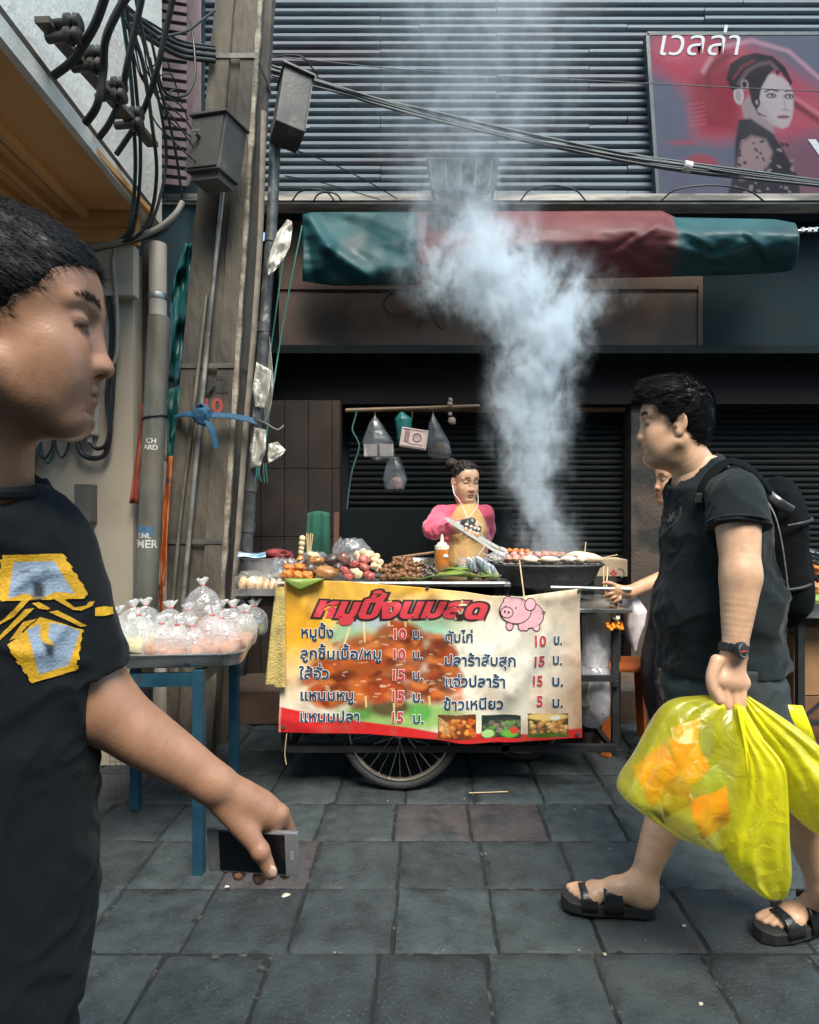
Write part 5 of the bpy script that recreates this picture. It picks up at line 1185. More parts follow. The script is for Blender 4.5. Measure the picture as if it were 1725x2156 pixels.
# ---- blue table with the tray of tied soup bags
def soup_table():
    mb = M('bluepaint', (.008, .048, .078), .5, var=.25, vs=7, col2=(.02, .025, .028), mixs=14, mixt=(.62, .7))
    t = empty('blue_table', (-1.0, 2.35, 0), 'blue painted steel table under the tray of soup bags', 'table')
    L = ((-.785, 2.11), (-.82, 2.60), (-1.20, 2.09), (-1.225, 2.58)); zt = .70
    for x, y in L:
        k = MB(); k.bar((x, y, 0), (x, y, zt), .036, .036, bev=.003); k.build('leg', mb, t)
    k = MB(); q = lambda i: Vector((*L[i], zt - .035))
    for a, b in ((0, 2), (1, 3), (0, 1), (2, 3)): d = (q(b) - q(a)).normalized() * .0185; k.bar(q(a) + d, q(b) - d, .02, .045)
    k.build('apron', mb, t)
    # tray
    tr = empty('metal_tray', (-.98, 2.42, zt), 'shallow stainless tray full of tied soup bags on the blue table', 'tray')
    C = [Vector(p) for p in ((-.635, 2.10, 0), (-.75, 2.80, 0), (-1.30, 2.74, 0), (-1.24, 2.04, 0))]; z0 = zt + .004
    cen = sum(C, Vector()) / 4
    def ring(f, z, rr=.06): 
        o = []
        for i in range(4):
            p = cen + (C[i] - cen) * f; a = (C[i - 1] - C[i]).normalized(); b = (C[(i + 1) % 4] - C[i]).normalized()
            for s in np.linspace(0, 1, 6): o.append(p + a * rr * (1 - s) ** 2 + b * rr * s ** 2 + Vector((0, 0, z)))
        return o
    k = MB(); P = [ring(.90, z0), ring(.965, z0 + .008), ring(.99, z0 + .04), ring(1.0, z0 + .052), ring(1.012, z0 + .052), ring(1.012, z0 + .046)]
    k.grid([r + [r[0]] for r in P]); n = len(k.v); k.add(ring(.90, z0), [tuple(range(24))]); k.build('tray', M('traysteel', (.50, .50, .49), .3, metal=.9, var=.2, vs=6), tr, True, 40, thick=.0015)
    # soup bags
    rr = random.Random(5); spots = [(430, 1308, 2.60, 1.25, 0, 'tall clear bag with red brown sauce standing highest on the tray'), (528, 1335, 2.66, .95, 1, 'clear bag with green vegetables at the back right of the tray'), (476, 1318, 2.68, .85, 2, 'clear bag at the back beside the green vegetables'), (488, 1330, 2.62, .95, 3, 'clear bag just behind the front right bags'),
        (275, 1335, 2.55, 1.0, 3, 'clear bag at the back left nearest the man in the dark T-shirt'), (310, 1325, 2.6, 1.0, 3, 'clear bag at the back left with a tall white knot'), (350, 1322, 2.6, 1.0, 3, 'clear bag with red tie left of the tall sauce bag'), (388, 1325, 2.6, .95, 3, 'clear bag with red tie just left of the tall sauce bag'),
        (300, 1362, 2.36, 1.0, 4, 'yellowish clear bag at the front left of the tray'), (335, 1372, 2.30, 1.0, 5, 'clear bag of pink sauce at the front with a red tie'), (372, 1360, 2.40, .9, 0, 'small clear bag with a red brown lump in the middle'), (400, 1378, 2.26, 1.0, 5, 'clear bag of pink sauce in the front row middle'), (440, 1368, 2.32, 1.0, 5, 'clear bag of pink sauce with a red tie in the front row'), (478, 1368, 2.34, 1.05, 5, 'clear bag of pink sauce at the front right corner'), (505, 1352, 2.45, 1.0, 5, 'clear bag leaning over the right rim of the tray'), (362, 1380, 2.2, .9, 5, 'low clear bag at the very front of the tray'), (255, 1365, 2.35, 1.0, 4, 'clear yellowish bag half hidden by the dark sleeve'), (450, 1345, 2.5, 1.0, 0, 'clear bag with brown sauce right of the tall one')]
    cont = [M('sauce_brown', (.30, .075, .015), .35, var=.4, vs=30), M('sauce_green', (.15, .17, .03), .4, var=.5, vs=60), M('sauce_clear', (.55, .52, .47), .3), M('sauce_pale', (.55, .50, .45), .3, var=.2), M('sauce_yellow', (.62, .58, .30), .3), M('sauce_pink', (.52, .25, .15), .35, var=.25, vs=30)]
    mk = film('knotfilm', (.92, .92, .92), .8, .25, 120, .3)
    for i, (u, v, d, sc, ci, lb) in enumerate(spots):
        x = WX(u, d); c = Vector((x, d, z0 + .003)); sc = sc * rr.uniform(.88, 1.12); r = .060 * sc * rr.uniform(.92, 1.1); h = (.128 if i else .175) * sc
        t2 = empty('soup_bag', c, lb, 'bag of soup', 'tied soup bags on the tray'); sd = rr.randrange(999)
        k = MB(); P = []; N = 28
        for q in np.linspace(0, 1, 16):
            p = [(0, .75), (.08, .97), (.25, 1.04), (.5, 1.0), (.72, .86), (.87, .6), (.95, .28), (1, .10)]; rad = np.interp(q, [a for a, _ in p], [b for _, b in p])
            row = []
            for a in np.linspace(0, 2 * math.pi, N + 1):
                pl = 1 + (.05 * math.sin(a * 9 + sd) + .03 * math.sin(a * 14 + 2 * sd)) * min(1, q * 2) + .06 * math.sin(a * 3 + sd)
                row.append(c + Vector((r * rad * pl * math.cos(a) + .02 * math.sin(sd) * q * q, r * rad * pl * math.sin(a), h * q)))
            P.append(row)
        k.grid(P); k.build('film', film('soupfilm', (.97, .97, .97), .25, .05, 28, .5), t2, True, 180)
        k = MB(); k.lathe([(r * .70, .002), (r * .92, .012), (r * .97, h * (.25 if ci != 3 else .08)), (r * .9, h * (.36 if ci != 3 else .12)), (r * .1, h * (.38 if ci != 3 else .14))], c, 18, jitter=.03); k.build('contents', cont[ci], t2, True, 60)
        k = MB(); kn = c + Vector((.02 * math.sin(sd), 0, h)); P = []
        for q in np.linspace(0, 1, 5):
            P.append([kn + Vector(((.007 + .016 * q) * (1 + .5 * math.sin(a * 4 + sd)) * math.cos(a), (.007 + .016 * q) * (1 + .5 * math.sin(a * 5 + sd)) * math.sin(a), .028 * q + .006 * math.sin(a * 3 + sd) * q)) for a in np.linspace(0, 2 * math.pi, 17)])
        k.grid(P); k.build('knot', mk, t2, True, 180)
        k = MB(); k.lathe([(.0085, -.003), (.0105, 0), (.0085, .003)], kn, 10); k.build('rubber_band', M('redband', (.6, .06, .04), .5), t2, True)
soup_table()
# ---- things round the right end of the cart
def right_side():
    t = empty('cardboard_box', W(1280, 1225, 3.3), 'brown cardboard box with a red and green emblem behind the brazier', 'box')
    a = W(1240, 1228, 3.3); b = W(1322, 1178, 3.3); k = MB(); k.box((a.x, 3.3, .9), (b.x, 3.5, b.z), bev=.004); k.build('carton', M('cardboard', (.40, .29, .19), .8, var=.15, vs=5), t)
    k = MB(); c = W(1300, 1207, 3.3)
    for q in range(4): k.blob(c + Vector((-.02 + .012 * math.cos(q * 1.57), -.001, .012 * math.sin(q * 1.57))), (.008, .0012, .008), None, 6, 0)
    k.build('flower_emblem', M('pred2', (.45, .05, .06), .6), t, True)
    k = MB(); k.tube([c + Vector((.012 + .024 * math.cos(x), -.001, .024 * math.sin(x))) for x in np.linspace(-1.2, 1.8, 12)], .004, 5, flat=.3); k.build('arc_emblem', M('pgreen2', (.04, .16, .12), .6), t)
    k = MB(); k.box((.60, 3.28, 0), (1.02, 3.52, .80)); o = thing_mesh(k, 'crate', M('darkcrate', (.03, .025, .022), .8, var=.4), 'dark crate carrying the cardboard box behind the brazier', 'crate', None, False)
    k = MB(); k.box((.66, 3.285, .806), (1.0, 3.515, .896)); thing_mesh(k, 'crate', M('darkcrate'), 'shallow dark crate directly under the cardboard box', 'crate', None, False)
    # marigold garland
    t = empty('flower_garland', W(1296, 1300, 2.75), 'orange marigold garland hanging from the cart rail', 'garland')
    mo = M('marigold', (.80, .27, .012), .7, var=.3, vs=60, bump=.8, bs=200); rr = random.Random(2)
    def clump(n, c, rx, rz, name, mat):
        k = MB()
        for i in range(n):
            p = c + Vector((rr.uniform(-rx, rx), rr.uniform(-.02, .02), rr.uniform(-rz, rz))); k.blob(p, (.0085, .0085, .007), (rr.random(), 0, rr.random()), 5, .3, 3, i)
        k.build(name, mat, t, True)
    clump(22, W(1296, 1284, 2.75), .026, .012, 'flower_ring', mo); clump(34, W(1297, 1318, 2.75), .038, .014, 'flower_ring', mo)
    clump(12, W(1296, 1300, 2.75), .012, .014, 'white_buds', M('jasmine', (.7, .68, .55), .7)); clump(8, W(1297, 1268, 2.75), .010, .016, 'leaf_cap', M('leafdark', (.05, .08, .02), .6))
    k = MB(); k.tube([W(1296, 1243, 2.71), W(1296, 1300, 2.75)], .002, 5); k.build('thread', mstick, t)
    # hanging bags
    def sack(name, rows, th, mat, label, seed, amp=.1, cat='bag', grp=None):
        k = MB(); P = []
        for (ul, ur, v, d) in rows:
            c = (W(ul, v, d) + W(ur, v, d)) / 2; h = (ur - ul) / 2 / F * d
            P.append([c + Vector((h * math.cos(a) * (1 + amp * float(fbm(math.cos(a) * 1.5, math.sin(a) * 1.5, v * .02, 1.7, seed, 3))), -min(th, h) * math.sin(a) * (1 + 2 * amp * float(fbm(math.cos(a) * 2, math.sin(a) * 2, v * .03, 2.3, seed + 3, 3))), 0)) for a in np.linspace(0, 2 * math.pi, 33)])
        # smooth rows
        Q = []
        for i in range(len(P) - 1):
            for q in np.linspace(0, 1, 5)[:-1]: Q.append([x * (1 - q) + y * q for x, y in zip(P[i], P[i + 1])])
        Q.append(P[-1]); k.grid(Q); return thing_mesh(k, name, mat, label, cat, grp, True, 180)
    fw = film('film40', (.93, .92, .94), .55, .14, 18, .5)
    sack('plastic_bag', ((1314, 1322, 1247, 2.80), (1312, 1345, 1262, 2.8), (1310, 1360, 1285, 2.8), (1312, 1356, 1315, 2.8), (1322, 1346, 1345, 2.8), (1334, 1340, 1370, 2.8)), .05, M('bagwhite', (.70, .60, .60), .35, var=.25, vs=16, stretch=(1, 1, .3), col2=(.50, .22, .25), mixs=16, mixt=(.56, .66), bump=.5, bs=30), 'white and pink plastic bag hanging at the right end of the cart', 4)
    sack('plastic_bag', ((1226, 1262, 1295, 2.9), (1226, 1276, 1330, 2.88), (1226, 1284, 1370, 2.86), (1226, 1280, 1400, 2.86)), .06, fw, 'upper clear plastic bag hanging beside the right edge of the menu banner', 6)
    sack('plastic_bag', ((1225, 1268, 1372, 2.9), (1222, 1286, 1410, 2.86), (1222, 1290, 1460, 2.85), (1224, 1288, 1500, 2.86), (1230, 1262, 1528, 2.88)), .08, fw, 'big clear plastic bag hanging below the other beside the menu banner', 9)
    sack('meat_bag', ((1232, 1250, 1436, 2.9), (1228, 1272, 1462, 2.88), (1232, 1284, 1490, 2.88), (1240, 1280, 1512, 2.9)), .05, M('pinkbag', (.60, .34, .36), .4, var=.3, vs=12, bump=.4, bs=30), 'pink wrapped bundle inside the big clear bag', 14, cat='bundle')
    # orange stool
    t = empty('plastic_stool', W(1320, 1440, 3.25), 'orange plastic stool on the pavement behind the hanging pink bag', 'stool')
    mo2 = M('stoolorange', (.40, .095, .02), .45, var=.15); b = W(1315, 1330, 3.3); z0 = .2 * 0
    k = MB(); k.box((b.x - .13, 3.16, .42), (b.x + .13, 3.42, .45), bev=.01); k.build('seat', mo2, t)
    for sx in (-1, 1):
        for sy in (-1, 1): k = MB(); k.bar((b.x + sx * .14, 3.29 + sy * .14, 0), (b.x + sx * .11, 3.29 + sy * .11, .418), .045, .03); k.build('leg', mo2, t)
    # second stall at the right margin
    t = empty('food_stall', W(1760, 1300, 2.9), 'second food stall at the right edge behind the backpack', 'stall')
    k = MB(); k.box((WX(1655, 2.8), 2.78, .79), (2.6, 3.3, .82), bev=.004); k.box((WX(1655, 2.8), 2.77, .765), (2.6, 2.779, .83)); k.build('worktop', msteel, t)
    for x in (WX(1690, 2.8), 2.3):
        for y in (2.82, 3.26): k = MB(); k.bar((x, y, 0), (x, y, .764), .03); k.build('leg', miron, t)
    k = MB(); k.bar((WX(1690, 2.8) + .016, 2.82, .28), (2.285, 2.82, .28), .025); k.bar((WX(1690, 2.8) + .016, 2.82, .30), (2.0, 2.82, .55), .012); k.build('brace', miron, t)
    g = 'food on the second stall'
    def lump(u, v, d, rx, rz, mat, lb, cat='food', name='food_pile', amp=.3):
        k = MB(); k.blob(W(u, v, d), (rx * d / F, rx * .8 * d / F, rz * d / F), None, 14, amp, 5, random.randrange(99)); return thing_mesh(k, name, mat, lb, cat, g, True, 180)
    lump(1712, 1262, 2.9, 24, 12, M('leaf'), 'green leaf bundle at the front of the second stall', 'leaf', 'leaf_bundle', .15)
    lump(1716, 1240, 2.95, 24, 13, M('crumb', (.45, .19, .07), .7, var=.5, vs=70, bump=.8, bs=120), 'brown fried crumbly food on the second stall')
    lump(1712, 1224, 3.0, 20, 8, M('redveg', (.45, .05, .02), .3, var=.3), 'shiny red food on the second stall')
    lump(1716, 1200, 3.05, 22, 9, M('orangefood', (.75, .22, .02), .4, var=.3), 'orange food at the back of the second stall')
    lump(1708, 1276, 2.85, 16, 6, M('crumb'), 'small brown crumbs at the front edge of the second stall')
    k = MB(); k.blob(W(1712, 1172, 2.95), (.10, .06, .03), (0, .3, 0), 12, .35, 3); thing_mesh(k, 'dark_bag', film('darkfilm', (.03, .05, .06), .85), 'dark plastic bag on top of the second stall', 'bag', None, True, 180)
    k = MB(); k.box((WX(1672, 2.9), 2.9, .03), (WX(1690, 2.9) - .0, 3.2, .66), bev=.004); thing_mesh(k, 'carton', M('darkcarton', (.16, .075, .035), .8, var=.2), 'narrow brown carton under the second stall', 'box', None, False)
    k = MB(); k.box((WX(1694, 2.9) + .0, 2.9, .38), (2.2, 3.2, .70), bev=.004); thing_mesh(k, 'carton', M('cardboard2', (.30, .16, .07), .8, var=.2), 'upper brown carton under the second stall', 'box', None, False)
    k = MB(); k.box((WX(1694, 2.9), 2.9, .03), (2.2, 3.2, .375), bev=.004); thing_mesh(k, 'carton', M('darkcarton'), 'lower dark brown carton under the second stall', 'box', None, False)
    # rod with bags hung in front of the shutter
    t = empty('hanging_rail', W(870, 860, 3.7), 'brown rail in front of the shutter with bags hung from it', 'rail')
    k = MB(); k.tube([W(728, 864, 3.8), W(1010, 855, 3.8)], .012, 8); k.build('rod', M('railbrown', (.16, .10, .055), .6, var=.4, vs=12), t)
    k = MB()
    for u, v in ((790, 862), (868, 860), (912, 858)): k.tube([W(u, v, 3.8), W(u, v + 20, 3.8)], .003, 5)
    k.build('hook', M('dgrey'), t)
    fc = film('film30', (.30, .32, .34), .28, .25, 16, .4); g = 'bags hung on the rail before the shutter'
    sack('plastic_bag', ((788, 792, 876, 3.8), (778, 802, 890, 3.8), (764, 828, 930, 3.8), (770, 832, 960, 3.8), (790, 826, 968, 3.8)), .06, fc, 'clear bag with two white boxes hanging leftmost on the rail', 31, .06, grp=g)
    for x0, x1, lb in ((766, 796, 'left white box in the leftmost hanging bag'), (799, 830, 'right white box in the leftmost hanging bag')):
        a = W(x0, 962, 3.8); b = W(x1, 936, 3.8); k = MB(); k.box((a.x + .004, 3.77, a.z), (b.x - .004, 3.83, b.z), bev=.004); thing_mesh(k, 'paper_box', M('paperbox', (.36, .33, .32), .8, var=.2), lb, 'box', None, False)
    sack('plastic_bag', ((842, 850, 868, 3.8), (830, 868, 882, 3.8), (834, 866, 900, 3.8), (838, 862, 930, 3.8), (842, 856, 945, 3.8)), .04, M('greenbag', (.01, .13, .115), .4, var=.2, vs=14, bump=.4, bs=30), 'teal carrier bag hanging behind the printed paper pack', 33, .1, grp=g)
    t = empty('paper_pack', W(872, 945, 3.72), 'pack of white paper bags printed in dark red hanging from the rail', 'paper pack', g)
    m3 = Euler((0, R(9), 0)).to_matrix(); c = W(872, 924, 3.72)
    k = MB(); k.box((-.080, -.03, -.058), (.080, .03, .058), bev=.003); k.v = [m3 @ Vector(p) + c for p in k.v]; k.build('pack', M('packpaper', (.66, .52, .48), .8, var=.12), t)
    k = MB(); y = -.0312
    for a, b in (((-.072, -.05), (.072, -.05)), ((.072, -.05), (.072, .05)), ((.072, .05), (-.072, .05)), ((-.072, .05), (-.072, -.05)), ((-.035, -.035), (.06, -.035))): k.bar((a[0], y, a[1]), (b[0], y, b[1]), .004, .001)
    k.tube([(.018 + .024 * math.cos(q), y, .006 + .024 * math.sin(q)) for q in np.linspace(0, 6.28, 20)], .003, 5)
    for q in range(9): k.bar((-.060 + .0 * q, y, .044 - q * .009), (-.028, y, .044 - q * .009 + random.uniform(-.004, .004)), .004, .001)
    for q in range(5): k.bar((.004 + q * .006, y, -.008 + (q % 3) * .009), (.010 + q * .005, y, .022 - (q % 2) * .006), .003, .001)
    k.v = [m3 @ Vector(p) + c for p in k.v]; k.build('red_print', M('printred', (.22, .05, .045), .8), t)
    sack('plastic_bag', ((910, 914, 872, 3.8), (904, 924, 890, 3.8), (898, 946, 930, 3.8), (902, 952, 955, 3.8), (912, 948, 966, 3.8)), .05, fc, 'clear bag of brown food hanging right of the printed pack', 35, .1, grp=g)
    k = MB(); k.blob(W(932, 946, 3.8), (.05, .03, .04), None, 10, .2); thing_mesh(k, 'brown_bread', M('brownfood', (.13, .075, .04), .8), 'brown loaf in the hanging bag right of the printed pack', 'food')
    sack('plastic_bag', ((820, 842, 962, 3.78), (812, 850, 985, 3.78), (806, 858, 1010, 3.78), (812, 852, 1030, 3.78)), .05, fc, 'pleated clear bag hanging lowest on the rail', 37, .12, grp=g)
    k = MB(); k.blob(W(838, 1018, 3.78), (.036, .025, .036), None, 10, .25); thing_mesh(k, 'pink_parcel', M('pinkfood', (.36, .20, .18), .7, var=.3), 'pink parcel in the lowest hanging bag', 'parcel')
    t = empty('hanging_ornament', W(948, 862, 3.78), 'small pale ornament hanging at the right end of the rail', 'ornament', g)
    for u, v, r in ((949, 842, 5), (948, 850, 6), (948, 872, 5), (952, 886, 9)):
        k = MB(); k.blob(W(u, v, 3.76), (r * 3.76 / F, .012, r * .8 * 3.76 / F), None, 8, .2); k.build('bead', M('ornament', (.34, .25, .19), .6, var=.4), t, True, 180)
    k = MB(); k.tube([W(948, 835, 3.78), W(950, 890, 3.78)], .002, 5); k.build('thread', M('dgrey'), t)
    tubeobj('cord', [W(u, v, 3.76) for u, v in ((752, 862), (748, 880), (742, 905), (752, 925), (756, 945), (742, 990), (734, 1040), (728, 1100))], .005, M('cordteal', (.03, .09, .085), .6), 'thin teal cord hanging down beside the tiled pier', 'cord')
    # chair with green cloth, table behind the vendor
    t = empty('chair', W(680, 1180, 3.55), 'wooden chair with a green cloth over its back beside the tiled pier', 'chair')
    mw = M('chairwood', (.10, .04, .025), .6, var=.3)
    k = MB(); k.box((WX(640, 3.5), 3.40, .41), (WX(712, 3.5), 3.60, .45), bev=.006); k.build('seat', mw, t)
    for x in (WX(650, 3.5), WX(704, 3.5)):
        k = MB(); k.bar((x, 3.58, .46), (x, 3.60, WZ(1078, 3.55)), .03); k.build('back_post', mw, t)
        for y in (3.43, 3.58): k = MB(); k.bar((x, y, 0 if y < 3.6 else .2), (x, y, .405), .03); k.build('leg', mw, t)
    k = MB(); P = []
    for a in np.linspace(0, 1, 14):
        P.append([W(648 + 46 * a, 1076 + 100 * b, 3.52 - .02 * math.sin(b * 3) + .008 * math.sin(a * 14)) + Vector((-.02 * (1 - a) * b, 0, -.012 * (2 * a - 1) ** 2)) for b in np.linspace(0, 1, 12)])
    k.grid(P); o = thing_mesh(k, 'green_cloth', M('greencloth', (.010, .075, .045), .85, var=.25, vs=14), 'dark green cloth draped over the chair back', 'cloth', None, True, 180, thick=.006)
    k = MB(); k.box((WX(715, 3.62) , 3.62, .22), (WX(1080, 3.62), 3.95, WZ(1072, 3.75)), bev=.01); thing_mesh(k, 'cabinet', M('blackcab', (.004, .006, .007), .8, var=.4, spec=.12), 'low black cabinet standing behind the vendor', 'cabinet', None, False)
right_side()
# a bamboo stick and scraps on the pavement
k = MB(); a = Vector((WX(988, 2.71), 2.71, .007)); k.tube([a, a + Vector((.172, .01, .0015))], .0022, 6); thing_mesh(k, 'bamboo_stick', mstick, 'yellow bamboo stick dropped on the pavement in front of the cart', 'stick')
for i, (u, v, r, lb) in enumerate(((1441, 1953, .006, 'white scrap on the slab between the bags and the cart'), (478, 1870, .008, 'white torn scrap on the kerb edge of the slabs near the blue table'), (1476, 2118, .006, 'brown crumb on the pavement between the two sandals'), (603, 1888, .014, 'sandy broken chip in the slab corner below the phone'))):
    d = 1586 / (v - 1088); k = MB(); k.blob((WX(u, d), d, .005), (r, r * .7, .003), None, 6, .4, 2, i); thing_mesh(k, 'scrap', M('scrap', (.5, .45, .36), .8), lb, 'litter')

rr_ = random.Random(77)
for i in range(16):
    d = rr_.uniform(1.62, 2.9); x = rr_.uniform(-.55, .75) * d / 1.9; r = rr_.uniform(.002, .0055); k = MB(); k.blob((x, d, .0035), (r, r * rr_.uniform(.4, 1), .0022), (0, 0, rr_.uniform(0, 3)), 5, .5, 2, i); thing_mesh(k, 'crumb', M('scrap2', (.34, .29, .21), .85, var=.5, vs=60), 'tiny pale crumb lying on the pavement slabs', 'litter', 'tiny crumbs on the pavement')
# ================================================================ PEOPLE
def RZ(a): return Matrix.Rotation(a, 3, 'Z')
def RY(a): return Matrix.Rotation(a, 3, 'Y')
class Head:
    """head in its own frame: x forward, z up, origin at eye height in the middle of the skull"""
    def __init__(s, c, rot, sc=1.0): s.c = Vector(c); s.R = rot; s.s = sc
    def p(s, x, y, z): return s.c + s.R @ (Vector((x, y, z)) * s.s)
    def loc(s, P): return (P - np.array(s.c)) @ np.array(s.R) / s.s
    def build(s, B, nose=1.0, jaw=1.0, fem=False, eyes_open=True, lip=1.0):
        p = s.p; k = s.s
        E = lambda c, r, kk=.012, op='u', rot=None: B.ell(p(*c), [q * k for q in r], s.R if rot is None else s.R @ rot, kk * k, op)
        Cp = lambda a, b, ra, rb, kk=.01, op='u': B.cap(p(*a), p(*b), ra * k, rb * k, kk * k, op)
        E((-.012, 0, .034), (.092, .075, .083), .0)
        E((.026, 0, -.030), (.058, .0625, .080), .03)
        E((.042, 0, .036), (.046, .060, .052), .025)
        for y in (-1, 1):
            Cp((-.004, y * .055 * jaw, -.066), (.055, y * .024, -.112), .015, .014, .03)
            E((.052, y * .037, -.034), (.026, .023, .026), .022)
            Cp((.082, y * .008, .017), (.068, y * .046, .018), .0075, .006, .014)
        Cp((.064, -.010, -.108), (.064, .010, -.108), .0185, .0185, .022)
        E((.028, 0, -.092), (.045, .042, .030), .03)
        E((.064, 0, -.078), (.0195, .030, .024), .02)
        for y in (-1, 1):
            E((.091, y * .033, -.001), (.016, .021, .0125), .014, 's')
            E((.0685, y * .032, -.002), (.0135, .0145, .0125), .004)
            if not eyes_open: E((.0690, y * .032, -.001), (.0130, .0165, .0110), .006)
            else:
                Cp((.0800, y * .019, .0035), (.0735, y * .046, .0015), .0036, .0032, .004)
                Cp((.0805, y * .021, -.0085), (.0745, y * .045, -.0075), .0024, .0022, .004)
        Cp((.081, 0, .004), (.0895, 0, -.036), .0088, .0108, .012)
        E((.0915, 0, -.0455), (.0128 * nose, .0152, .0115), .009)
        for y in (-1, 1):
            E((.083, y * .0150, -.0475), (.0115, .0080, .0088), .007)
            E((.040, y * .040, -.066), (.034, .020, .034), .025)
            E((.058, y * .028, -.055), (.022, .020, .026), .02)
        for y in (-1, 1): E((.090, y * .0075, -.0565), (.006, .0035, .004), .004, 's')
        # lips
        Cp((.0835, -.006, -.0735), (.0835, .006, -.0735), .0068 * lip, .0068 * lip, .006)
        for y in (-1, 1):
            Cp((.0835, y * .005, -.0735), (.071, y * .025, -.0795), .0062 * lip, .003, .005)
            Cp((.082, y * .004, -.0865), (.071, y * .024, -.0805), .0072 * lip, .003, .005)
        for y in (-1, 1): Cp((.0925, 0, -.0798), (.074, y * .027, -.0800), .0016, .0012, .003, 's')
        E((.086, 0, -.0975), (.008, .018, .004), .010, 's')
        # ears
        for y in (-1, 1):
            m = RZ(y * R(-22)) @ RY(R(-8))
            E((-.012, y * .0775, -.014), (.0175, .0055, .031), .006, 'u', m)
            E((-.008, y * .0835, -.008), (.0095, .0045, .017), .004, 's', m)
            E((.0035, y * .0775, -.018), (.004, .004, .008), .004, 'u', m)
            E((-.006, y * .077, -.040), (.009, .0055, .010), .006, 'u', m)
        return s
    def neck(s, B, to, r=.056, r2=.062):
        B.limb([s.p(-.022, 0, -.035), s.p(-.03, 0, -.085), Vector(to)], [r * .97 * s.s, r * s.s, r2 * s.s], .03); 
        for y in (-1, 1): B.cap(s.p(-.02, y * .055, -.055), Vector(to) + s.R @ Vector((.035, y * .012, -.01)) * s.s, .011 * s.s, .010 * s.s, .02)
        return s
    def colour(s, skin, lipc, brow=1.0, closed=False, stub=0.0):
        skin = np.array(skin)
        def f(V):
            q = s.loc(V); x, y, z = q[:, 0], q[:, 1], q[:, 2]; ay = np.abs(y)
            C = np.tile(skin, (len(V), 1)) * (1 + .10 * fbm(V[:, 0], V[:, 1], V[:, 2], 28, 4, 3))[:, None]
            def mixc(a, c):
                nonlocal C
                a = np.clip(a, 0, 1)[:, None]; C = C * (1 - a) + np.array(c) * a
            fr = x > .045
            # reddish cheeks, nose and ears
            mixc(.22 * np.exp(-((ay - .04) / .02) ** 2 - ((z + .035) / .022) ** 2) * fr, skin * (1.15, .85, .78))
            mixc(.3 * np.exp(-(ay / .016) ** 2 - ((z + .047) / .014) ** 2) * fr, skin * (1.15, .85, .78))
            if stub:
                a_ = np.clip((-.052 - z) / .02, 0, 1) * np.clip((z + .15) / .02, 0, 1) * (x > -.02) * (.55 + .45 * vnoise(V[:, 0], V[:, 1], V[:, 2], 420, 6)); mixc(stub * a_, skin * (.42, .45, .50))
            mixc(.22 * np.clip(vnoise(V[:, 0], V[:, 1], V[:, 2], 160, 12) * 1.6 - .5, 0, 1), skin * .55)
            li = np.exp(-(ay / .022) ** 4 - ((z + .080) / .0095) ** 4) * (x > .070)
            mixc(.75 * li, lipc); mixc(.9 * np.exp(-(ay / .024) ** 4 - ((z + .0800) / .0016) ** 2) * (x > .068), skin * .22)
            by = .0235 - .0012 * (ay - .012) / .03 + .004 * np.sin(np.clip((ay - .012) / .036, 0, 1) * math.pi)
            br = np.clip((ay - .010) / .004, 0, 1) * np.clip((.050 - ay) / .008, 0, 1) * np.exp(-((z - by) / .0056) ** 2) * fr
            mixc(.96 * brow * br * (1 + .3 * vnoise(V[:, 0], V[:, 1], V[:, 2], 700, 3)), (.014, .012, .012))
            ex, ez = (ay - .032) / .0135, (z + .0025) / (.0050 if not closed else .0008); inside = (ex ** 2 + ez ** 2) < 1
            if not closed:
                eb = ((ex / 1.18) ** 2 + (ez / 1.5) ** 2 < 1) & fr; mixc(.75 * eb, skin * .25)
                mixc(1.0 * (inside & fr), (.52, .48, .44)); mixc(1.0 * ((((ay - .032) / .0058) ** 2 + ((z + .002) / .0058) ** 2 < 1) & inside & fr), (.012, .008, .006))
            else:
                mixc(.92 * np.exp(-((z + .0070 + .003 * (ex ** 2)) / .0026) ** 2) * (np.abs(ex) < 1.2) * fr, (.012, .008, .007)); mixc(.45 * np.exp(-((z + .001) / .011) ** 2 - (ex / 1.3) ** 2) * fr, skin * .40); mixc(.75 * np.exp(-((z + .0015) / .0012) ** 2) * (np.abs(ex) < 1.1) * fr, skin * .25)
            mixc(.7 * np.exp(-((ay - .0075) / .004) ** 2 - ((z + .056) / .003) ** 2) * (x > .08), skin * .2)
            return C
        return f
    def hair(s, h, line, thick=.012, top=.010, seed=0, tuft=0, noise=.003, extra=None, back=-.085):
        """short hair: a shell over the skull kept above the hair line z = line(x)"""
        lo = np.array(s.c) - .16 * s.s; B = Body(lo, np.array(s.c) + .16 * s.s, h); p = s.p; k = s.s
        B.ell(p(-.013, 0, .036), [(.092 + thick * .8) * k, (.075 + thick * .7) * k, (.083 + top) * k], s.R, 0)
        B.ell(p(.038, 0, .040), [(.048 + thick * .5) * k, (.060 + thick * .5) * k, (.050 + top) * k], s.R, .02 * k)
        B.ell(p(-.052, 0, -.02), [(.045 + thick * .5) * k, .060 * k, .07 * k], s.R, .02 * k)
        if extra: extra(B)
        rr = random.Random(seed)
        for i in range(tuft):
            a = rr.uniform(-2.6, 2.6); e = rr.uniform(.15, 1.35)
            d = Vector((math.cos(a) * math.cos(e), math.sin(a) * math.cos(e), math.sin(e)))
            b = Vector((d.x * .098, d.y * .082, .034 + d.z * (.086 + top * .6))); fl = Vector((.035, rr.uniform(-.02, .02), -.006)) + d * rr.uniform(.0, .010)
            B.cap(p(*(b - fl * .5)), p(*(b + fl * .6)), rr.uniform(.006, .009) * k, .0025 * k, .004 * k)
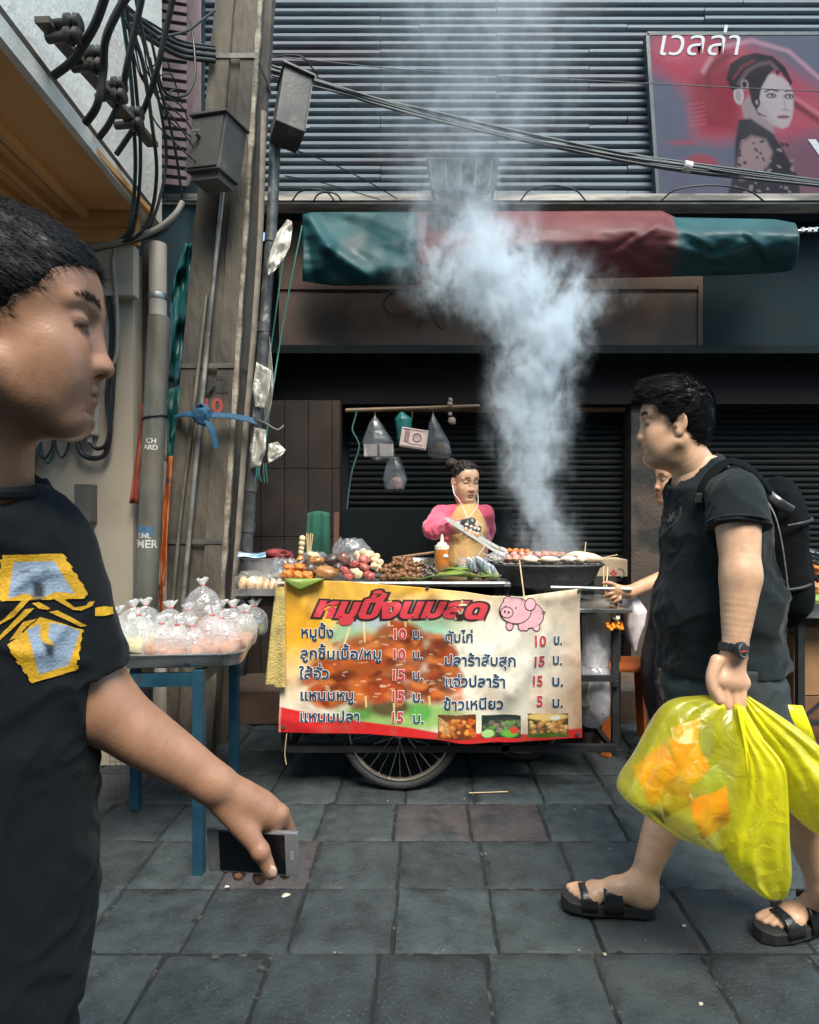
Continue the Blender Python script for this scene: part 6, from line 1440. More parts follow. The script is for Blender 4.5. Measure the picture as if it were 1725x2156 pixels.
        def cutf(X, Y, Z):
            V = np.stack([X, Y, Z], 1); q = s.loc(V); jag = .005 * vnoise(q[:, 0], q[:, 1], q[:, 2], 90, seed) + .003 * vnoise(q[:, 0], q[:, 1], q[:, 2], 230, seed + 1)
            zl = np.interp(q[:, 0], [a for a, _ in line], [b for _, b in line]); side = np.clip((np.abs(q[:, 1]) - .045) / .03, 0, 1)
            g = (zl + jag - q[:, 2]) * s.s
            n = noise * fbm(q[:, 0] * .5, q[:, 1] * 2.2, q[:, 2], 62, seed + 5, 3)
            return g, n
        I = np.nonzero(np.abs(B.D) < .03); r, X, Y, Z = B.reg(B.lo, B.lo + B.h * B.n)
        g, n = cutf(X[I[0], 0, 0], Y[0, I[1], 0], Z[0, 0, I[2]])
        B.D[I] = np.maximum(B.D[I] + n, g); far = np.ones(B.D.shape, bool); far[I] = False
        J = np.nonzero(far & (B.D < 0)); gj, _ = cutf(X[J[0], 0, 0], Y[0, J[1], 0], Z[0, 0, J[2]]); B.D[J] = np.maximum(B.D[J], gj)
        return B.skin(1)
mhair = M('hair', (.0024, .0027, .0034), .55, var=.4, vs=60, bump=.35, bs=260, bdist=.002, stretch=(.35, 1, 1), spec=.2)
def skinmat(name): return M(name, attr='Col', rough=.42, var=.08, vs=30, bump=.16, bs=330, bdist=.0022, sss=.06, spec=.45, rvar=.12)
def wrinkle(amp, f, seed, st=(1, 1, 1)):
    def g(x, y, z): 
        n = fbm(x * st[0], y * st[1], z * st[2], f, seed, 3); return (amp * (np.abs(n) * 2 - .6)).astype(np.float32)
    return g
def folds(amp, f, seed, ax, st=.25):
    """sharp creases running along the direction ax"""
    ax = Vector(ax).normalized(); e1 = ax.orthogonal().normalized(); e2 = ax.cross(e1)
    def g(x, y, z):
        a = x * ax.x + y * ax.y + z * ax.z; b = x * e1.x + y * e1.y + z * e1.z; c = x * e2.x + y * e2.y + z * e2.z
        n = vnoise(a * st, b, c, f, seed) * .75 + vnoise(a * st * 1.3, b, c, f * 2.3, seed + 9) * .25; m_ = vnoise(x, y, z, f * .45, seed + 4)
        return (-amp * (np.clip(1 - np.abs(n) * 2.4, 0, 1) ** 1.6) * np.clip(m_ + .75, 0, 1.4)).astype(np.float32)
    return g
def strands(name, hv, mat, parent, n, length, hd, seed=0, r=.0006, lift=.25, flow=(-1, 0, -.25), curl=.3, size=1):
    """single hairs growing out of the hair shell"""
    V, Q = hv; g = np.random.default_rng(seed); f = g.integers(0, len(Q), n); w = g.dirichlet((1, 1, 1, 1), n)
    P = (V[Q[f]] * w[:, :, None]).sum(1); nr = np.cross(V[Q[f][:, 2]] - V[Q[f][:, 0]], V[Q[f][:, 3]] - V[Q[f][:, 1]]); nr /= np.linalg.norm(nr, axis=1)[:, None] + 1e-9
    out = P - np.array(hd.p(-.01, 0, .02)); s_ = np.sign((nr * out).sum(1)); nr *= s_[:, None]
    fl = np.array(hd.R @ Vector(flow)); fl = fl[None] - nr * (nr @ fl)[:, None]; fl /= np.linalg.norm(fl, axis=1)[:, None] + 1e-6
    fl += curl * g.normal(size=fl.shape) * .5; L = length * g.uniform(.5, 1.15, n)[:, None]
    pts = [P - nr * .001, P + (fl * .45 + nr * lift) * L, P + (fl * .95 + nr * lift * .9) * L + np.array((0, 0, -.08)) * L]
    sd = np.cross(fl, nr); sd /= np.linalg.norm(sd, axis=1)[:, None] + 1e-9
    rad = (r, r * .8, r * .1); vs = []
    for p_, q_ in zip(pts, rad):
        for a in (0, 2.094, 4.189): vs.append(p_ + (sd * math.cos(a) + nr * math.sin(a)) * q_)
    A = np.stack(vs, 1).reshape(-1, 3); fs = []
    base = np.arange(n) * 9; F_ = []
    for i in (0, 1):
        for k_ in range(3): F_.append(np.stack([base + i * 3 + k_, base + i * 3 + (k_ + 1) % 3, base + i * 3 + 3 + (k_ + 1) % 3, base + i * 3 + 3 + k_], 1))
    return A, np.concatenate(F_)
def brows(hd, hv, n, seed=5, r=.00042):
    V, Q = hv; q = hd.loc(V[Q].mean(1)); ay = np.abs(q[:, 1]); out = []
    by = .0235 - .0012 * (ay - .012) / .03 + .004 * np.sin(np.clip((ay - .012) / .036, 0, 1) * math.pi)
    for y in (-1, 1):
        m_ = (q[:, 0] > .045) & (ay > .011) & (ay < .052) & (np.abs(q[:, 2] - by) < .0048 - .0030 * np.clip((ay - .03) / .022, 0, 1)) & (q[:, 1] * y > 0)
        if m_.sum() > 4: out.append(strands('b', (V, Q[m_]), None, None, n, .0085, hd, seed, r, .12, (-.35, y * 1.0, .35), .25))
    return out
mshirt = M('darktee', (.0026, .0050, .0068), .9, var=.22, vs=9, bump=.45, bs=520, bdist=.002, sheen=.05, spec=.25)
mtee2 = M('greytee', (.0062, .0108, .0125), .9, var=.25, vs=8, bump=.45, bs=480, bdist=.002, sheen=.08, spec=.25)

# ---- the near man at the left margin
def near_man():
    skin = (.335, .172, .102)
    t = empty('person', (-.56, .76, 0), 'man in a dark emblem T-shirt walking close to the camera, phone in hand', 'person')
    hd = Head((-.472, .70, 1.443), RZ(R(18)) @ RY(R(2)), 1.0)
    nb = Vector((-.545, .735, 1.255))
    B = Body((-.68, .55, 1.20), (-.34, .88, 1.60), .0021)
    hd.build(B, 1.15, 1.08, eyes_open=False, lip=.85); hd.neck(B, nb, .054, .064); v1 = B.skin(1)
    # arm and hand
    A = Body((-.52, .66, .70), (-.17, .94, 1.24), .0019)
    sh, el, wr = Vector((-.474, .775, 1.165)), W(202, 1478, .80), W(452, 1652, .835)
    kn = W(560, 1708, .872)
    mid = el.lerp(wr, .35)
    A.limb([sh, el.lerp(sh, .35), el], [.048, .043, .040], .03)
    A.limb([el, mid + Vector((0, 0, -.002)), el.lerp(wr, .72), wr], [.040, .0385, .0315, .026], .03)
    A.ell(el + Vector((-.004, 0, -.012)), (.036, .034, .032), None, .02)
    vdir = Vector((0, 1, 0))
    A.cap(wr, W(540, 1700, .866), .0255, .027, .02, flat=((0.35, .6, .7), .80))
    A.cap(W(505, 1688, .85), W(575, 1722, .872), .024, .0205, .02)
    for (u, v) in ((590, 1714), (572, 1708), (546, 1702), (520, 1698)): A.ell(W(u, v, .866), (.0085, .0085, .0085), None, .008)
    A.limb([W(470, 1690, .838), W(512, 1742, .834), W(548, 1792, .832), W(570, 1838, .836)], [.018, .0155, .0112, .0090], .010); A.ell(W(549, 1793, .829), (.0118, .0118, .0118), None, .006)
    fing = (((592, 1716), (612, 1768), (602, 1836), .0098), ((574, 1712), (566, 1790), (548, 1848), .0102), ((548, 1706), (524, 1786), (505, 1840), .0098), ((518, 1700), (492, 1770), (478, 1826), .0086))
    for (a, b, c, r) in fing:
        A.limb([W(*a, .876), W(*b, .893), W(c[0], c[1] - 6, .884), W(*c, .868)], [r * 1.25, r * 1.05, r, r * .85], .007)
    A.ell(W(575, 1836, .8275), (.006, .003, .0085), None, .002)
    v2 = A.skin(1)
    C = Body((-.90, .55, -.02), (-.30, .98, 1.27), .009)
    C.limb([nb, Vector((-.60, .76, 1.05)), Vector((-.63, .76, .80))], [.05, .09, .08], .05); C.cap(Vector((-.59, .76, 1.15)), sh, .05, .04, .04)
    for s_, (kx, ky) in ((-1, (-.70, .74)), (1, (-.545, .80))):
        C.limb([Vector((-.63 + s_ * .07, .76, .76)), Vector((kx, ky, .44)), Vector((kx - .01, ky + .03, .07))], [.06, .05, .04], .04); C.cap(Vector((kx - .01, ky + .03, .04)), Vector((kx + .05, ky - .14, .03)), .035, .028, .03)
    v3 = C.skin(1)
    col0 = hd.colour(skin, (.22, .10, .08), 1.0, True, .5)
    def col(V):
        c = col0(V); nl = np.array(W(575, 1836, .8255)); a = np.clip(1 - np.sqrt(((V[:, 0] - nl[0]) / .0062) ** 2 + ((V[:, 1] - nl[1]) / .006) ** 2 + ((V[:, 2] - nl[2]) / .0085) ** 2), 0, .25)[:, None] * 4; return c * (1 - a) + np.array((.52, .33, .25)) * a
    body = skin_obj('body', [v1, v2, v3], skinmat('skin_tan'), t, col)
    line = [(-.12, -.075), (-.05, -.07), (-.028, -.045), (-.012, .0), (.004, -.028), (.012, -.028), (.020, .010), (.042, .022), (.058, .050), (.080, .066), (.11, .080)]
    hv = hd.hair(.0022, line, .006, .009, 3, 0, .0016); skin_obj('hair', [hv, strands('h', hv, mhair, t, 12000, .016, hd, 1, .00042, .16, (.75, 0, -.25), .35)] + brows(hd, v1, 130, 5, .00030), mhair, t)
    # T-shirt
    S = Body((-.94, .50, .55), (-.28, 1.02, 1.33), .0042)
    S.ell((-.600, .755, 1.06), (.185, .118, .20), RZ(R(12)), 0); S.ell((-.628, .755, .84), (.200, .128, .33), RZ(R(12)), .06); S.ell((-.634, .755, .64), (.192, .126, .26), RZ(R(12)), .06)
    S.cap((-.70, .735, 1.20), (-.490, .775, 1.190), .058, .048, .05); S.cap(nb + Vector((0, .0, -.035)), nb + Vector((0, 0, .005)), .085, .066, .04)
    S.limb([sh + Vector((-.005, 0, .01)), sh.lerp(el, .5), sh.lerp(el, .80)], [.048, .047, .050], .03)
    S.limb([Vector((-.72, .735, 1.165)), Vector((-.79, .72, .96))], [.06, .062], .03)
    S.func(wrinkle(.0035, 7, 3, (1, 1, .45))); S.func(folds(.010, 9, 5, (.5, 0, -1))); S.func(folds(.006, 15, 6, (-.4, 0, -1))); S.func(folds(.004, 26, 7, (1, 0, -.5), .4))
    # openings
    d = (el - sh).normalized(); e = sh.lerp(el, .80)
    r, X, Y, Z = S.reg(S.lo, S.lo + S.h * S.n)
    arm = ((X - e.x) * d.x + (Y - e.y) * d.y + (Z - e.z) * d.z); near = np.sqrt((X - e.x) ** 2 + (Y - e.y) ** 2 + (Z - e.z) ** 2) < .085
    tors = ((X + .615) / .198) ** 2 + ((Y - .755) / .135) ** 2 > 1
    S.D = np.where(near & tors, np.maximum(S.D, arm), S.D).astype(np.float32)
    S.cap(nb + Vector((.008, -.008, -.002)), nb + Vector((.0, 0, .10)), .070, .085, .004, 's')
    S.cut((-.6, .75, .60), (0, 0, -1))
    sv = S.skin(1); shirt = skin_obj('shirt', [sv], mshirt, t)
    k = MB(); cl = [nb + Vector((.006 + .0725 * math.cos(a), -.008 + .0725 * math.sin(a), -.006 - .010 * math.sin(-a) * 0 + (.004 if math.sin(a) > 0 else -.006 * -math.sin(a)))) for a in np.linspace(0, 2 * math.pi, 40)]; k.tube(cl, .0075, 8); k.build('collar', mshirt, shirt, True)
    k = MB(); ax_ = d.orthogonal().normalized(); ay_ = d.cross(ax_); o_ = e - d * .016; k.tube([o_ + (ax_ * math.cos(a) + ay_ * math.sin(a)) * .0505 for a in np.linspace(0, 2 * math.pi, 40)], .0022, 6); k.build('sleeve_hem', mshirt, shirt, True)
    # trousers
    T = Body((-.90, .52, .02), (-.34, 1.02, .80), .007)
    T.ell((-.628, .76, .66), (.165, .112, .14), None, 0)
    for s_, (kx, ky) in ((-1, (-.70, .74)), (1, (-.54, .80))): T.limb([Vector((-.625 + s_ * .08, .76, .64)), Vector((kx, ky, .42)), Vector((kx - .01, ky + .03, .08))], [.095, .078, .065], .04)
    T.func(wrinkle(.004, 12, 5, (1, 1, .7))); skin_obj('trousers', [T.skin(1)], M('darktrousers', (.003, .0045, .006), .85, var=.2, bump=.3, bs=300), t)
    for x, y in ((-.69, .77), (-.51, .83)):
        k = MB(); k.blob((x + .02, y - .07, .035), (.045, .13, .038), (0, 0, R(20)), 14, .03); k.build('shoe', M('shoe', (.02, .02, .022), .5), t, True, 180)
    # emblem laid on the shirt front
    from mathutils.bvhtree import BVHTree
    bv = BVHTree.FromPolygons([Vector(q) for q in sv[0]], [tuple(q) for q in sv[1]])
    nx, ny = 230, 250; p = Paint(-20, 900, 860, 1930, nx, ny, (0, 0, 0)); mask = np.zeros((nx, ny))
    ye, bl, dk = np.array((.62, .34, .012)), np.array((.27, .34, .44)), np.array((.012, .018, .022))
    rag = 9 * np.sign(np.sin(p.Y / 11.0)) * (.5 + .5 * vnoise(p.X * 0, p.Y, 0 * p.Y, .05, 2)); X0 = p.X.copy(); p.X = p.X + rag
    def P_(pts, c): 
        nonlocal mask
        old = p.C.copy(); p.poly(pts, c, 1.0); q = Paint.__new__(Paint); q.X, q.Y, q.px, q.C = p.X, p.Y, p.px, np.zeros(p.C.shape); q.poly(pts, (1, 1, 1), 1.0); mask = np.maximum(mask, q.C[..., 0])
    P_([(10, 935), (470, 925), (520, 1000), (655, 1225), (640, 1268), (0, 1290), (-10, 1100)], ye)
    P_([(50, 1620), (300, 1400), (625, 1500), (580, 1805), (235, 1905)], ye)
    p.X = X0
    P_([(105, 990), (405, 985), (450, 1060), (560, 1228), (420, 1215), (300, 1262), (180, 1225), (60, 1268)], bl)
    p.poly([(245, 1140), (300, 1130), (330, 1180), (330, 1262), (245, 1262)], bl * .12, 5); p.poly([(150, 1060), (215, 1045), (225, 1068), (160, 1080)], bl * .4, 3); p.poly([(310, 1060), (370, 1045), (380, 1062), (320, 1076)], bl * .4, 3)
    P_([(200, 1500), (340, 1440), (500, 1470), (600, 1510), (515, 1765), (290, 1835)], bl)
    p.poly([(320, 1600), (400, 1600), (395, 1700), (350, 1690)], bl * .12, 4); p.poly([(300, 1425), (375, 1410), (360, 1560), (410, 1620), (330, 1600), (295, 1560)], ye, 2)
    for b in ([(-20, 1400), (220, 1275), (300, 1265), (430, 1340), (640, 1300), (700, 1285), (700, 1400), (640, 1470), (460, 1440), (300, 1380), (120, 1560), (-20, 1640)],): p.poly(b, dk, 1.5)
    for b in ([(-20, 1440), (20, 1425), (165, 1275), (225, 1275), (100, 1410), (-20, 1475)], [(-20, 1560), (185, 1345), (265, 1335), (90, 1500), (-20, 1600)], [(230, 1300), (290, 1290), (385, 1340), (360, 1352), (290, 1345)], [(385, 1262), (450, 1245), (560, 1330), (640, 1318), (660, 1290), (712, 1283), (690, 1325), (610, 1360), (540, 1352)], [(355, 1365), (430, 1352), (660, 1472), (600, 1480)], [(60, 1590), (170, 1440), (290, 1410), (200, 1480), (130, 1560)]): P_(b, ye * .9)
    P_([(708, 1335), (780, 1322), (842, 1330), (846, 1385), (790, 1398), (706, 1398)], ye * 1.15)
    p.C *= (1 + .10 * p.nz(.03, 3))[..., None]
    pts = np.zeros((nx, ny, 3)); ok = mask > .5
    org = Vector((0, 0, H))
    for i in range(nx):
        for j in range(ny):
            if not ok[i, j]: continue
            dr = W(p.X[i, j] / 3.571, 905.6 + p.Y[i, j] / 3.571, 1.0) - org; hit = bv.ray_cast(org, dr.normalized())
            if hit[0] is None: ok[i, j] = False
            else: pts[i, j] = hit[0] + hit[1] * (.0016 if hit[1].dot(dr) < 0 else -.0016)
    k = MB(); idx = -np.ones((nx, ny), int); vs, cs = [], []
    for i in range(nx):
        for j in range(ny):
            if ok[i, j]: idx[i, j] = len(vs); vs.append(pts[i, j]); cs.append((*p.C[i, j], 1))
    fs = []
    for i in range(nx - 1):
        for j in range(ny - 1):
            q = (idx[i, j], idx[i + 1, j], idx[i + 1, j + 1], idx[i, j + 1])
            if min(q) >= 0 and max((Vector(vs[q[0]]) - Vector(vs[q[2]])).length, (Vector(vs[q[1]]) - Vector(vs[q[3]])).length) < .03: fs.append(q)
    k.add(vs, fs); k.c = cs; k.build('emblem', M('emblemprint', attr='Col', rough=.7, var=.06, vs=20, bump=.2, bs=300), shirt, True, 180)
    # phone
    t2 = empty('mobile_phone', W(535, 1788, .862), 'silver and black mobile phone held by the near man', 'phone')
    a, b, c, d = W(437, 1742, .866), W(628, 1754, .853), W(632, 1838, .856), W(441, 1832, .868)
    ex = (b - a).normalized(); ez = (a - d).normalized(); ey = ex.cross(ez).normalized(); m = Matrix((ex, -ey, ez)).transposed(); m = Matrix((ex, ey, ez)).transposed()
    cen = (a + b + c + d) / 4; w, h = (b - a).length, (a - d).length; sgn = 1 if ey.y < 0 else -1
    def lb(lo, hi, bev): k = MB(); k.box(lo, hi, bev=bev); k.v = [m @ Vector(q) + cen for q in k.v]; return k
    lb((-w / 2, -.0045, -h / 2), (w / 2, .0045, h / 2), .003).build('phone_case', M('phonesilver', (.42, .41, .42), .3, metal=.7, var=.1), t2, True, 30)
    lb((-w / 2 + .018, sgn * .0046 - .0004, -h / 2 + .003), (w / 2 - .018, sgn * .0046 + .0004, h / 2 - .003), 0).build('screen', M('screen', (.004, .005, .006), .08, var=0, bump=0), t2)
    k = lb((w / 2 - .011, sgn * .0046 - .0003, -.006), (w / 2 - .006, sgn * .0046 + .0003, .006), 0); k.build('home_button', M('phonebtn', (.25, .25, .26), .4), t2)
near_man()

# ---- the man with the yellow bags
def foot(B, heel, toe, w=.040, lift=.03, seed=0, toes=True):
    """a bare foot from heel to toes, standing lift above its sole"""
    d = (toe - heel); L = d.length; f = d.normalized(); s_ = Vector((0, 0, 1)).cross(f).normalized(); up = Vector((0, 0, 1))
    q = lambda a, b, c: heel + f * (a * L) + s_ * b + up * c
    B.ell(q(.10, 0, .026), (.034, .032, .030), None, .01)
    B.limb([q(.10, 0, .03), q(.42, 0, .034), q(.72, 0, .024)], [.031, .031, .024], .03); B.cap(q(.68, -.022, .020), q(.70, .022, .018), .022, .020, .03)
    if toes:
        sg = 1
        for i, (off, ln, r) in enumerate(((-.032, 1.0, .0125), (-.013, .99, .0095), (.003, .95, .0088), (.018, .90, .0082), (.031, .84, .0078))):
            B.limb([q(.72, off * .8, .020), q((.72 + ln) / 2, off, .020), q(ln - .04, off, .012)], [r * 1.05, r * .95, r], .006)
    return q
def bag_man():
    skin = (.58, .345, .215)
    t = empty('person', (.86, 1.85, 0), 'man in grey T-shirt and shorts walking left with backpack and yellow bags', 'person')
    hd = Head(W(1345, 923, 1.85) + Vector((.103, 0, .047)), RZ(R(180 - 14)), 1.0)
    nb = W(1468, 990, 1.85)
    B = Body(np.array(hd.c) - (.16, .16, .30), np.array(hd.c) + (.20, .16, .17), .0027)
    hd.build(B, .95, 1.12, eyes_open=False); hd.neck(B, nb + Vector((.006, 0, -.02)), .058, .066); B.ell(hd.p(.015, 0, -.11), (.045, .04, .025), None, .03); v1 = B.skin(1)
    sh, el, wr = W(1552, 1062, 1.665), W(1560, 1212, 1.61), W(1547, 1372, 1.585)
    A = Body((.68, 1.48, .70), (.95, 1.76, 1.32), .0023)
    A.limb([sh, sh.lerp(el, .45), el], [.062, .055, .046], .03); A.limb([el, el.lerp(wr, .28), el.lerp(wr, .7), wr], [.045, .0465, .0355, .028], .03, flat=None); A.ell(el + Vector((.022, .012, 0)), (.026, .026, .03), None, .02)
    kc = W(1534, 1440, 1.578)
    A.cap(wr, W(1536, 1432, 1.58), .030, .040, .02, flat=((.15, 1, 0), .62)); A.cap(W(1510, 1430, 1.575), W(1562, 1438, 1.585), .021, .021, .02)
    for (a, b, c, r) in (((1507, 1440), (1514, 1476), (1518, 1462), .0108), ((1526, 1446), (1531, 1490), (1531, 1470), .0112), ((1546, 1448), (1549, 1494), (1547, 1472), .0110), ((1564, 1444), (1563, 1486), (1560, 1466), .0098)):
        A.limb([W(*a, 1.572), W(*b, 1.562), W(b[0], b[1] - 2, 1.585), W(*c, 1.606)], [r * 1.1, r, r * .95, r * .85], .005)
    A.limb([W(1510, 1392, 1.572), W(1499, 1425, 1.562), W(1501, 1452, 1.556), W(1512, 1474, 1.556)], [.017, .0145, .012, .0095], .010)
    v2 = A.skin(1)
    Lg = Body((.28, 1.60, -.02), (1.30, 2.08, .80), .0042)
    hk, kk, ak = W(1500, 1430, 1.94), W(1420, 1625, 1.93), W(1352, 1872, 1.905)
    Lg.limb([hk, kk, kk.lerp(ak, .35) + Vector((.012, 0, 0)), kk.lerp(ak, .75), ak], [.095, .066, .062, .043, .037], .04); Lg.ell(kk + Vector((-.02, 0, 0)), (.05, .05, .06), None, .03)
    h2, k2, a2 = W(1545, 1430, 1.78), W(1640, 1640, 1.75), W(1738, 1868, 1.775)
    Lg.limb([h2, k2, k2.lerp(a2, .35) + Vector((.012, 0, .01)), k2.lerp(a2, .75), a2], [.095, .066, .062, .043, .037], .04)
    heel1, toe1 = Vector((WX(1372, 1.895), 1.895, .028)), Vector((WX(1196, 1.915), 1.915, .040))
    q1 = foot(Lg, heel1, toe1); Lg.cap(ak, q1(.14, 0, .06), .037, .033, .03); Lg.cap(ak, q1(.4, 0, .045), .032, .026, .04)
    heel2, toe2 = Vector((WX(1790, 1.86), 1.86, .040)), Vector((WX(1607, 1.79), 1.785, .026))
    q2 = foot(Lg, heel2, toe2); Lg.cap(a2, q2(.14, 0, .06), .037, .033, .03); Lg.cap(a2, q2(.4, 0, .045), .032, .026, .04)
    v3 = Lg.skin(1)
    C = Body((.60, 1.58, .65), (1.12, 2.14, 1.40), .010); C.limb([nb, Vector((.855, 1.85, 1.15)), Vector((.865, 1.85, .90)), Vector((.86, 1.86, .72))], [.07, .13, .15, .13], .06); C.cap(Vector((.85, 1.85, 1.25)), sh, .07, .06, .05); v4 = C.skin(1)
    col = hd.colour(skin, (.40, .18, .14), 1.0, True, .18); toes = np.array([q1(.99, -.032, .022), q2(.99, -.032, .022)])
    skin_obj('body', [v1, v2, v3, v4], skinmat('skin_light'), t, col)
    line = [(-.12, -.085), (-.055, -.08), (-.034, -.05), (-.022, .006), (-.004, .012), (.004, -.022), (.014, -.024), (.022, .012), (.045, .028), (.060, .050), (.078, .058), (.12, .064)]
    def ext(b):
        b.ell(hd.p(.02, 0, .098), (.078, .062, .036), hd.R @ RY(R(-6)), .02); b.ell(hd.p(.068, 0, .088), (.036, .05, .026), hd.R, .02)
    hv = hd.hair(.0026, line, .011, .012, 9, 90, .002, ext); skin_obj('hair', [hv, strands('h', hv, mhair, t, 8000, .023, hd, 2, .0007, .22, (.6, .1, .1), .5)] + brows(hd, v1, 90, 6, .0005), mhair, t)
    # T-shirt
    S = Body((.56, 1.46, .66), (1.20, 2.20, 1.42), .0044)
    S.ell((.858, 1.85, 1.16), (.146, .165, .18), RY(R(10)), 0); S.ell((.872, 1.85, .95), (.184, .175, .225), RY(R(6)), .06); S.ell((.885, 1.85, .76), (.178, .170, .13), None, .05)
    S.cap((.84, 1.72, 1.255), (.87, 2.0, 1.245), .064, .060, .05); S.cap(nb + Vector((.012, 0, -.05)), nb + Vector((.008, 0, -.005)), .105, .080, .05)
    e = sh.lerp(el, .34)
    S.limb([sh + Vector((0, .01, .008)), sh.lerp(el, .2), e], [.074, .075, .075], .035)
    S.limb([Vector((.88, 2.02, 1.24)), Vector((.93, 2.05, 1.10))], [.065, .065], .03)
    S.func(wrinkle(.004, 7, 13, (1, 1, .8))); S.func(folds(.010, 9, 15, (1, 0, -.45))); S.func(folds(.007, 16, 16, (.6, 0, 1))); S.func(folds(.004, 28, 17, (1, 0, .2), .4))
    r, X, Y, Z = S.reg(S.lo, S.lo + S.h * S.n); d = (el - sh).normalized()
    arm = (X - e.x) * d.x + (Y - e.y) * d.y + (Z - e.z) * d.z; near = np.sqrt((X - e.x) ** 2 + (Y - e.y) ** 2 + (Z - e.z) ** 2) < .10
    tors = (((X - .86) / .20) ** 2 + ((Y - 1.85) / .172) ** 2 > 1) & (Y < 1.72); S.D = np.where(near & tors, np.maximum(S.D, arm), S.D).astype(np.float32)
    S.cap(nb + Vector((-.018, 0, .0)), nb + Vector((-.035, 0, .09)), .076, .10, .006, 's')
    S.cut((.86, 1.85, .768), (.06, 0, -1)); sv = S.skin(1); shirt = skin_obj('shirt', [sv], mtee2, t)
    # sleeve hem and faint chest print
    k = MB(); o = e - d * .012; ax = d.orthogonal().normalized(); ay = d.cross(ax)
    k.tube([o + (ax * math.cos(a) + ay * math.sin(a)) * .0765 for a in np.linspace(0, 2 * math.pi, 40)], .004, 6); k.build('sleeve_hem', mtee2, shirt, True)
    from mathutils.bvhtree import BVHTree
    bv = BVHTree.FromPolygons([Vector(q) for q in sv[0]], [tuple(q) for q in sv[1]]); org = Vector((0, 0, H))
    def on(u, v):
        dr = (W(u, v, 1.0) - org).normalized(); h = bv.ray_cast(org, dr)
        return (h[0] - dr * .0008) if h[0] is not None else None
    k = MB()
    for line_ in (((1386, 1120), (1400, 1098), (1420, 1070), (1432, 1052)), ((1390, 1124), (1412, 1112), (1430, 1088), (1434, 1066)), ((1398, 1112), (1404, 1094), (1409, 1100), (1412, 1080)), ((1414, 1098), (1419, 1078)), ((1404, 1110), (1422, 1090))):
        pts = [on(*q) for q in line_]; pts = [q for q in pts if q is not None]
        if len(pts) > 1: k.tube(smooth_path(pts, 5), .0022, 5)
    if k.v: k.build('chest_print', M('faintprint', (.055, .042, .044), .8), shirt)
    # shorts
    T = Body((.52, 1.62, .30), (1.16, 2.10, .80), .0055)
    T.ell((.875, 1.855, .72), (.172, .165, .12), None, 0)
    T.limb([hk + Vector((.01, 0, .02)), hk.lerp(kk, .75)], [.112, .100], .04); T.limb([h2 + Vector((.01, 0, .02)), h2.lerp(k2, .75)], [.112, .100], .04)
    T.func(wrinkle(.005, 11, 25, (1, 1, .8))); skin_obj('shorts', [T.skin(1)], M('shorts', (.022, .031, .034), .85, var=.25, vs=9, bump=.3, bs=300), t)
    # watch
    k = MB(); ax = (wr - el).normalized(); wc = W(1546, 1364, 1.585); x1 = ax.orthogonal().normalized(); y1 = ax.cross(x1)
    wt = empty('wrist_watch', wc, 'black digital wrist watch with a red bar on its face on the bag carrier wrist', 'watch')
    k.grid([[wc + ax * h + (x1 * math.cos(a) + y1 * math.sin(a)) * .0345 for a in np.linspace(0, 2 * math.pi, 33)] for h in (-.011, -.008, .008, .011)]); k.build('strap', M('watchblack', (.012, .013, .015), .5, var=.1), wt, True, 60, thick=.004)
    c2 = W(1560, 1369, 1.548); nrm = Vector((.45, -.85, .1)).normalized(); mm = nrm.to_track_quat('Z', 'Y').to_matrix()
    k = MB(); k.lathe([(.019, -.006), (.021, 0), (.021, .006), (.017, .008), (.0, .008)], c2, 24, m=mm); k.build('case', M('watchblack'), wt, True, 40)
    k = MB(); k.box((-.012, -.004, .0083), (.012, 0, .0089)); k.v = [mm @ Vector(q) + c2 for q in k.v]; k.build('red_bar', M('watchred', (.45, .03, .02), .4), wt)
    k = MB(); k.tube([c2 + mm @ Vector((.016 * math.cos(a), .016 * math.sin(a), .0082)) for a in np.linspace(0, 6.28, 24)], .001, 4); k.build('bezel_ring', M('steel'), wt, True)
    # sandals
    ms, mso = M('sandalblack', (.012, .012, .013), .35, var=.2, vs=20, bump=.15, bs=120), M('sandalsole', (.016, .016, .016), .75, var=.3)
    def sandal(q, L, label, buckle):
        s = empty('sandal', q(.5, 0, -.02), label, 'sandal', 'black strap sandals'); k = MB(); N = 26; o = []
        out = [(-.03, -.030), (.0, -.034), (.15, -.036), (.4, -.034), (.7, -.046), (.9, -.046), (1.03, -.034), (1.08, -.010), (1.07, .015), (.98, .036), (.8, .046), (.6, .042), (.35, .036), (.12, .036), (.0, .030), (-.05, .012), (-.055, -.012)]
        for zl, zh in ((-.026, .004),):
            vs = [q(a, b, zl) for a, b in out] + [q(a, b, zh + (.008 if a > 1.0 or a < 0 else 0)) for a, b in out]; n = len(out); k.add(vs, [tuple(range(n)), tuple(range(2 * n - 1, n - 1, -1))] + [(i, (i + 1) % n, (i + 1) % n + n, i + n) for i in range(n)])
        so = k.build('sole', mso, s)
        md = so.modifiers.new('bev', 'BEVEL'); md.width = .003; md.segments = 2
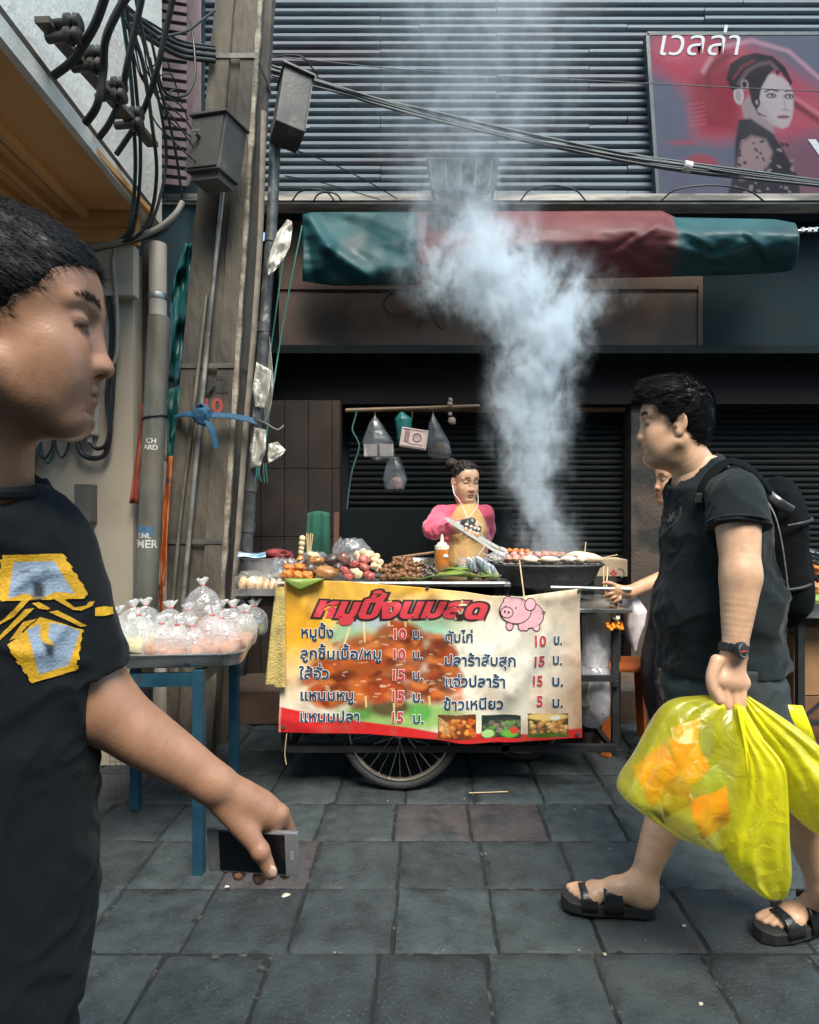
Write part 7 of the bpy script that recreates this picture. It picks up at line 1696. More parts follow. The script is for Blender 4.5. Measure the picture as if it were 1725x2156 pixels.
        for (f0, f1, h0, h1) in ((.36, .58, .066, .054), (.67, .86, .046, .038)):
            k = MB(); P = []
            for f in np.linspace(f0, f1, 7):
                hh = h0 + (h1 - h0) * (f - f0) / (f1 - f0); P.append([q(f + .015 * math.cos(a) * (1 if f0 < .5 else 0), .045 * math.cos(a) * 1.02, -.012 + (hh + .012) * max(0, math.sin(a)) ** .75) for a in np.linspace(0, math.pi, 17)])
            k.grid(P); st = k.build('strap', ms, s, True, 180, thick=.004)
            if buckle:
                k = MB(); f = (f0 + f1) / 2; a = 2.25; hh = (h0 + h1) / 2; c = q(f, .05 * math.cos(a), (hh + .008) * math.sin(a) ** .75)
                k.box(c - Vector((.016, .004, .010)), c + Vector((.016, .004, .010)), bev=.002); k.build('buckle', M('bucklegrey', (.09, .09, .095), .3, metal=.6), st)
    sandal(q1, .25, 'black two strap sandal on the front foot of the bag carrier', False); sandal(q2, .25, 'black buckled sandal on the rear foot at the right edge', True)
    # backpack
    bp = empty('backpack', W(1660, 1300, 1.88), 'black backpack on the back of the man with yellow bags', 'backpack'); mbk = M('backpack', (.0035, .0042, .005), .9, var=.3, vs=10, bump=.5, bs=260, spec=.12)
    K = Body((.90, 1.62, .86), (1.30, 2.14, 1.42), .0055); K.ell((1.035, 1.88, 1.13), (.080, .150, .215), RY(R(8)), 0); K.ell((1.05, 1.88, 1.00), (.085, .155, .12), None, .04); K.ell((1.09, 1.88, 1.06), (.045, .11, .12), None, .012)
    K.func(wrinkle(.003, 12, 31)); pack = skin_obj('pack_body', [K.skin(1)], mbk, bp)
    k = MB(); k.v = []
    for zz in (1.20, 1.02):
        k.tube(smooth_path([Vector((1.035 + .088 * math.cos(a), 1.88 + .158 * math.sin(a), zz + .02 * math.cos(a))) for a in np.linspace(-1.9, 1.9, 12)], 4), .005, 6)
    k.build('seam_piping', M('piping', (.02, .021, .022), .6), bp, True)
    def strap(pts, name, w=.02, m=mbk, par=bp):
        k = MB(); k.tube(smooth_path(pts, 7), w, 10, flat=.32); return k.build(name, m, par, True, 60)
    def osh(u, v, lift=.010):
        q = on(u, v); return (q - Vector((0, lift, -lift * .2))) if q is not None else W(u, v, 1.66)
    strap([W(1640, 1060, 1.78), W(1606, 1012, 1.74), W(1565, 978, 1.74), osh(1524, 976, .012), osh(1492, 1005), osh(1479, 1040), osh(1478, 1075)], 'shoulder_strap')
    k = MB(); c = osh(1474, 1052, .018); k.box(c - Vector((.02, .006, .014)), c + Vector((.016, .006, .014)), bev=.003); [k.box(c + Vector((-.022, -.007, dz - .002)), c + Vector((.01, -.0062, dz + .002))) for dz in (-.008, 0, .008)]; k.build('buckle', M('buckleblk', (.03, .03, .032), .35), bp)
    strap([W(1606, 1040, 1.73), W(1632, 1085, 1.70), W(1648, 1150, 1.70), W(1660, 1240, 1.72)], 'zipper', .006, M('zip', (.16, .14, .11), .5, metal=.4, var=.4, vs=80))
    strap([W(1612, 1035, 1.76), W(1640, 1058, 1.73), W(1668, 1075, 1.74)], 'top_strap', .014, M('bucklegrey')); strap([W(1680, 1180, 1.8), W(1706, 1205, 1.8), W(1722, 1220, 1.82)], 'side_strap', .012)
bag_man()
def carrier_bags():
    from mathutils.bvhtree import BVHTree
    BAGS = []; org = Vector((0, 0, H))
    my = M('yellowbag', (.78, .72, .012), .30, var=.2, vs=8, bump=.55, bs=22, bdist=.02, stretch=(1, 1, .35), spec=.5)
    def ymat(name, al):
        m = film(name, (.80, .76, .012), al, .32, 16, .42); return m
    d0 = 1.575
    def bag(rows, th, label, seed, al, pleat=.10, extra=None):
        """rows of (left u, left v, right u, right v, depth, thickness factor)"""
        t = empty('carrier_bag', W((rows[-1][0] + rows[-1][2]) / 2, rows[-1][1], rows[-1][4]), label, 'bag', 'yellow carrier bags in the hand')
        A = np.array(rows, float); q = np.linspace(0, len(rows) - 1, (len(rows) - 1) * 7 + 1); I = np.clip(q.astype(int), 0, len(rows) - 2); f = (q - I)[:, None]
        # Catmull-Rom through the rows
        Ap = np.vstack([2 * A[0] - A[1], A, 2 * A[-1] - A[-2]]); J = I + 1
        a, b, c, d = Ap[J - 1], Ap[J], Ap[J + 1], Ap[J + 2]
        Rw = .5 * (2 * b + (c - a) * f + (2 * a - 5 * b + 4 * c - d) * f ** 2 + (3 * b - a - 3 * c + d) * f ** 3)
        k = MB(); P = []; N = 72
        for n, (ul, vl, ur, vr, d, tf) in enumerate(Rw):
            l, r = W(ul, vl, d), W(ur, vr, d); cen = (l + r) / 2; hx = (r - l) / 2; row = []; qq = n / (len(Rw) - 1); th_ = min(th * max(tf, .02), hx.length * .95)
            for an in np.linspace(0, 2 * math.pi, N + 1):
                cs, sn = math.cos(an), math.sin(an)
                fold = pleat * (1 - qq) * math.sin(an * 11 + seed) * .5 + .10 * float(fbm(cs * 1.5 + seed, sn * 1.5, qq * 2.6, 1.5, seed, 3)) + .05 * math.sin(an * 5 + qq * 7 + seed)
                row.append(cen + hx * (abs(cs) ** .85 * (1 if cs > 0 else -1)) * (1 + .03 * fold) - Vector((0, 1, 0)) * th_ * (abs(sn) ** .8 * (1 if sn > 0 else -1)) * (1 + 1.6 * fold))
            P.append(row)
        k.grid(P); k.add(P[-1][:-1], [tuple(range(N))]); BAGS.append(BVHTree.FromPolygons([Vector(q_) for q_ in k.v], k.f)); k.build('bag_body', ymat('yfilm%d' % int(al * 100), al), t, True, 180)
        return t
    t = bag([(1536, 1466, 1552, 1480, d0, .06), (1480, 1466, 1556, 1500, d0, .25), (1402, 1488, 1560, 1545, d0, .6), (1342, 1590, 1560, 1610, d0, .9), (1304, 1652, 1556, 1690, d0, 1.0), (1318, 1682, 1545, 1745, d0, .9), (1400, 1742, 1535, 1775, d0, .6), (1490, 1782, 1520, 1795, d0, .2)], .10, 'largest yellow carrier bag swinging forward full of orange snack packs', 2, .48, .12)
    for s, (a, b) in (('handle', ((1545, 1492), (1500, 1476))), ('handle', ((1548, 1492), (1560, 1520)))):
        k = MB(); k.tube([W(*a, d0 - .01), W((a[0] + b[0]) / 2, (a[1] + b[1]) / 2 - 2, d0 - .012), W(*b, d0 - .01)], [.010, .014, .02], 8, flat=.5); k.build(s, my, t, True)
    t = bag([(1546, 1482, 1562, 1484, d0 - .03, .06), (1548, 1540, 1585, 1530, d0 - .035, .4), (1560, 1600, 1640, 1600, d0 - .04, .8), (1552, 1680, 1650, 1660, d0 - .04, 1.0), (1525, 1770, 1655, 1750, d0 - .04, 1.0), (1540, 1830, 1660, 1830, d0 - .03, .9), (1592, 1878, 1650, 1880, d0 - .03, .5), (1610, 1888, 1640, 1889, d0 - .03, .2)], .055, 'long narrow yellow carrier bag hanging lowest in the middle', 5, .93, .2)
    k = MB(); k.tube([W(1556, 1490, d0 - .04), W(1572, 1560, d0 - .05), W(1582, 1620, d0 - .05)], [.010, .016, .024], 8, flat=.5); k.build('handle', my, t, True)
    k = MB(); k.tube([W(1562, 1490, d0 - .03), W(1598, 1555, d0 - .05), W(1616, 1620, d0 - .05)], [.010, .016, .022], 8, flat=.5); k.build('handle', my, t, True)
    t = bag([(1560, 1468, 1578, 1466, d0 + .02, .06), (1572, 1520, 1650, 1512, d0 + .03, .5), (1590, 1560, 1712, 1560, d0 + .05, .8), (1610, 1620, 1760, 1610, d0 + .06, 1.0), (1640, 1680, 1775, 1670, d0 + .06, 1.0), (1690, 1735, 1775, 1735, d0 + .06, .7), (1725, 1760, 1765, 1762, d0 + .06, .3)], .10, 'yellow carrier bag trailing behind at the right edge of the picture', 8, .90, .16)
    k = MB(); P = [[W(u, v, d0 + .12 + .02 * math.sin(q * 3)) for q, (u, v) in enumerate(r)] for r in (((1640, 1486), (1660, 1484), (1690, 1486)), ((1642, 1510), (1672, 1512), (1708, 1530)), ((1650, 1545), (1690, 1560), (1724, 1580)))]; k.grid(P); k.build('handle', my, t, True, 180, thick=.003)
    # snack packs inside the large bag
    def pack(poly, d, mat, label, th=.016, n=0):
        if len(poly) == 5: poly = [poly[0], poly[1], poly[2], poly[3]] if False else [poly[0], ((poly[1][0] + poly[2][0]) / 2 + 8, (poly[1][1] + poly[2][1]) / 2 - 8), poly[3], poly[4]]
        P = []; Q = []; sd_ = random.uniform(0, 9); dep = .0015 + max(0, .09 - (d0 - d)) * .05
        def at_(u, v, e):
            dr = (W(u, v, 1.0) - org).normalized(); h = BAGS[0].ray_cast(org, dr); return (h[0] if h[0] is not None else W(u, v, d0)) + dr * e
        for a in np.linspace(0, 1, 19):
            r1, r2 = [], []
            for b in np.linspace(0, 1, 19):
                u, v = [poly[0][i] * (1 - a) * (1 - b) + poly[1][i] * a * (1 - b) + poly[2][i] * a * b + poly[3][i] * (1 - a) * b for i in (0, 1)]
                e_ = (max(0, math.sin(math.pi * a) * math.sin(math.pi * b))) ** .5; r1.append(at_(u, v, dep + .006 * (1 - e_))); r2.append(at_(u, v, dep + .0065 + .014 * e_))
            P.append(r1); Q.append(r2)
        k = MB(); k.grid(P); k.grid(Q); return thing_mesh(k, 'snack_pack', mat, label, 'snack pack', 'snack packs inside the largest yellow bag', True, 180)
    mo = M('packorange', (.80, .13, .008), .3, var=.3, vs=20, bump=.3, bs=50); mbl = M('packnavy', (.006, .02, .09), .25, var=.3, vs=30, col2=(.5, .55, .6), mixs=24, mixt=(.58, .62)); mwt = M('packwhite', (.85, .82, .80), .3, col2=(.75, .18, .03), mixs=14, mixt=(.47, .52)); mrd = M('packred', (.30, .02, .012), .35, col2=(.65, .45, .22), mixs=16, mixt=(.5, .56)); mgn = M('packgreen', (.16, .24, .07), .4)
    pack([(1332, 1618), (1398, 1560), (1440, 1650), (1372, 1700)], d0 - .062, mo, 'orange snack pack at the front lower left of the largest bag'); pack([(1405, 1556), (1468, 1548), (1500, 1630), (1440, 1660)], d0 - .068, mo, 'orange snack pack in the middle of the largest bag')
    pack([(1385, 1640), (1440, 1628), (1462, 1690), (1400, 1722)], d0 - .078, mrd, 'brown red picture pack at the centre bottom of the largest bag'); pack([(1448, 1690), (1530, 1650), (1538, 1730), (1478, 1768)], d0 - .056, mo, 'orange snack pack at the bottom right of the largest bag')
    pack([(1412, 1532), (1474, 1512), (1480, 1572), (1425, 1590)], d0 - .050, mwt, 'white and orange pack near the top of the largest bag'); pack([(1466, 1530), (1502, 1522), (1500, 1590), (1474, 1598)], d0 - .07, mbl, 'navy blue pack peeking out at the top of the largest bag'); pack([(1470, 1632), (1516, 1606), (1530, 1656), (1488, 1680)], d0 - .062, mgn, 'dull green pack at the right of the largest bag'); pack([(1352, 1690), (1392, 1712), (1402, 1738), (1366, 1718)], d0 - .048, mgn, 'dull green pack low at the front corner of the largest bag')
carrier_bags()

# ---- the vendor
def vendor():
    skin = (.66, .40, .255); d = 3.35
    t = empty('person', (.20, d, 0), 'woman vendor in a mustard top and pink cardigan turning skewers with tongs', 'person')
    f = math.atan2(-math.cos(R(24)), math.sin(R(24)))
    hd = Head(W(980, 1012, d), RZ(f) @ RY(R(10)), .875)
    nb = W(984, 1066, d + .01)
    B = Body(np.array(hd.c) - (.15, .15, .24), np.array(hd.c) + (.15, .15, .16), .0027); hd.build(B, .95, 1.0, fem=True, eyes_open=False, lip=1.1); hd.neck(B, nb, .050, .055); v1 = B.skin(1)
    # right hand (image left arm)
    sh, el, wr = W(927, 1086, 3.37), W(913, 1114, 3.20), W(966, 1110, 3.06); hc = W(990, 1108, 3.03)
    A = Body((-.06, 2.92, 1.02), (.36, 3.45, 1.28), .0024); A.limb([el, wr], [.036, .027], .02); A.cap(wr, W(996, 1106, 3.03), .026, .030, .02)
    tg = (W(942, 1093, 3.05), W(1068, 1170, 2.95))
    for i, (u, v) in enumerate(((979, 1117), (988, 1121), (996, 1125), (1004, 1127))): A.limb([W(u + 4, v - 12, 3.0), W(u + 2, v - 2, 2.985), W(u - 1, v + 8, 3.0), W(u - 2, v + 9, 3.03)], [.0105, .0098, .009, .008], .004)
    A.limb([W(985, 1112, 3.05), W(996, 1132, 3.04), W(1004, 1138, 3.02)], [.012, .0105, .009], .008)
    v2 = A.skin(1)
    C = Body((-.05, 3.15, .0), (.42, 3.60, 1.32), .009); C.limb([nb, W(982, 1120, d + .02), W(980, 1190, d + .02), W(980, 1270, d + .02)], [.05, .085, .085, .10], .05); C.cap(W(982, 1082, d + .02), sh, .05, .04, .04); C.limb([sh, el], [.04, .036], .02)
    for s_ in (-1, 1): C.limb([Vector((.20 + s_ * .07, d + .03, .74)), Vector((.20 + s_ * .08, d, .40)), Vector((.20 + s_ * .08, d + .03, .06))], [.08, .055, .04], .03); C.cap(Vector((.20 + s_ * .08, d + .03, .04)), Vector((.20 + s_ * .09, d - .12, .03)), .034, .026, .02)
    C.limb([W(1018, 1086, 3.41), W(1024, 1120, 3.48), W(1008, 1142, 3.42)], [.032, .028, .025], .02); v3 = C.skin(1)
    skin_obj('body', [v1, v2, v3], skinmat('skin_vendor'), t, hd.colour(skin, (.40, .13, .11), 1.0, True))
    line = [(-.12, -.085), (-.05, -.07), (-.03, -.03), (-.004, .016), (.02, .020), (.045, .045), (.062, .068), (.08, .082), (.12, .10)]
    def ext(b): b.ell(hd.p(-.085, -.062, .095), (.036, .034, .032), None, .008); b.ell(hd.p(-.07, .02, .05), (.05, .06, .06), None, .02)
    skin_obj('hair', [hd.hair(.0027, line, .005, .004, 21, 40, .003, ext)], M('hairbrown', (.020, .013, .011), .45, var=.5, vs=60, bump=.6, bs=240, col2=(.09, .035, .015), mixs=9, mixt=(.55, .75)), t)
    # mustard top
    mm = M('mustard', (.62, .37, .15), .85, var=.12, vs=12, bump=.8, bs=150, bdist=.006, stretch=(1, 1, .04))
    S = Body((.0, 3.15, .92), (.40, 3.62, 1.36), .004); S.ell(W(982, 1120, d + .01), (.112, .098, .15), None, 0); S.ell(W(980, 1180, d + .01), (.110, .098, .15), None, .05)
    for s_ in (-1, 1): S.ell(W(984 + s_ * 19, 1118, d - .06), (.048, .045, .05), None, .03)
    S.limb([W(983, 1090, d), nb + Vector((0, 0, .01))], [.080, .048], .04); S.limb([nb, nb + Vector((0, -.006, .040))], [.049, .048], .01)
    S.func(wrinkle(.0015, 18, 41)); S.cut((.2, d, WZ(1212, d)), (0, 0, -1)); skin_obj('ribbed_top', [S.skin(1)], mm, t)
    # pink cardigan
    mp = M('cardigan', (.66, .085, .155), .9, var=.12, vs=10, bump=.5, bs=260, bdist=.003, sheen=.4)
    S = Body((-.10, 3.02, .90), (.46, 3.68, 1.34), .0042)
    S.ell(W(978, 1125, d + .035), (.128, .098, .165), None, 0); S.ell(W(976, 1180, d + .04), (.128, .095, .16), None, .05); S.cap(W(930, 1082, d + .02), W(1022, 1082, d + .02), .040, .040, .04)
    S.limb([sh, sh.lerp(el, .6), el], [.046, .047, .045], .03); S.limb([el, el.lerp(wr, .55), el.lerp(wr, .92)], [.044, .037, .031], .03)
    S.limb([W(1019, 1084, 3.40), W(1026, 1120, 3.48), W(1012, 1144, 3.42)], [.044, .041, .037], .03)
    S.func(wrinkle(.003, 16, 44)); S.func(folds(.008, 18, 45, (1, 0, .4))); S.func(folds(.005, 30, 46, (.3, 0, 1)))
    # open front: a wedge in front of the top
    S.ell(W(984, 1120, d - .13), (.074, .14, .24), None, .01, 's'); S.ell(W(982, 1190, d - .13), (.074, .14, .2), None, .01, 's'); S.ell(W(984, 1068, d - .06), (.062, .10, .065), None, .01, 's')
    S.cap(wr.lerp(el, .05), wr.lerp(el, -.3), .027, .027, 0, 's'); S.cut((.2, d, WZ(1200, d)), (0, 0, -1)); skin_obj('cardigan', [S.skin(1)], mp, t)
    # skirt, apron band
    S = Body((-.02, 3.15, .06), (.42, 3.62, 1.0), .007); S.limb([Vector((.20, d + .02, .93)), Vector((.20, d + .02, .70)), Vector((.20, d + .02, .12))], [.112, .150, .145], .05); S.func(wrinkle(.004, 12, 47)); skin_obj('skirt', [S.skin(1)], M('greenskirt', (.012, .05, .038), .85, var=.3), t)
    for s_ in (-1, 1): k = MB(); k.blob((.20 + s_ * .085, d - .05, .035), (.045, .12, .034), None, 12, .03); k.build('shoe', M('shoe'), t, True, 180)
    # glove
    G = Body((.08, 2.92, 1.06), (.36, 3.16, 1.28), .0024); G.cap(wr.lerp(el, .18), W(992, 1104, 3.03), .030, .033, .02)
    for (u, v) in ((979, 1117), (988, 1121), (996, 1125), (1004, 1127)): G.limb([W(u + 5, v - 15, 3.012), W(u + 3, v - 6, 2.99)], [.0125, .0118], .006)
    skin_obj('glove', [G.skin(1)], M('glove', (.022, .026, .035), .7, var=.3, vs=30, bump=.5, bs=200, col2=(.22, .24, .27), mixs=60, mixt=(.56, .62)), t)
    # earphones
    k = MB(); mwc = M('earphone', (.78, .76, .72), .4)
    k.tube(smooth_path([W(953, 1022, 3.29), W(957, 1040, 3.26), W(966, 1052, 3.24), (W(974, 1066, 3.24)), W(984, 1090, 3.21)], 6), .0022, 6); k.tube(smooth_path([W(1006, 1038, 3.27), W(1007, 1055, 3.26), W(1003, 1070, 3.24), W(986, 1090, 3.21)], 6), .0022, 6)
    k.tube(smooth_path([W(985, 1090, 3.21), W(1000, 1112, 3.2), W(1018, 1130, 3.22), W(1020, 1150, 3.22), W(1008, 1168, 3.22), W(1002, 1176, 3.24)], 6), .0022, 6); k.build('earphone_cord', mwc, t, True)
    # tongs
    tt = empty('tongs', tg[0], 'long steel tongs with scalloped tips in the gloved hand of the vendor', 'tongs')
    ax = (tg[1] - tg[0]).normalized(); sd = Vector((0, 1, 0)); up = ax.cross(sd)
    for s_ in (-1, 1):
        k = MB(); k.bar(tg[0] + up * .003 * s_ + sd * .012 * s_ - sd * .03, tg[0].lerp(tg[1], .86) + up * .011 * s_ + sd * .012 * s_ - sd * .02, .006, .015, up=tuple(up)); k.build('arm', M('tongsteel', (.62, .62, .6), .3, metal=.25, var=.1, spec=.8), tt)
        k = MB(); a = tg[0].lerp(tg[1], .85) + up * .011 * s_ - sd * .02; k.blob(a + ax * .022, (.028, .012, .014), ax.to_track_quat('X', 'Z').to_euler(), 10, .15, 4); k.build('tip', M('tongtip', (.62, .52, .42), .35, metal=.5, var=.3), tt, True)
    k = MB(); k.tube([tg[0] + ax * .0 - up * .006, tg[0] + up * .006], .012, 10); k.build('hinge', M('tongsteel'), tt, True)
vendor()
# ---- customer behind the bag carrier
def customer():
    skin = (.52, .28, .16); d = 3.0
    t = empty('person', (1.25, d, 0), 'customer in dark clothes reaching to the grill behind the bag carrier', 'person')
    hd = Head(W(1374, 1029, d) + Vector((.1, 0, .044)), RZ(R(180 + 10)), .93); nb = hd.p(-.045, 0, -.20)
    B = Body(np.array(hd.c) - (.16, .15, .26), np.array(hd.c) + (.16, .15, .15), .003); hd.build(B, .95); hd.neck(B, nb, .05, .055); v1 = B.skin(1)
    A = Body((.70, 2.60, .80), (1.36, 3.05, 1.12), .0026); wr = W(1325, 1247, 2.73); el = Vector((1.26, 2.90, 1.00))
    A.limb([el, wr], [.042, .028], .02); A.cap(wr, W(1300, 1245, 2.71), .027, .032, .02, flat=((0, 1, .3), .6))
    for (b, c, r) in (((1285, 1228), (1272, 1228), .009), ((1285, 1240), (1270, 1243), .009), ((1286, 1250), (1272, 1256), .009), ((1292, 1258), (1280, 1264), .008), ((1304, 1262), (1288, 1270), .0095)): A.limb([W(1303, (b[1] + 1245) / 2, 2.71), W(*b, 2.70), W(*c, 2.715)], [r * 1.15, r, r * .85], .005)
    v2 = A.skin(1)
    C = Body((1.0, 2.75, 0), (1.50, 3.25, 1.30), .01); C.limb([nb, Vector((1.30, d, 1.0)), Vector((1.27, d, .8))], [.06, .10, .11], .05); C.cap(Vector((1.30, 2.9, 1.15)), el, .05, .04, .04)
    for s_ in (-1, 1): C.limb([Vector((1.22, d + s_ * .08, .78)), Vector((1.15, d + s_ * .09, .42)), Vector((1.20, d + s_ * .09, .06))], [.085, .055, .04], .03); C.cap(Vector((1.20, d + s_ * .09, .04)), Vector((1.06, d + s_ * .10, .03)), .034, .026, .02)
    v3 = C.skin(1); skin_obj('body', [v1, v2, v3], skinmat('skin_customer'), t, hd.colour(skin, (.38, .14, .10)))
    line = [(-.12, -.10), (-.03, -.06), (-.005, .0), (.02, .015), (.05, .045), (.07, .075), (.12, .10)]
    skin_obj('hair', [hd.hair(.003, line, .004, .004, 27, 20)], mhair, t)
    S = Body((1.0, 2.70, .66), (1.52, 3.30, 1.32), .006); S.ell((1.31, d, 1.0), (.14, .19, .22), None, 0); S.ell((1.28, d, .82), (.155, .185, .2), None, .05); S.cap((1.31, 2.86, 1.16), (1.31, 3.14, 1.16), .055, .055, .05); S.limb([Vector((1.31, 2.86, 1.15)), el.lerp(Vector((1.31, 2.86, 1.15)), .25)], [.062, .058], .03); S.cap(nb, nb + Vector((0, 0, .02)), .068, .06, .03); S.func(wrinkle(.004, 10, 51)); S.cut((1.2, d, .72), (0, 0, -1)); skin_obj('shirt', [S.skin(1)], M('blackshirt', (.004, .006, .008), .85, var=.2), t)
    S = Body((.98, 2.76, .02), (1.46, 3.26, .82), .006); S.ell((1.23, d, .74), (.14, .16, .12), None, 0)
    for s_ in (-1, 1): S.limb([Vector((1.22, d + s_ * .075, .74)), Vector((1.145, d + s_ * .09, .44)), Vector((1.20, d + s_ * .09, .08))], [.105, .082, .06], .03)
    S.func(wrinkle(.004, 14, 53)); skin_obj('trousers', [S.skin(1)], M('greytrousers', (.085, .070, .072), .85, var=.25, vs=12), t)
    for s_ in (-1, 1): k = MB(); k.blob((1.13, d + s_ * .095, .035), (.13, .045, .034), None, 12, .03); k.build('shoe', M('shoe'), t, True, 180)
customer()
# ================================================================ CABLES, CLOTHS, SMOKE
def cables():
    def c(pts, r, label, m=mblk, g='black cables hanging along the white wall', ds=None):
        return tubeobj('cable', [W(u, v, d) for u, v, d in pts], r, m, label, 'cable', g, 8, 7)
    mw = M('insul', (.028, .026, .025), .35, var=.2)
    # insulators on the wall bracket
    k = MB(); k.bar(W(88, 40, 2.0), W(322, 305, 2.75), .05, .02); b = thing_mesh(k, 'wall_bracket', M('bracketiron', (.07, .06, .05), .7, var=.5, vs=12), 'long rusty iron rail carrying the insulators on the white wall', 'bracket', None, False)
    for i, (u, v, d, lb) in enumerate(((140, 62, 2.03, 'topmost black insulator on the wall rail nearest the camera'), (190, 126, 2.2, 'second black insulator below the topmost on the wall rail'), (238, 190, 2.38, 'third black insulator down the wall rail'), (275, 250, 2.56, 'lowest black insulator on the wall rail'))):
        t = empty('insulator', W(u, v, d), lb, 'insulator', 'cable insulators on the white wall'); s = d / 2.03
        for q, dv in ((0, -14), (1, 14)):
            c0 = W(u + 4, v + dv / s, d); k = MB(); k.tube([c0 + Vector((-.075, .01, 0)), c0 + Vector((.0, 0, 0))], .016, 10); k.build('arm', mw, t, True)
            mm = Euler((0, R(90), 0)).to_matrix(); k = MB(); k.lathe([(.012, 0), (.026, .004), (.028, .02), (.018, .028), (.028, .036), (.026, .05), (.012, .054)], c0 - Vector((.01, 0, 0)), 16, m=mm); k.build('disc', mw, t, True)
    c(((232, -40, 1.95), (205, 40, 2.0), (178, 90, 2.05), (150, 130, 2.1), (112, 160, 2.12)), .0135, 'thick black cable wrapped to the topmost insulator')
    c(((290, -40, 2.1), (250, 20, 2.12), (222, 85, 2.15), (218, 150, 2.2), (205, 220, 2.22), (180, 260, 2.26)), .013, 'thick black cable wrapped to the second insulator')
    c(((304, -30, 2.25), (285, 60, 2.3), (265, 150, 2.35), (258, 200, 2.4), (230, 260, 2.42), (208, 290, 2.45)), .012, 'thick black cable wrapped to the third insulator')
    c(((370, -30, 2.4), (350, 60, 2.45), (330, 150, 2.5), (305, 225, 2.58), (285, 265, 2.6), (245, 325, 2.66)), .0115, 'thick black cable wrapped to the lowest insulator')
    c(((248, -30, 2.3), (262, 60, 2.4), (275, 160, 2.5), (282, 260, 2.6), (285, 360, 2.7), (278, 450, 2.75), (265, 495, 2.8), (230, 512, 2.85), (170, 522, 2.88)), .008, 'dark green cable dropping to the beam end and turning left', mgrn)
    c(((258, -30, 2.35), (275, 80, 2.45), (288, 200, 2.55), (296, 320, 2.65), (290, 430, 2.74), (272, 500, 2.8), (225, 516, 2.84), (165, 528, 2.86)), .0075, 'black cable dropping to the beam end and turning left')
    c(((262, 40, 2.4), (300, 130, 2.5), (320, 260, 2.6), (330, 360, 2.7), (318, 450, 2.78), (285, 500, 2.8), (235, 512, 2.83)), .008, 'thin black cable bowing right before the beam end')
    c(((282, -20, 2.5), (310, 110, 2.6), (340, 240, 2.7), (350, 340, 2.8), (330, 440, 2.82), (300, 492, 2.83), (240, 510, 2.84)), .007, 'thin black cable bowing farthest right before the beam end')
    c(((385, 425, 2.85), (370, 450, 2.84), (340, 476, 2.83), (300, 495, 2.82), (250, 510, 2.82), (165, 526, 2.84)), .013, 'pale grey cable rising from the beam end to the pole', mgry)
    c(((382, 430, 2.9), (345, 485, 2.86), (290, 505, 2.84), (180, 530, 2.85)), .010, 'black cable rising from the beam end to the pole')
    g = 'bundle of cables running from the white wall to the pole'
    for i, (a, b, lb) in enumerate(((70, 105, 'uppermost thin cable reaching the pole below its top'), (82, 118, 'thick cable reaching the pole beside the bolt hole'), (95, 128, 'cable reaching the pole just above the band'), (60, 98, 'sagging thin cable above the thick ones'))):
        c(((262, a - 60 + i * 6, 2.5), (320, a - 10, 2.75), (380, (a + b) / 2 + 6, 2.95), (452, b, 3.08)), (.010, .013, .012, .006)[i], lb, mblk, g)
    rr = random.Random(4)
    g = 'tangle of thin wires between the white wall and the pole'
    words = ('highest', 'second highest', 'third', 'fourth', 'fifth', 'sixth', 'seventh', 'lowest')
    for i in range(8):
        u0, v0 = 270 + rr.uniform(0, 50), 30 + i * 18; u1, v1 = 345 + i * 12, 150 + i * 34
        c(((u0, v0, 2.5), (u0 + 20, v0 + 60 + rr.uniform(0, 40), 2.6), ((u0 + u1) / 2, v0 + 90 + rr.uniform(0, 60), 2.75), (u1, v1 - 30, 2.9), (u1 + 15, v1, 3.0)), .0035, '%s thin wire of the tangle left of the pole' % words[i], mblk, g)
    for i, (pts, lb) in enumerate(((((452, 22, 3.05), (420, 46, 2.9), (390, 66, 2.8), (330, 80, 2.6)), 'wire drooping left from near the top of the pole'), (((320, 90, 2.6), (345, 190, 2.7), (390, 200, 2.85), (410, 160, 2.95), (408, 90, 3.0), (400, 40, 3.0)), 'looped wire hanging left of the pole top'), (((330, 165, 2.6), (352, 240, 2.7), (370, 320, 2.8), (384, 420, 2.9)), 'wire falling from the wall to the ledge end by the pole'))):
        c(pts, .006, lb, mblk, g)
    # bundle across the front
    g = 'bundle of grey cables crossing the picture from the pole to the right'
    mb = M('bundlegrey', (.055, .065, .070), .5, var=.3, vs=20)
    path = ((572, 150, 3.15), (660, 172, 3.2), (780, 208, 3.3), (900, 240, 3.35), (1100, 288, 3.4), (1300, 328, 3.42), (1450, 352, 3.42), (1600, 372, 3.42), (1800, 396, 3.42))
    pos = ('uppermost', 'second from the top', 'third from the top', 'middle', 'fifth from the top', 'second lowest', 'lowest')
    for i in range(7):
        ph = rr.uniform(0, 6); sp = []
        for j, (u, v, d) in enumerate(path): 
            a = (i - 3) * 3.2 * (0.5 + .6 * math.sin(j * .8 + ph) ** 2); sp.append((u, v + a + 3 * math.sin(j * 1.1 + ph), d + .02 * math.cos(j * 1.3 + ph * 2)))
        c(sp, .0052 + .002 * (i % 3 == 0), '%s strand of the cable bundle crossing right' % pos[i], mb, g)
    k = MB(); k.tube([W(1440, 349, 3.4), W(1456, 352, 3.4)], .028, 10); thing_mesh(k, 'cable_tag', M('stk_white'), 'pale tag wrapped round the crossing cable bundle', 'tag')
    c(((574, 118, 3.2), (900, 150, 3.45), (1300, 172, 3.6), (1800, 196, 3.7)), .0025, 'single thin wire high across the cladding and poster', mb, 'thin wires over the cladding')
    c(((578, 120, 3.2), (610, 116, 3.2), (640, 122, 3.2), (662, 150, 3.25), (672, 166, 3.3)), .004, 'wire arching over the right meter box', mblk, 'thin wires over the cladding')
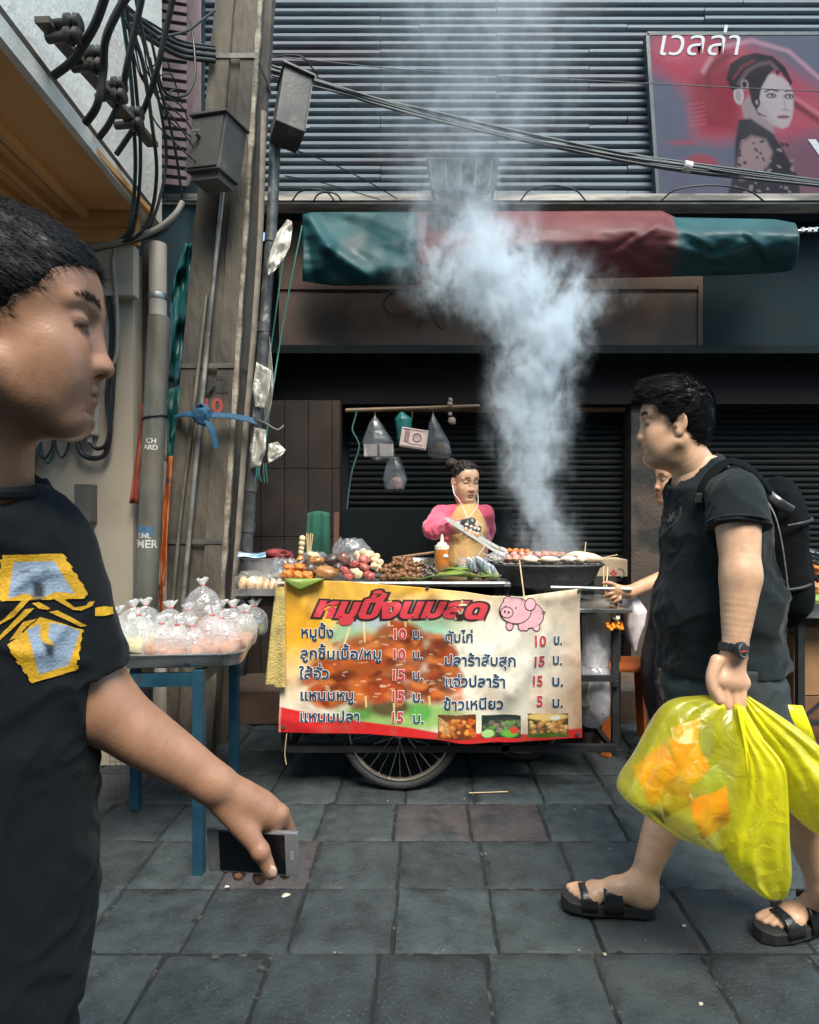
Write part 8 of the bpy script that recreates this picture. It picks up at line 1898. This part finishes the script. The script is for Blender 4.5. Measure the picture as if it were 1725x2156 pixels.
    c(((620, 315, 3.15), (700, 345, 3.4), (780, 385, 3.6), (836, 418, 3.8)), .0035, 'upper thin wire sloping down to the ledge beside the floodlight', mblk, 'thin wires over the cladding')
    c(((600, 370, 3.15), (680, 385, 3.4), (760, 408, 3.6), (800, 420, 3.8)), .003, 'lower thin wire sloping down to the ledge', mblk, 'thin wires over the cladding')
    for i, (u, w, h, lb) in enumerate(((660, 90, 26, 'wide loop of cable end standing on the ledge left'), (690, 60, 20, 'narrow loop of cable end standing on the ledge left'), (1165, 140, 34, 'loop of cable on the ledge right of the floodlight'), (1500, 220, 34, 'loop of cable on the ledge below the poster'))):
        c(((u - w / 2, 424, 3.86), (u - w / 3, 424 - h * .75, 3.8), (u, 424 - h, 3.78), (u + w / 3, 424 - h * .7, 3.8), (u + w / 2, 424, 3.86)), .005, lb, mblk, 'cable loops on the ledge')
cables()
def cloths():
    def sheet(rows, mat, name, label, cat, amp=.012, seed=0, grp=None, thick=.003, fr=5):
        """rows of ((u, v, d), (u, v, d)) from top to bottom"""
        k = MB(); P = []; n = 24; A = np.array(rows, float); q = np.linspace(0, len(rows) - 1, 8 * (len(rows) - 1) + 1)
        for x in q:
            i = min(int(x), len(rows) - 2); f = x - i; a = A[i] * (1 - f) + A[i + 1] * f; row = []
            for s in np.linspace(0, 1, n):
                u, v, d = a[0] * (1 - s) + a[1] * s; row.append(W(u, v, d + amp * .5 * math.sin(s * math.pi * fr * .55 + seed + x * 1.7 + 2 * float(vnoise(s * 2, x, seed, 1, seed + 3))) + amp * 1.6 * float(fbm(s * 3, x * 1.8, seed, 1, seed, 2))))
            P.append(row)
        k.grid(P); return thing_mesh(k, name, mat, label, cat, grp, True, 180, thick=thick)
    mt = M('tealtarp', (.008, .10, .10), .45, var=.25, vs=8, bump=.2, bs=20)
    sheet((((388, 512, 3.42), (404, 512, 3.4)), ((368, 580, 3.45), (402, 580, 3.42)), ((352, 680, 3.45), (400, 690, 3.45)), ((340, 800, 3.45), (390, 810, 3.45))), mt, 'tarp', 'folded teal tarp hanging behind the concrete pole', 'tarp', .03, 1)
    sheet((((350, 820, 3.3), (388, 810, 3.3)), ((345, 900, 3.25), (378, 900, 3.25)), ((350, 960, 3.2), (372, 960, 3.2)), ((356, 992, 3.2), (366, 992, 3.2))), mt, 'cloth', 'crumpled teal cloth stuffed between the sticker post and the pole', 'cloth', .02, 3)
    sheet((((352, 720, 3.5), (384, 700, 3.5)), ((346, 790, 3.5), (380, 780, 3.5))), M('redcloth', (.16, .03, .03), .7, var=.3), 'cloth', 'dark red cloth under the teal tarp behind the post', 'cloth', .015, 5)
    mo = M('orangecloth', (.42, .10, .015), .6, var=.3, vs=10, bump=.2, bs=25, col2=(.05, .05, .04), mixs=5, mixt=(.6, .64))
    sheet((((356, 960, 3.08), (364, 960, 3.06)), ((340, 1060, 3.05), (357, 1060, 3.04)), ((338, 1130, 3.02), (352, 1130, 3.0)), ((333, 1200, 3.0), (350, 1200, 2.98)), ((334, 1260, 3.0), (344, 1262, 2.98)), ((338, 1310, 3.0), (342, 1310, 2.98))), mo, 'cloth', 'orange printed cloth wedged along the left edge of the pole', 'cloth', .012, 7)
    sheet((((300, 850, 2.98), (312, 850, 2.98)), ((288, 950, 3.0), (306, 950, 3.0)), ((272, 1060, 2.98), (296, 1060, 2.98))), M('orangecloth2', (.30, .055, .02), .6, var=.35, vs=10), 'cloth', 'red orange cloth tucked behind the sticker post', 'cloth', .012, 9)
    k = MB(); k.blob(W(326, 1205, 2.98), (.03, .03, .075), None, 12, .2); thing_mesh(k, 'plastic_bag', film('film55', (.75, .62, .56), .75), 'pinkish plastic bag stuffed beside the orange cloth', 'bag', None, True, 180)
    # plastic on the dark pipe
    mwp = film('whitefilm', (.85, .82, .74), .86, .3, 22, .4)
    sheet((((606, 462, 3.02), (614, 466, 3.0)), ((584, 490, 3.02), (616, 478, 3.0)), ((570, 530, 3.0), (610, 520, 2.98)), ((564, 560, 2.99), (596, 548, 2.98)), ((565, 580, 2.99), (576, 572, 2.98))), mwp, 'plastic_bag', 'white plastic bag tied to the dark pipe under the ledge', 'bag', .012, 11)
    sheet((((540, 762, 3.04), (572, 780, 3.0)), ((532, 820, 3.03), (566, 830, 3.0)), ((538, 856, 3.03), (556, 860, 3.0))), film('greyfilm', (.6, .57, .5), .75, .3, 26, .4), 'plastic_scrap', 'grey torn plastic round the pipe above the blue strap', 'plastic', .010, 13)
    sheet((((536, 900, 3.03), (560, 905, 3.0)), ((530, 950, 3.02), (560, 945, 2.98)), ((528, 985, 3.02), (548, 982, 2.98))), film('greyfilm', (.6, .57, .5), .75), 'plastic_scrap', 'grey torn plastic round the pipe below the blue strap', 'plastic', .010, 15)
    sheet((((566, 935, 3.0), (584, 930, 2.98)), ((564, 960, 3.0), (602, 948, 2.97)), ((566, 975, 3.0), (590, 962, 2.98))), mwp, 'plastic_scrap', 'bright white scrap of plastic sticking out right of the pipe', 'plastic', .008, 17)
    sheet((((560, 690, 3.09), (566, 690, 3.08)), ((562, 790, 3.09), (576, 800, 3.06)), ((556, 850, 3.09), (572, 850, 3.06)), ((552, 890, 3.08), (560, 890, 3.06))), film('greyfilm', (.6, .57, .5), .75), 'plastic_strip', 'long grey plastic strip hanging behind the dark pipe', 'plastic', .008, 19)
    # blue strap with its knot
    t = empty('blue_strap', W(440, 880, 3.0), 'blue cloth strap knotted round the pole and its pipes', 'strap'); mbs = M('bluestrap', (.007, .06, .12), .75, var=.25, vs=25, bump=.4, bs=90)
    k = MB(); k.tube(smooth_path([W(u, v, d) for u, v, d in ((372, 876, 3.08), (395, 872, 3.03), (425, 874, 3.0), (470, 874, 3.03), (520, 882, 3.04), (545, 890, 3.05))], 6), .022, 10, flat=.35); k.build('band', mbs, t, True)
    k = MB(); k.blob(W(425, 874, 2.99), (.045, .03, .045), (0, .3, 0), 14, .22, 2.5); k.build('knot', mbs, t, True)
    k = MB(); k.tube(smooth_path([W(434, 885, 2.98), W(446, 905, 2.98), W(452, 925, 2.985), W(456, 944, 2.99)], 6), [.016] * 19, 8, flat=.35); k.tube(smooth_path([W(420, 868, 2.98), W(418, 858, 2.975), W(426, 852, 2.97)], 5), .012, 8, flat=.4); k.build('loose_end', mbs, t, True)
    mr = M('greenrope', (.02, .16, .13), .7, var=.2)
    g = 'green ropes running down from the canopy'
    tubeobj('rope', [W(600, 520, 3.3), W(575, 700, 3.2), W(552, 860, 3.1)], .004, mr, 'green rope nearer the pole', 'rope', g, 6); tubeobj('rope', [W(636, 475, 3.5), W(600, 660, 3.3), (W(570, 850, 3.12)), W(556, 960, 3.06)], .0045, mr, 'longer green rope from the canopy corner to the pipe', 'rope', g, 6)
    tubeobj('wire', [W(545, 885, 3.0), W(562, 893, 2.98), W(584, 905, 2.98), W(598, 896, 3.0)], .005, M('dgrey'), 'twisted wire end sticking out right of the dark pipe', 'wire')
    rr = random.Random(6)
    for i in range(5): tubeobj('string', [W(540 + i * 5, 975, 3.0), W(538 + i * 6 + rr.uniform(-4, 4), 995, 2.99), W(536 + i * 7, 1005 + rr.uniform(0, 14), 2.99)], .0018, M('greenrope'), 'frayed string hanging below the lower torn plastic', 'string', 'frayed strings on the dark pipe', 5)
    # wire mesh leaning under the table
    k = MB()
    for i in range(16): k.tube([W(232 + i * 12, 1590, 2.75), W(226 + i * 12, 1712, 2.70)], .0016, 4)
    for j in range(11): k.tube([W(230, 1592 + j * 12, 2.75), W(412, 1592 + j * 12, 2.75)], .0016, 4)
    thing_mesh(k, 'wire_mesh', M('dgrey'), 'panel of rusty wire mesh leaning under the blue table', 'mesh', None, False)
    # string hanging under the banner
    tubeobj('string', [W(604, 1545, 2.68), W(600, 1585, 2.69), W(603, 1610, 2.69)], .002, mstick, 'thin straw string hanging below the left corner of the banner', 'string')
cloths()
def smoke():
    """rising smoke: one closed volume round the plume, its density follows a bent axis"""
    lo, hi = Vector((-.72, 2.60, 1.02)), Vector((1.22, 3.84, 5.2))
    k = MB(); k.box(lo, hi)
    me = bpy.data.meshes.new('smoke'); me.from_pydata(k.v, [], k.f); o = link('smoke', me); tag(o, kind='stuff')
    bm = bmesh.new(); bm.from_mesh(me); bmesh.ops.recalc_face_normals(bm, faces=bm.faces[:]); bm.to_mesh(me); bm.free()
    m = bpy.data.materials.new('smoke'); m.use_nodes = True; t = m.node_tree; n = t.nodes; L = t.links; n.remove(n['Principled BSDF'])
    tc = n.new('ShaderNodeTexCoord'); sep = n.new('ShaderNodeSeparateXYZ'); L.new(tc.outputs['Object'], sep.inputs[0])
    def math_(op, a, b=None, c=None, clamp=False):
        x = n.new('ShaderNodeMath'); x.operation = op; x.use_clamp = clamp
        for i, q in enumerate((a, b, c)):
            if q is None: continue
            if isinstance(q, (int, float)): x.inputs[i].default_value = q
            else: L.new(q, x.inputs[i])
        return x.outputs[0]
    z0, z1 = 1.0, 5.2
    zn = math_('DIVIDE', math_('SUBTRACT', sep.outputs[2], z0), z1 - z0, clamp=True)
    def curve(pts, lo_, hi_):
        c = n.new('ShaderNodeFloatCurve'); cv = c.mapping.curves[0]; c.mapping.use_clip = False
        P = sorted(((z - z0) / (z1 - z0), (v - lo_) / (hi_ - lo_)) for z, v in pts)
        while len(cv.points) < len(P): cv.points.new(.5, .5)
        for q, (a, b) in zip(cv.points, P): q.location = (a, b); q.handle_type = 'AUTO_CLAMPED'
        c.mapping.update(); L.new(zn, c.inputs['Value']); return math_('MULTIPLY_ADD', c.outputs[0], hi_ - lo_, lo_)
    #            v (pixel row), u axis, half width px, depth, density
    rows = ((1190, 1140, 95, 2.93, .7), (1150, 1145, 88, 2.95, 1.9), (1080, 1142, 92, 2.98, 3.0), (1000, 1130, 100, 3.02, 3.4), (900, 1118, 104, 3.06, 4.4), (800, 1120, 108, 3.10, 5.6), (720, 1132, 122, 3.14, 6.6), (660, 1115, 150, 3.18, 5.6), (600, 1065, 215, 3.2, 4.2), (550, 1025, 195, 3.22, 3.5), (480, 985, 160, 3.25, 2.0), (400, 980, 165, 3.28, .75), (300, 995, 240, 3.3, .36), (150, 1010, 290, 3.32, .25), (0, 1020, 310, 3.34, .20), (-150, 1030, 320, 3.36, .25))
    cx = curve([(WZ(v, d), WX(u, d)) for v, u, w, d, q in rows], -.5, 1.0); rad = curve([(WZ(v, d), w / F * d) for v, u, w, d, q in rows], 0, 1.0); cy = curve([(WZ(v, d), d) for v, u, w, d, q in rows], 2.5, 3.5); den = curve([(WZ(v, d), q) for v, u, w, d, q in rows], 0, 10)
    # swirl the coordinates with a slow noise
    def noise(sc, det, rough, dist=0.0, seed=0.0):
        x = n.new('ShaderNodeTexNoise'); x.inputs['Scale'].default_value = sc; x.inputs['Detail'].default_value = det; x.inputs['Roughness'].default_value = rough; x.inputs['Distortion'].default_value = dist
        mp = n.new('ShaderNodeMapping'); mp.inputs['Location'].default_value = (seed, seed * .7, seed * 1.3); mp.inputs['Scale'].default_value = (1, 1, .72); L.new(tc.outputs['Object'], mp.inputs[0]); L.new(mp.outputs[0], x.inputs['Vector']); return x
    w1 = noise(2.6, 2, .5, 0, 3); wv = n.new('ShaderNodeSeparateColor'); L.new(w1.outputs['Color'], wv.inputs[0])
    dx = math_('SUBTRACT', math_('ADD', sep.outputs[0], math_('MULTIPLY', math_('SUBTRACT', wv.outputs[0], .5), .36)), cx)
    dy = math_('MULTIPLY', math_('SUBTRACT', math_('ADD', sep.outputs[1], math_('MULTIPLY', math_('SUBTRACT', wv.outputs[1], .5), .2)), cy), 1.25)
    r = math_('DIVIDE', math_('SQRT', math_('ADD', math_('MULTIPLY', dx, dx), math_('MULTIPLY', dy, dy))), rad)
    body = math_('SUBTRACT', 1.25, r)
    n1 = noise(5.6, 8, .66, .9, 11).outputs[0]; n2 = noise(17.0, 4, .62, .9, 5).outputs[0]
    nn = math_('ADD', math_('MULTIPLY', math_('SUBTRACT', n1, .54), 5.2), math_('MULTIPLY', math_('SUBTRACT', n2, .5), 3.6))
    s = math_('ADD', math_('MULTIPLY', body, 1.05), nn); s = math_('MULTIPLY', s, math_('MULTIPLY', body, 1.1, clamp=True))
    s = math_('MAXIMUM', s, 0.0); s = math_('MULTIPLY', s, math_('ADD', s, .35)); s = math_('MINIMUM', s, 1.6)
    dens = math_('MULTIPLY', math_('MULTIPLY', s, den), 1.65)
    v = n.new('ShaderNodeVolumePrincipled'); v.inputs['Color'].default_value = (.84, .93, 1.0, 1); v.inputs['Anisotropy'].default_value = .1; L.new(dens, v.inputs['Density']); L.new(v.outputs[0], n['Material Output'].inputs['Volume'])
    m.cycles.volume_step_rate = .35 if hasattr(m.cycles, 'volume_step_rate') else 1
    me.materials.append(m)
smoke()
# unseen row added behind the camera to shade the shop fronts
def opposite():
    t = empty('shade_building', (0, -4.2, 0), 'plain unseen shophouse row added across the street to shade the shop fronts', 'building'); k = MB(); k.box((-12, -4.6, 0), (12, -3.6, 6.3)); k.build('wall', M('oppwall', (.16, .16, .16), .8, var=.2, vs=1), t)
    for i in range(8):
        for z0, z1 in ((.2, 2.8), (3.4, 5.6)): k = MB(); k.box((-10.8 + i * 2.8, -3.59, z0), (-8.8 + i * 2.8, -3.55, z1)); k.build('shutter', M('oppshut', (.08, .085, .09), .6), t)
opposite()
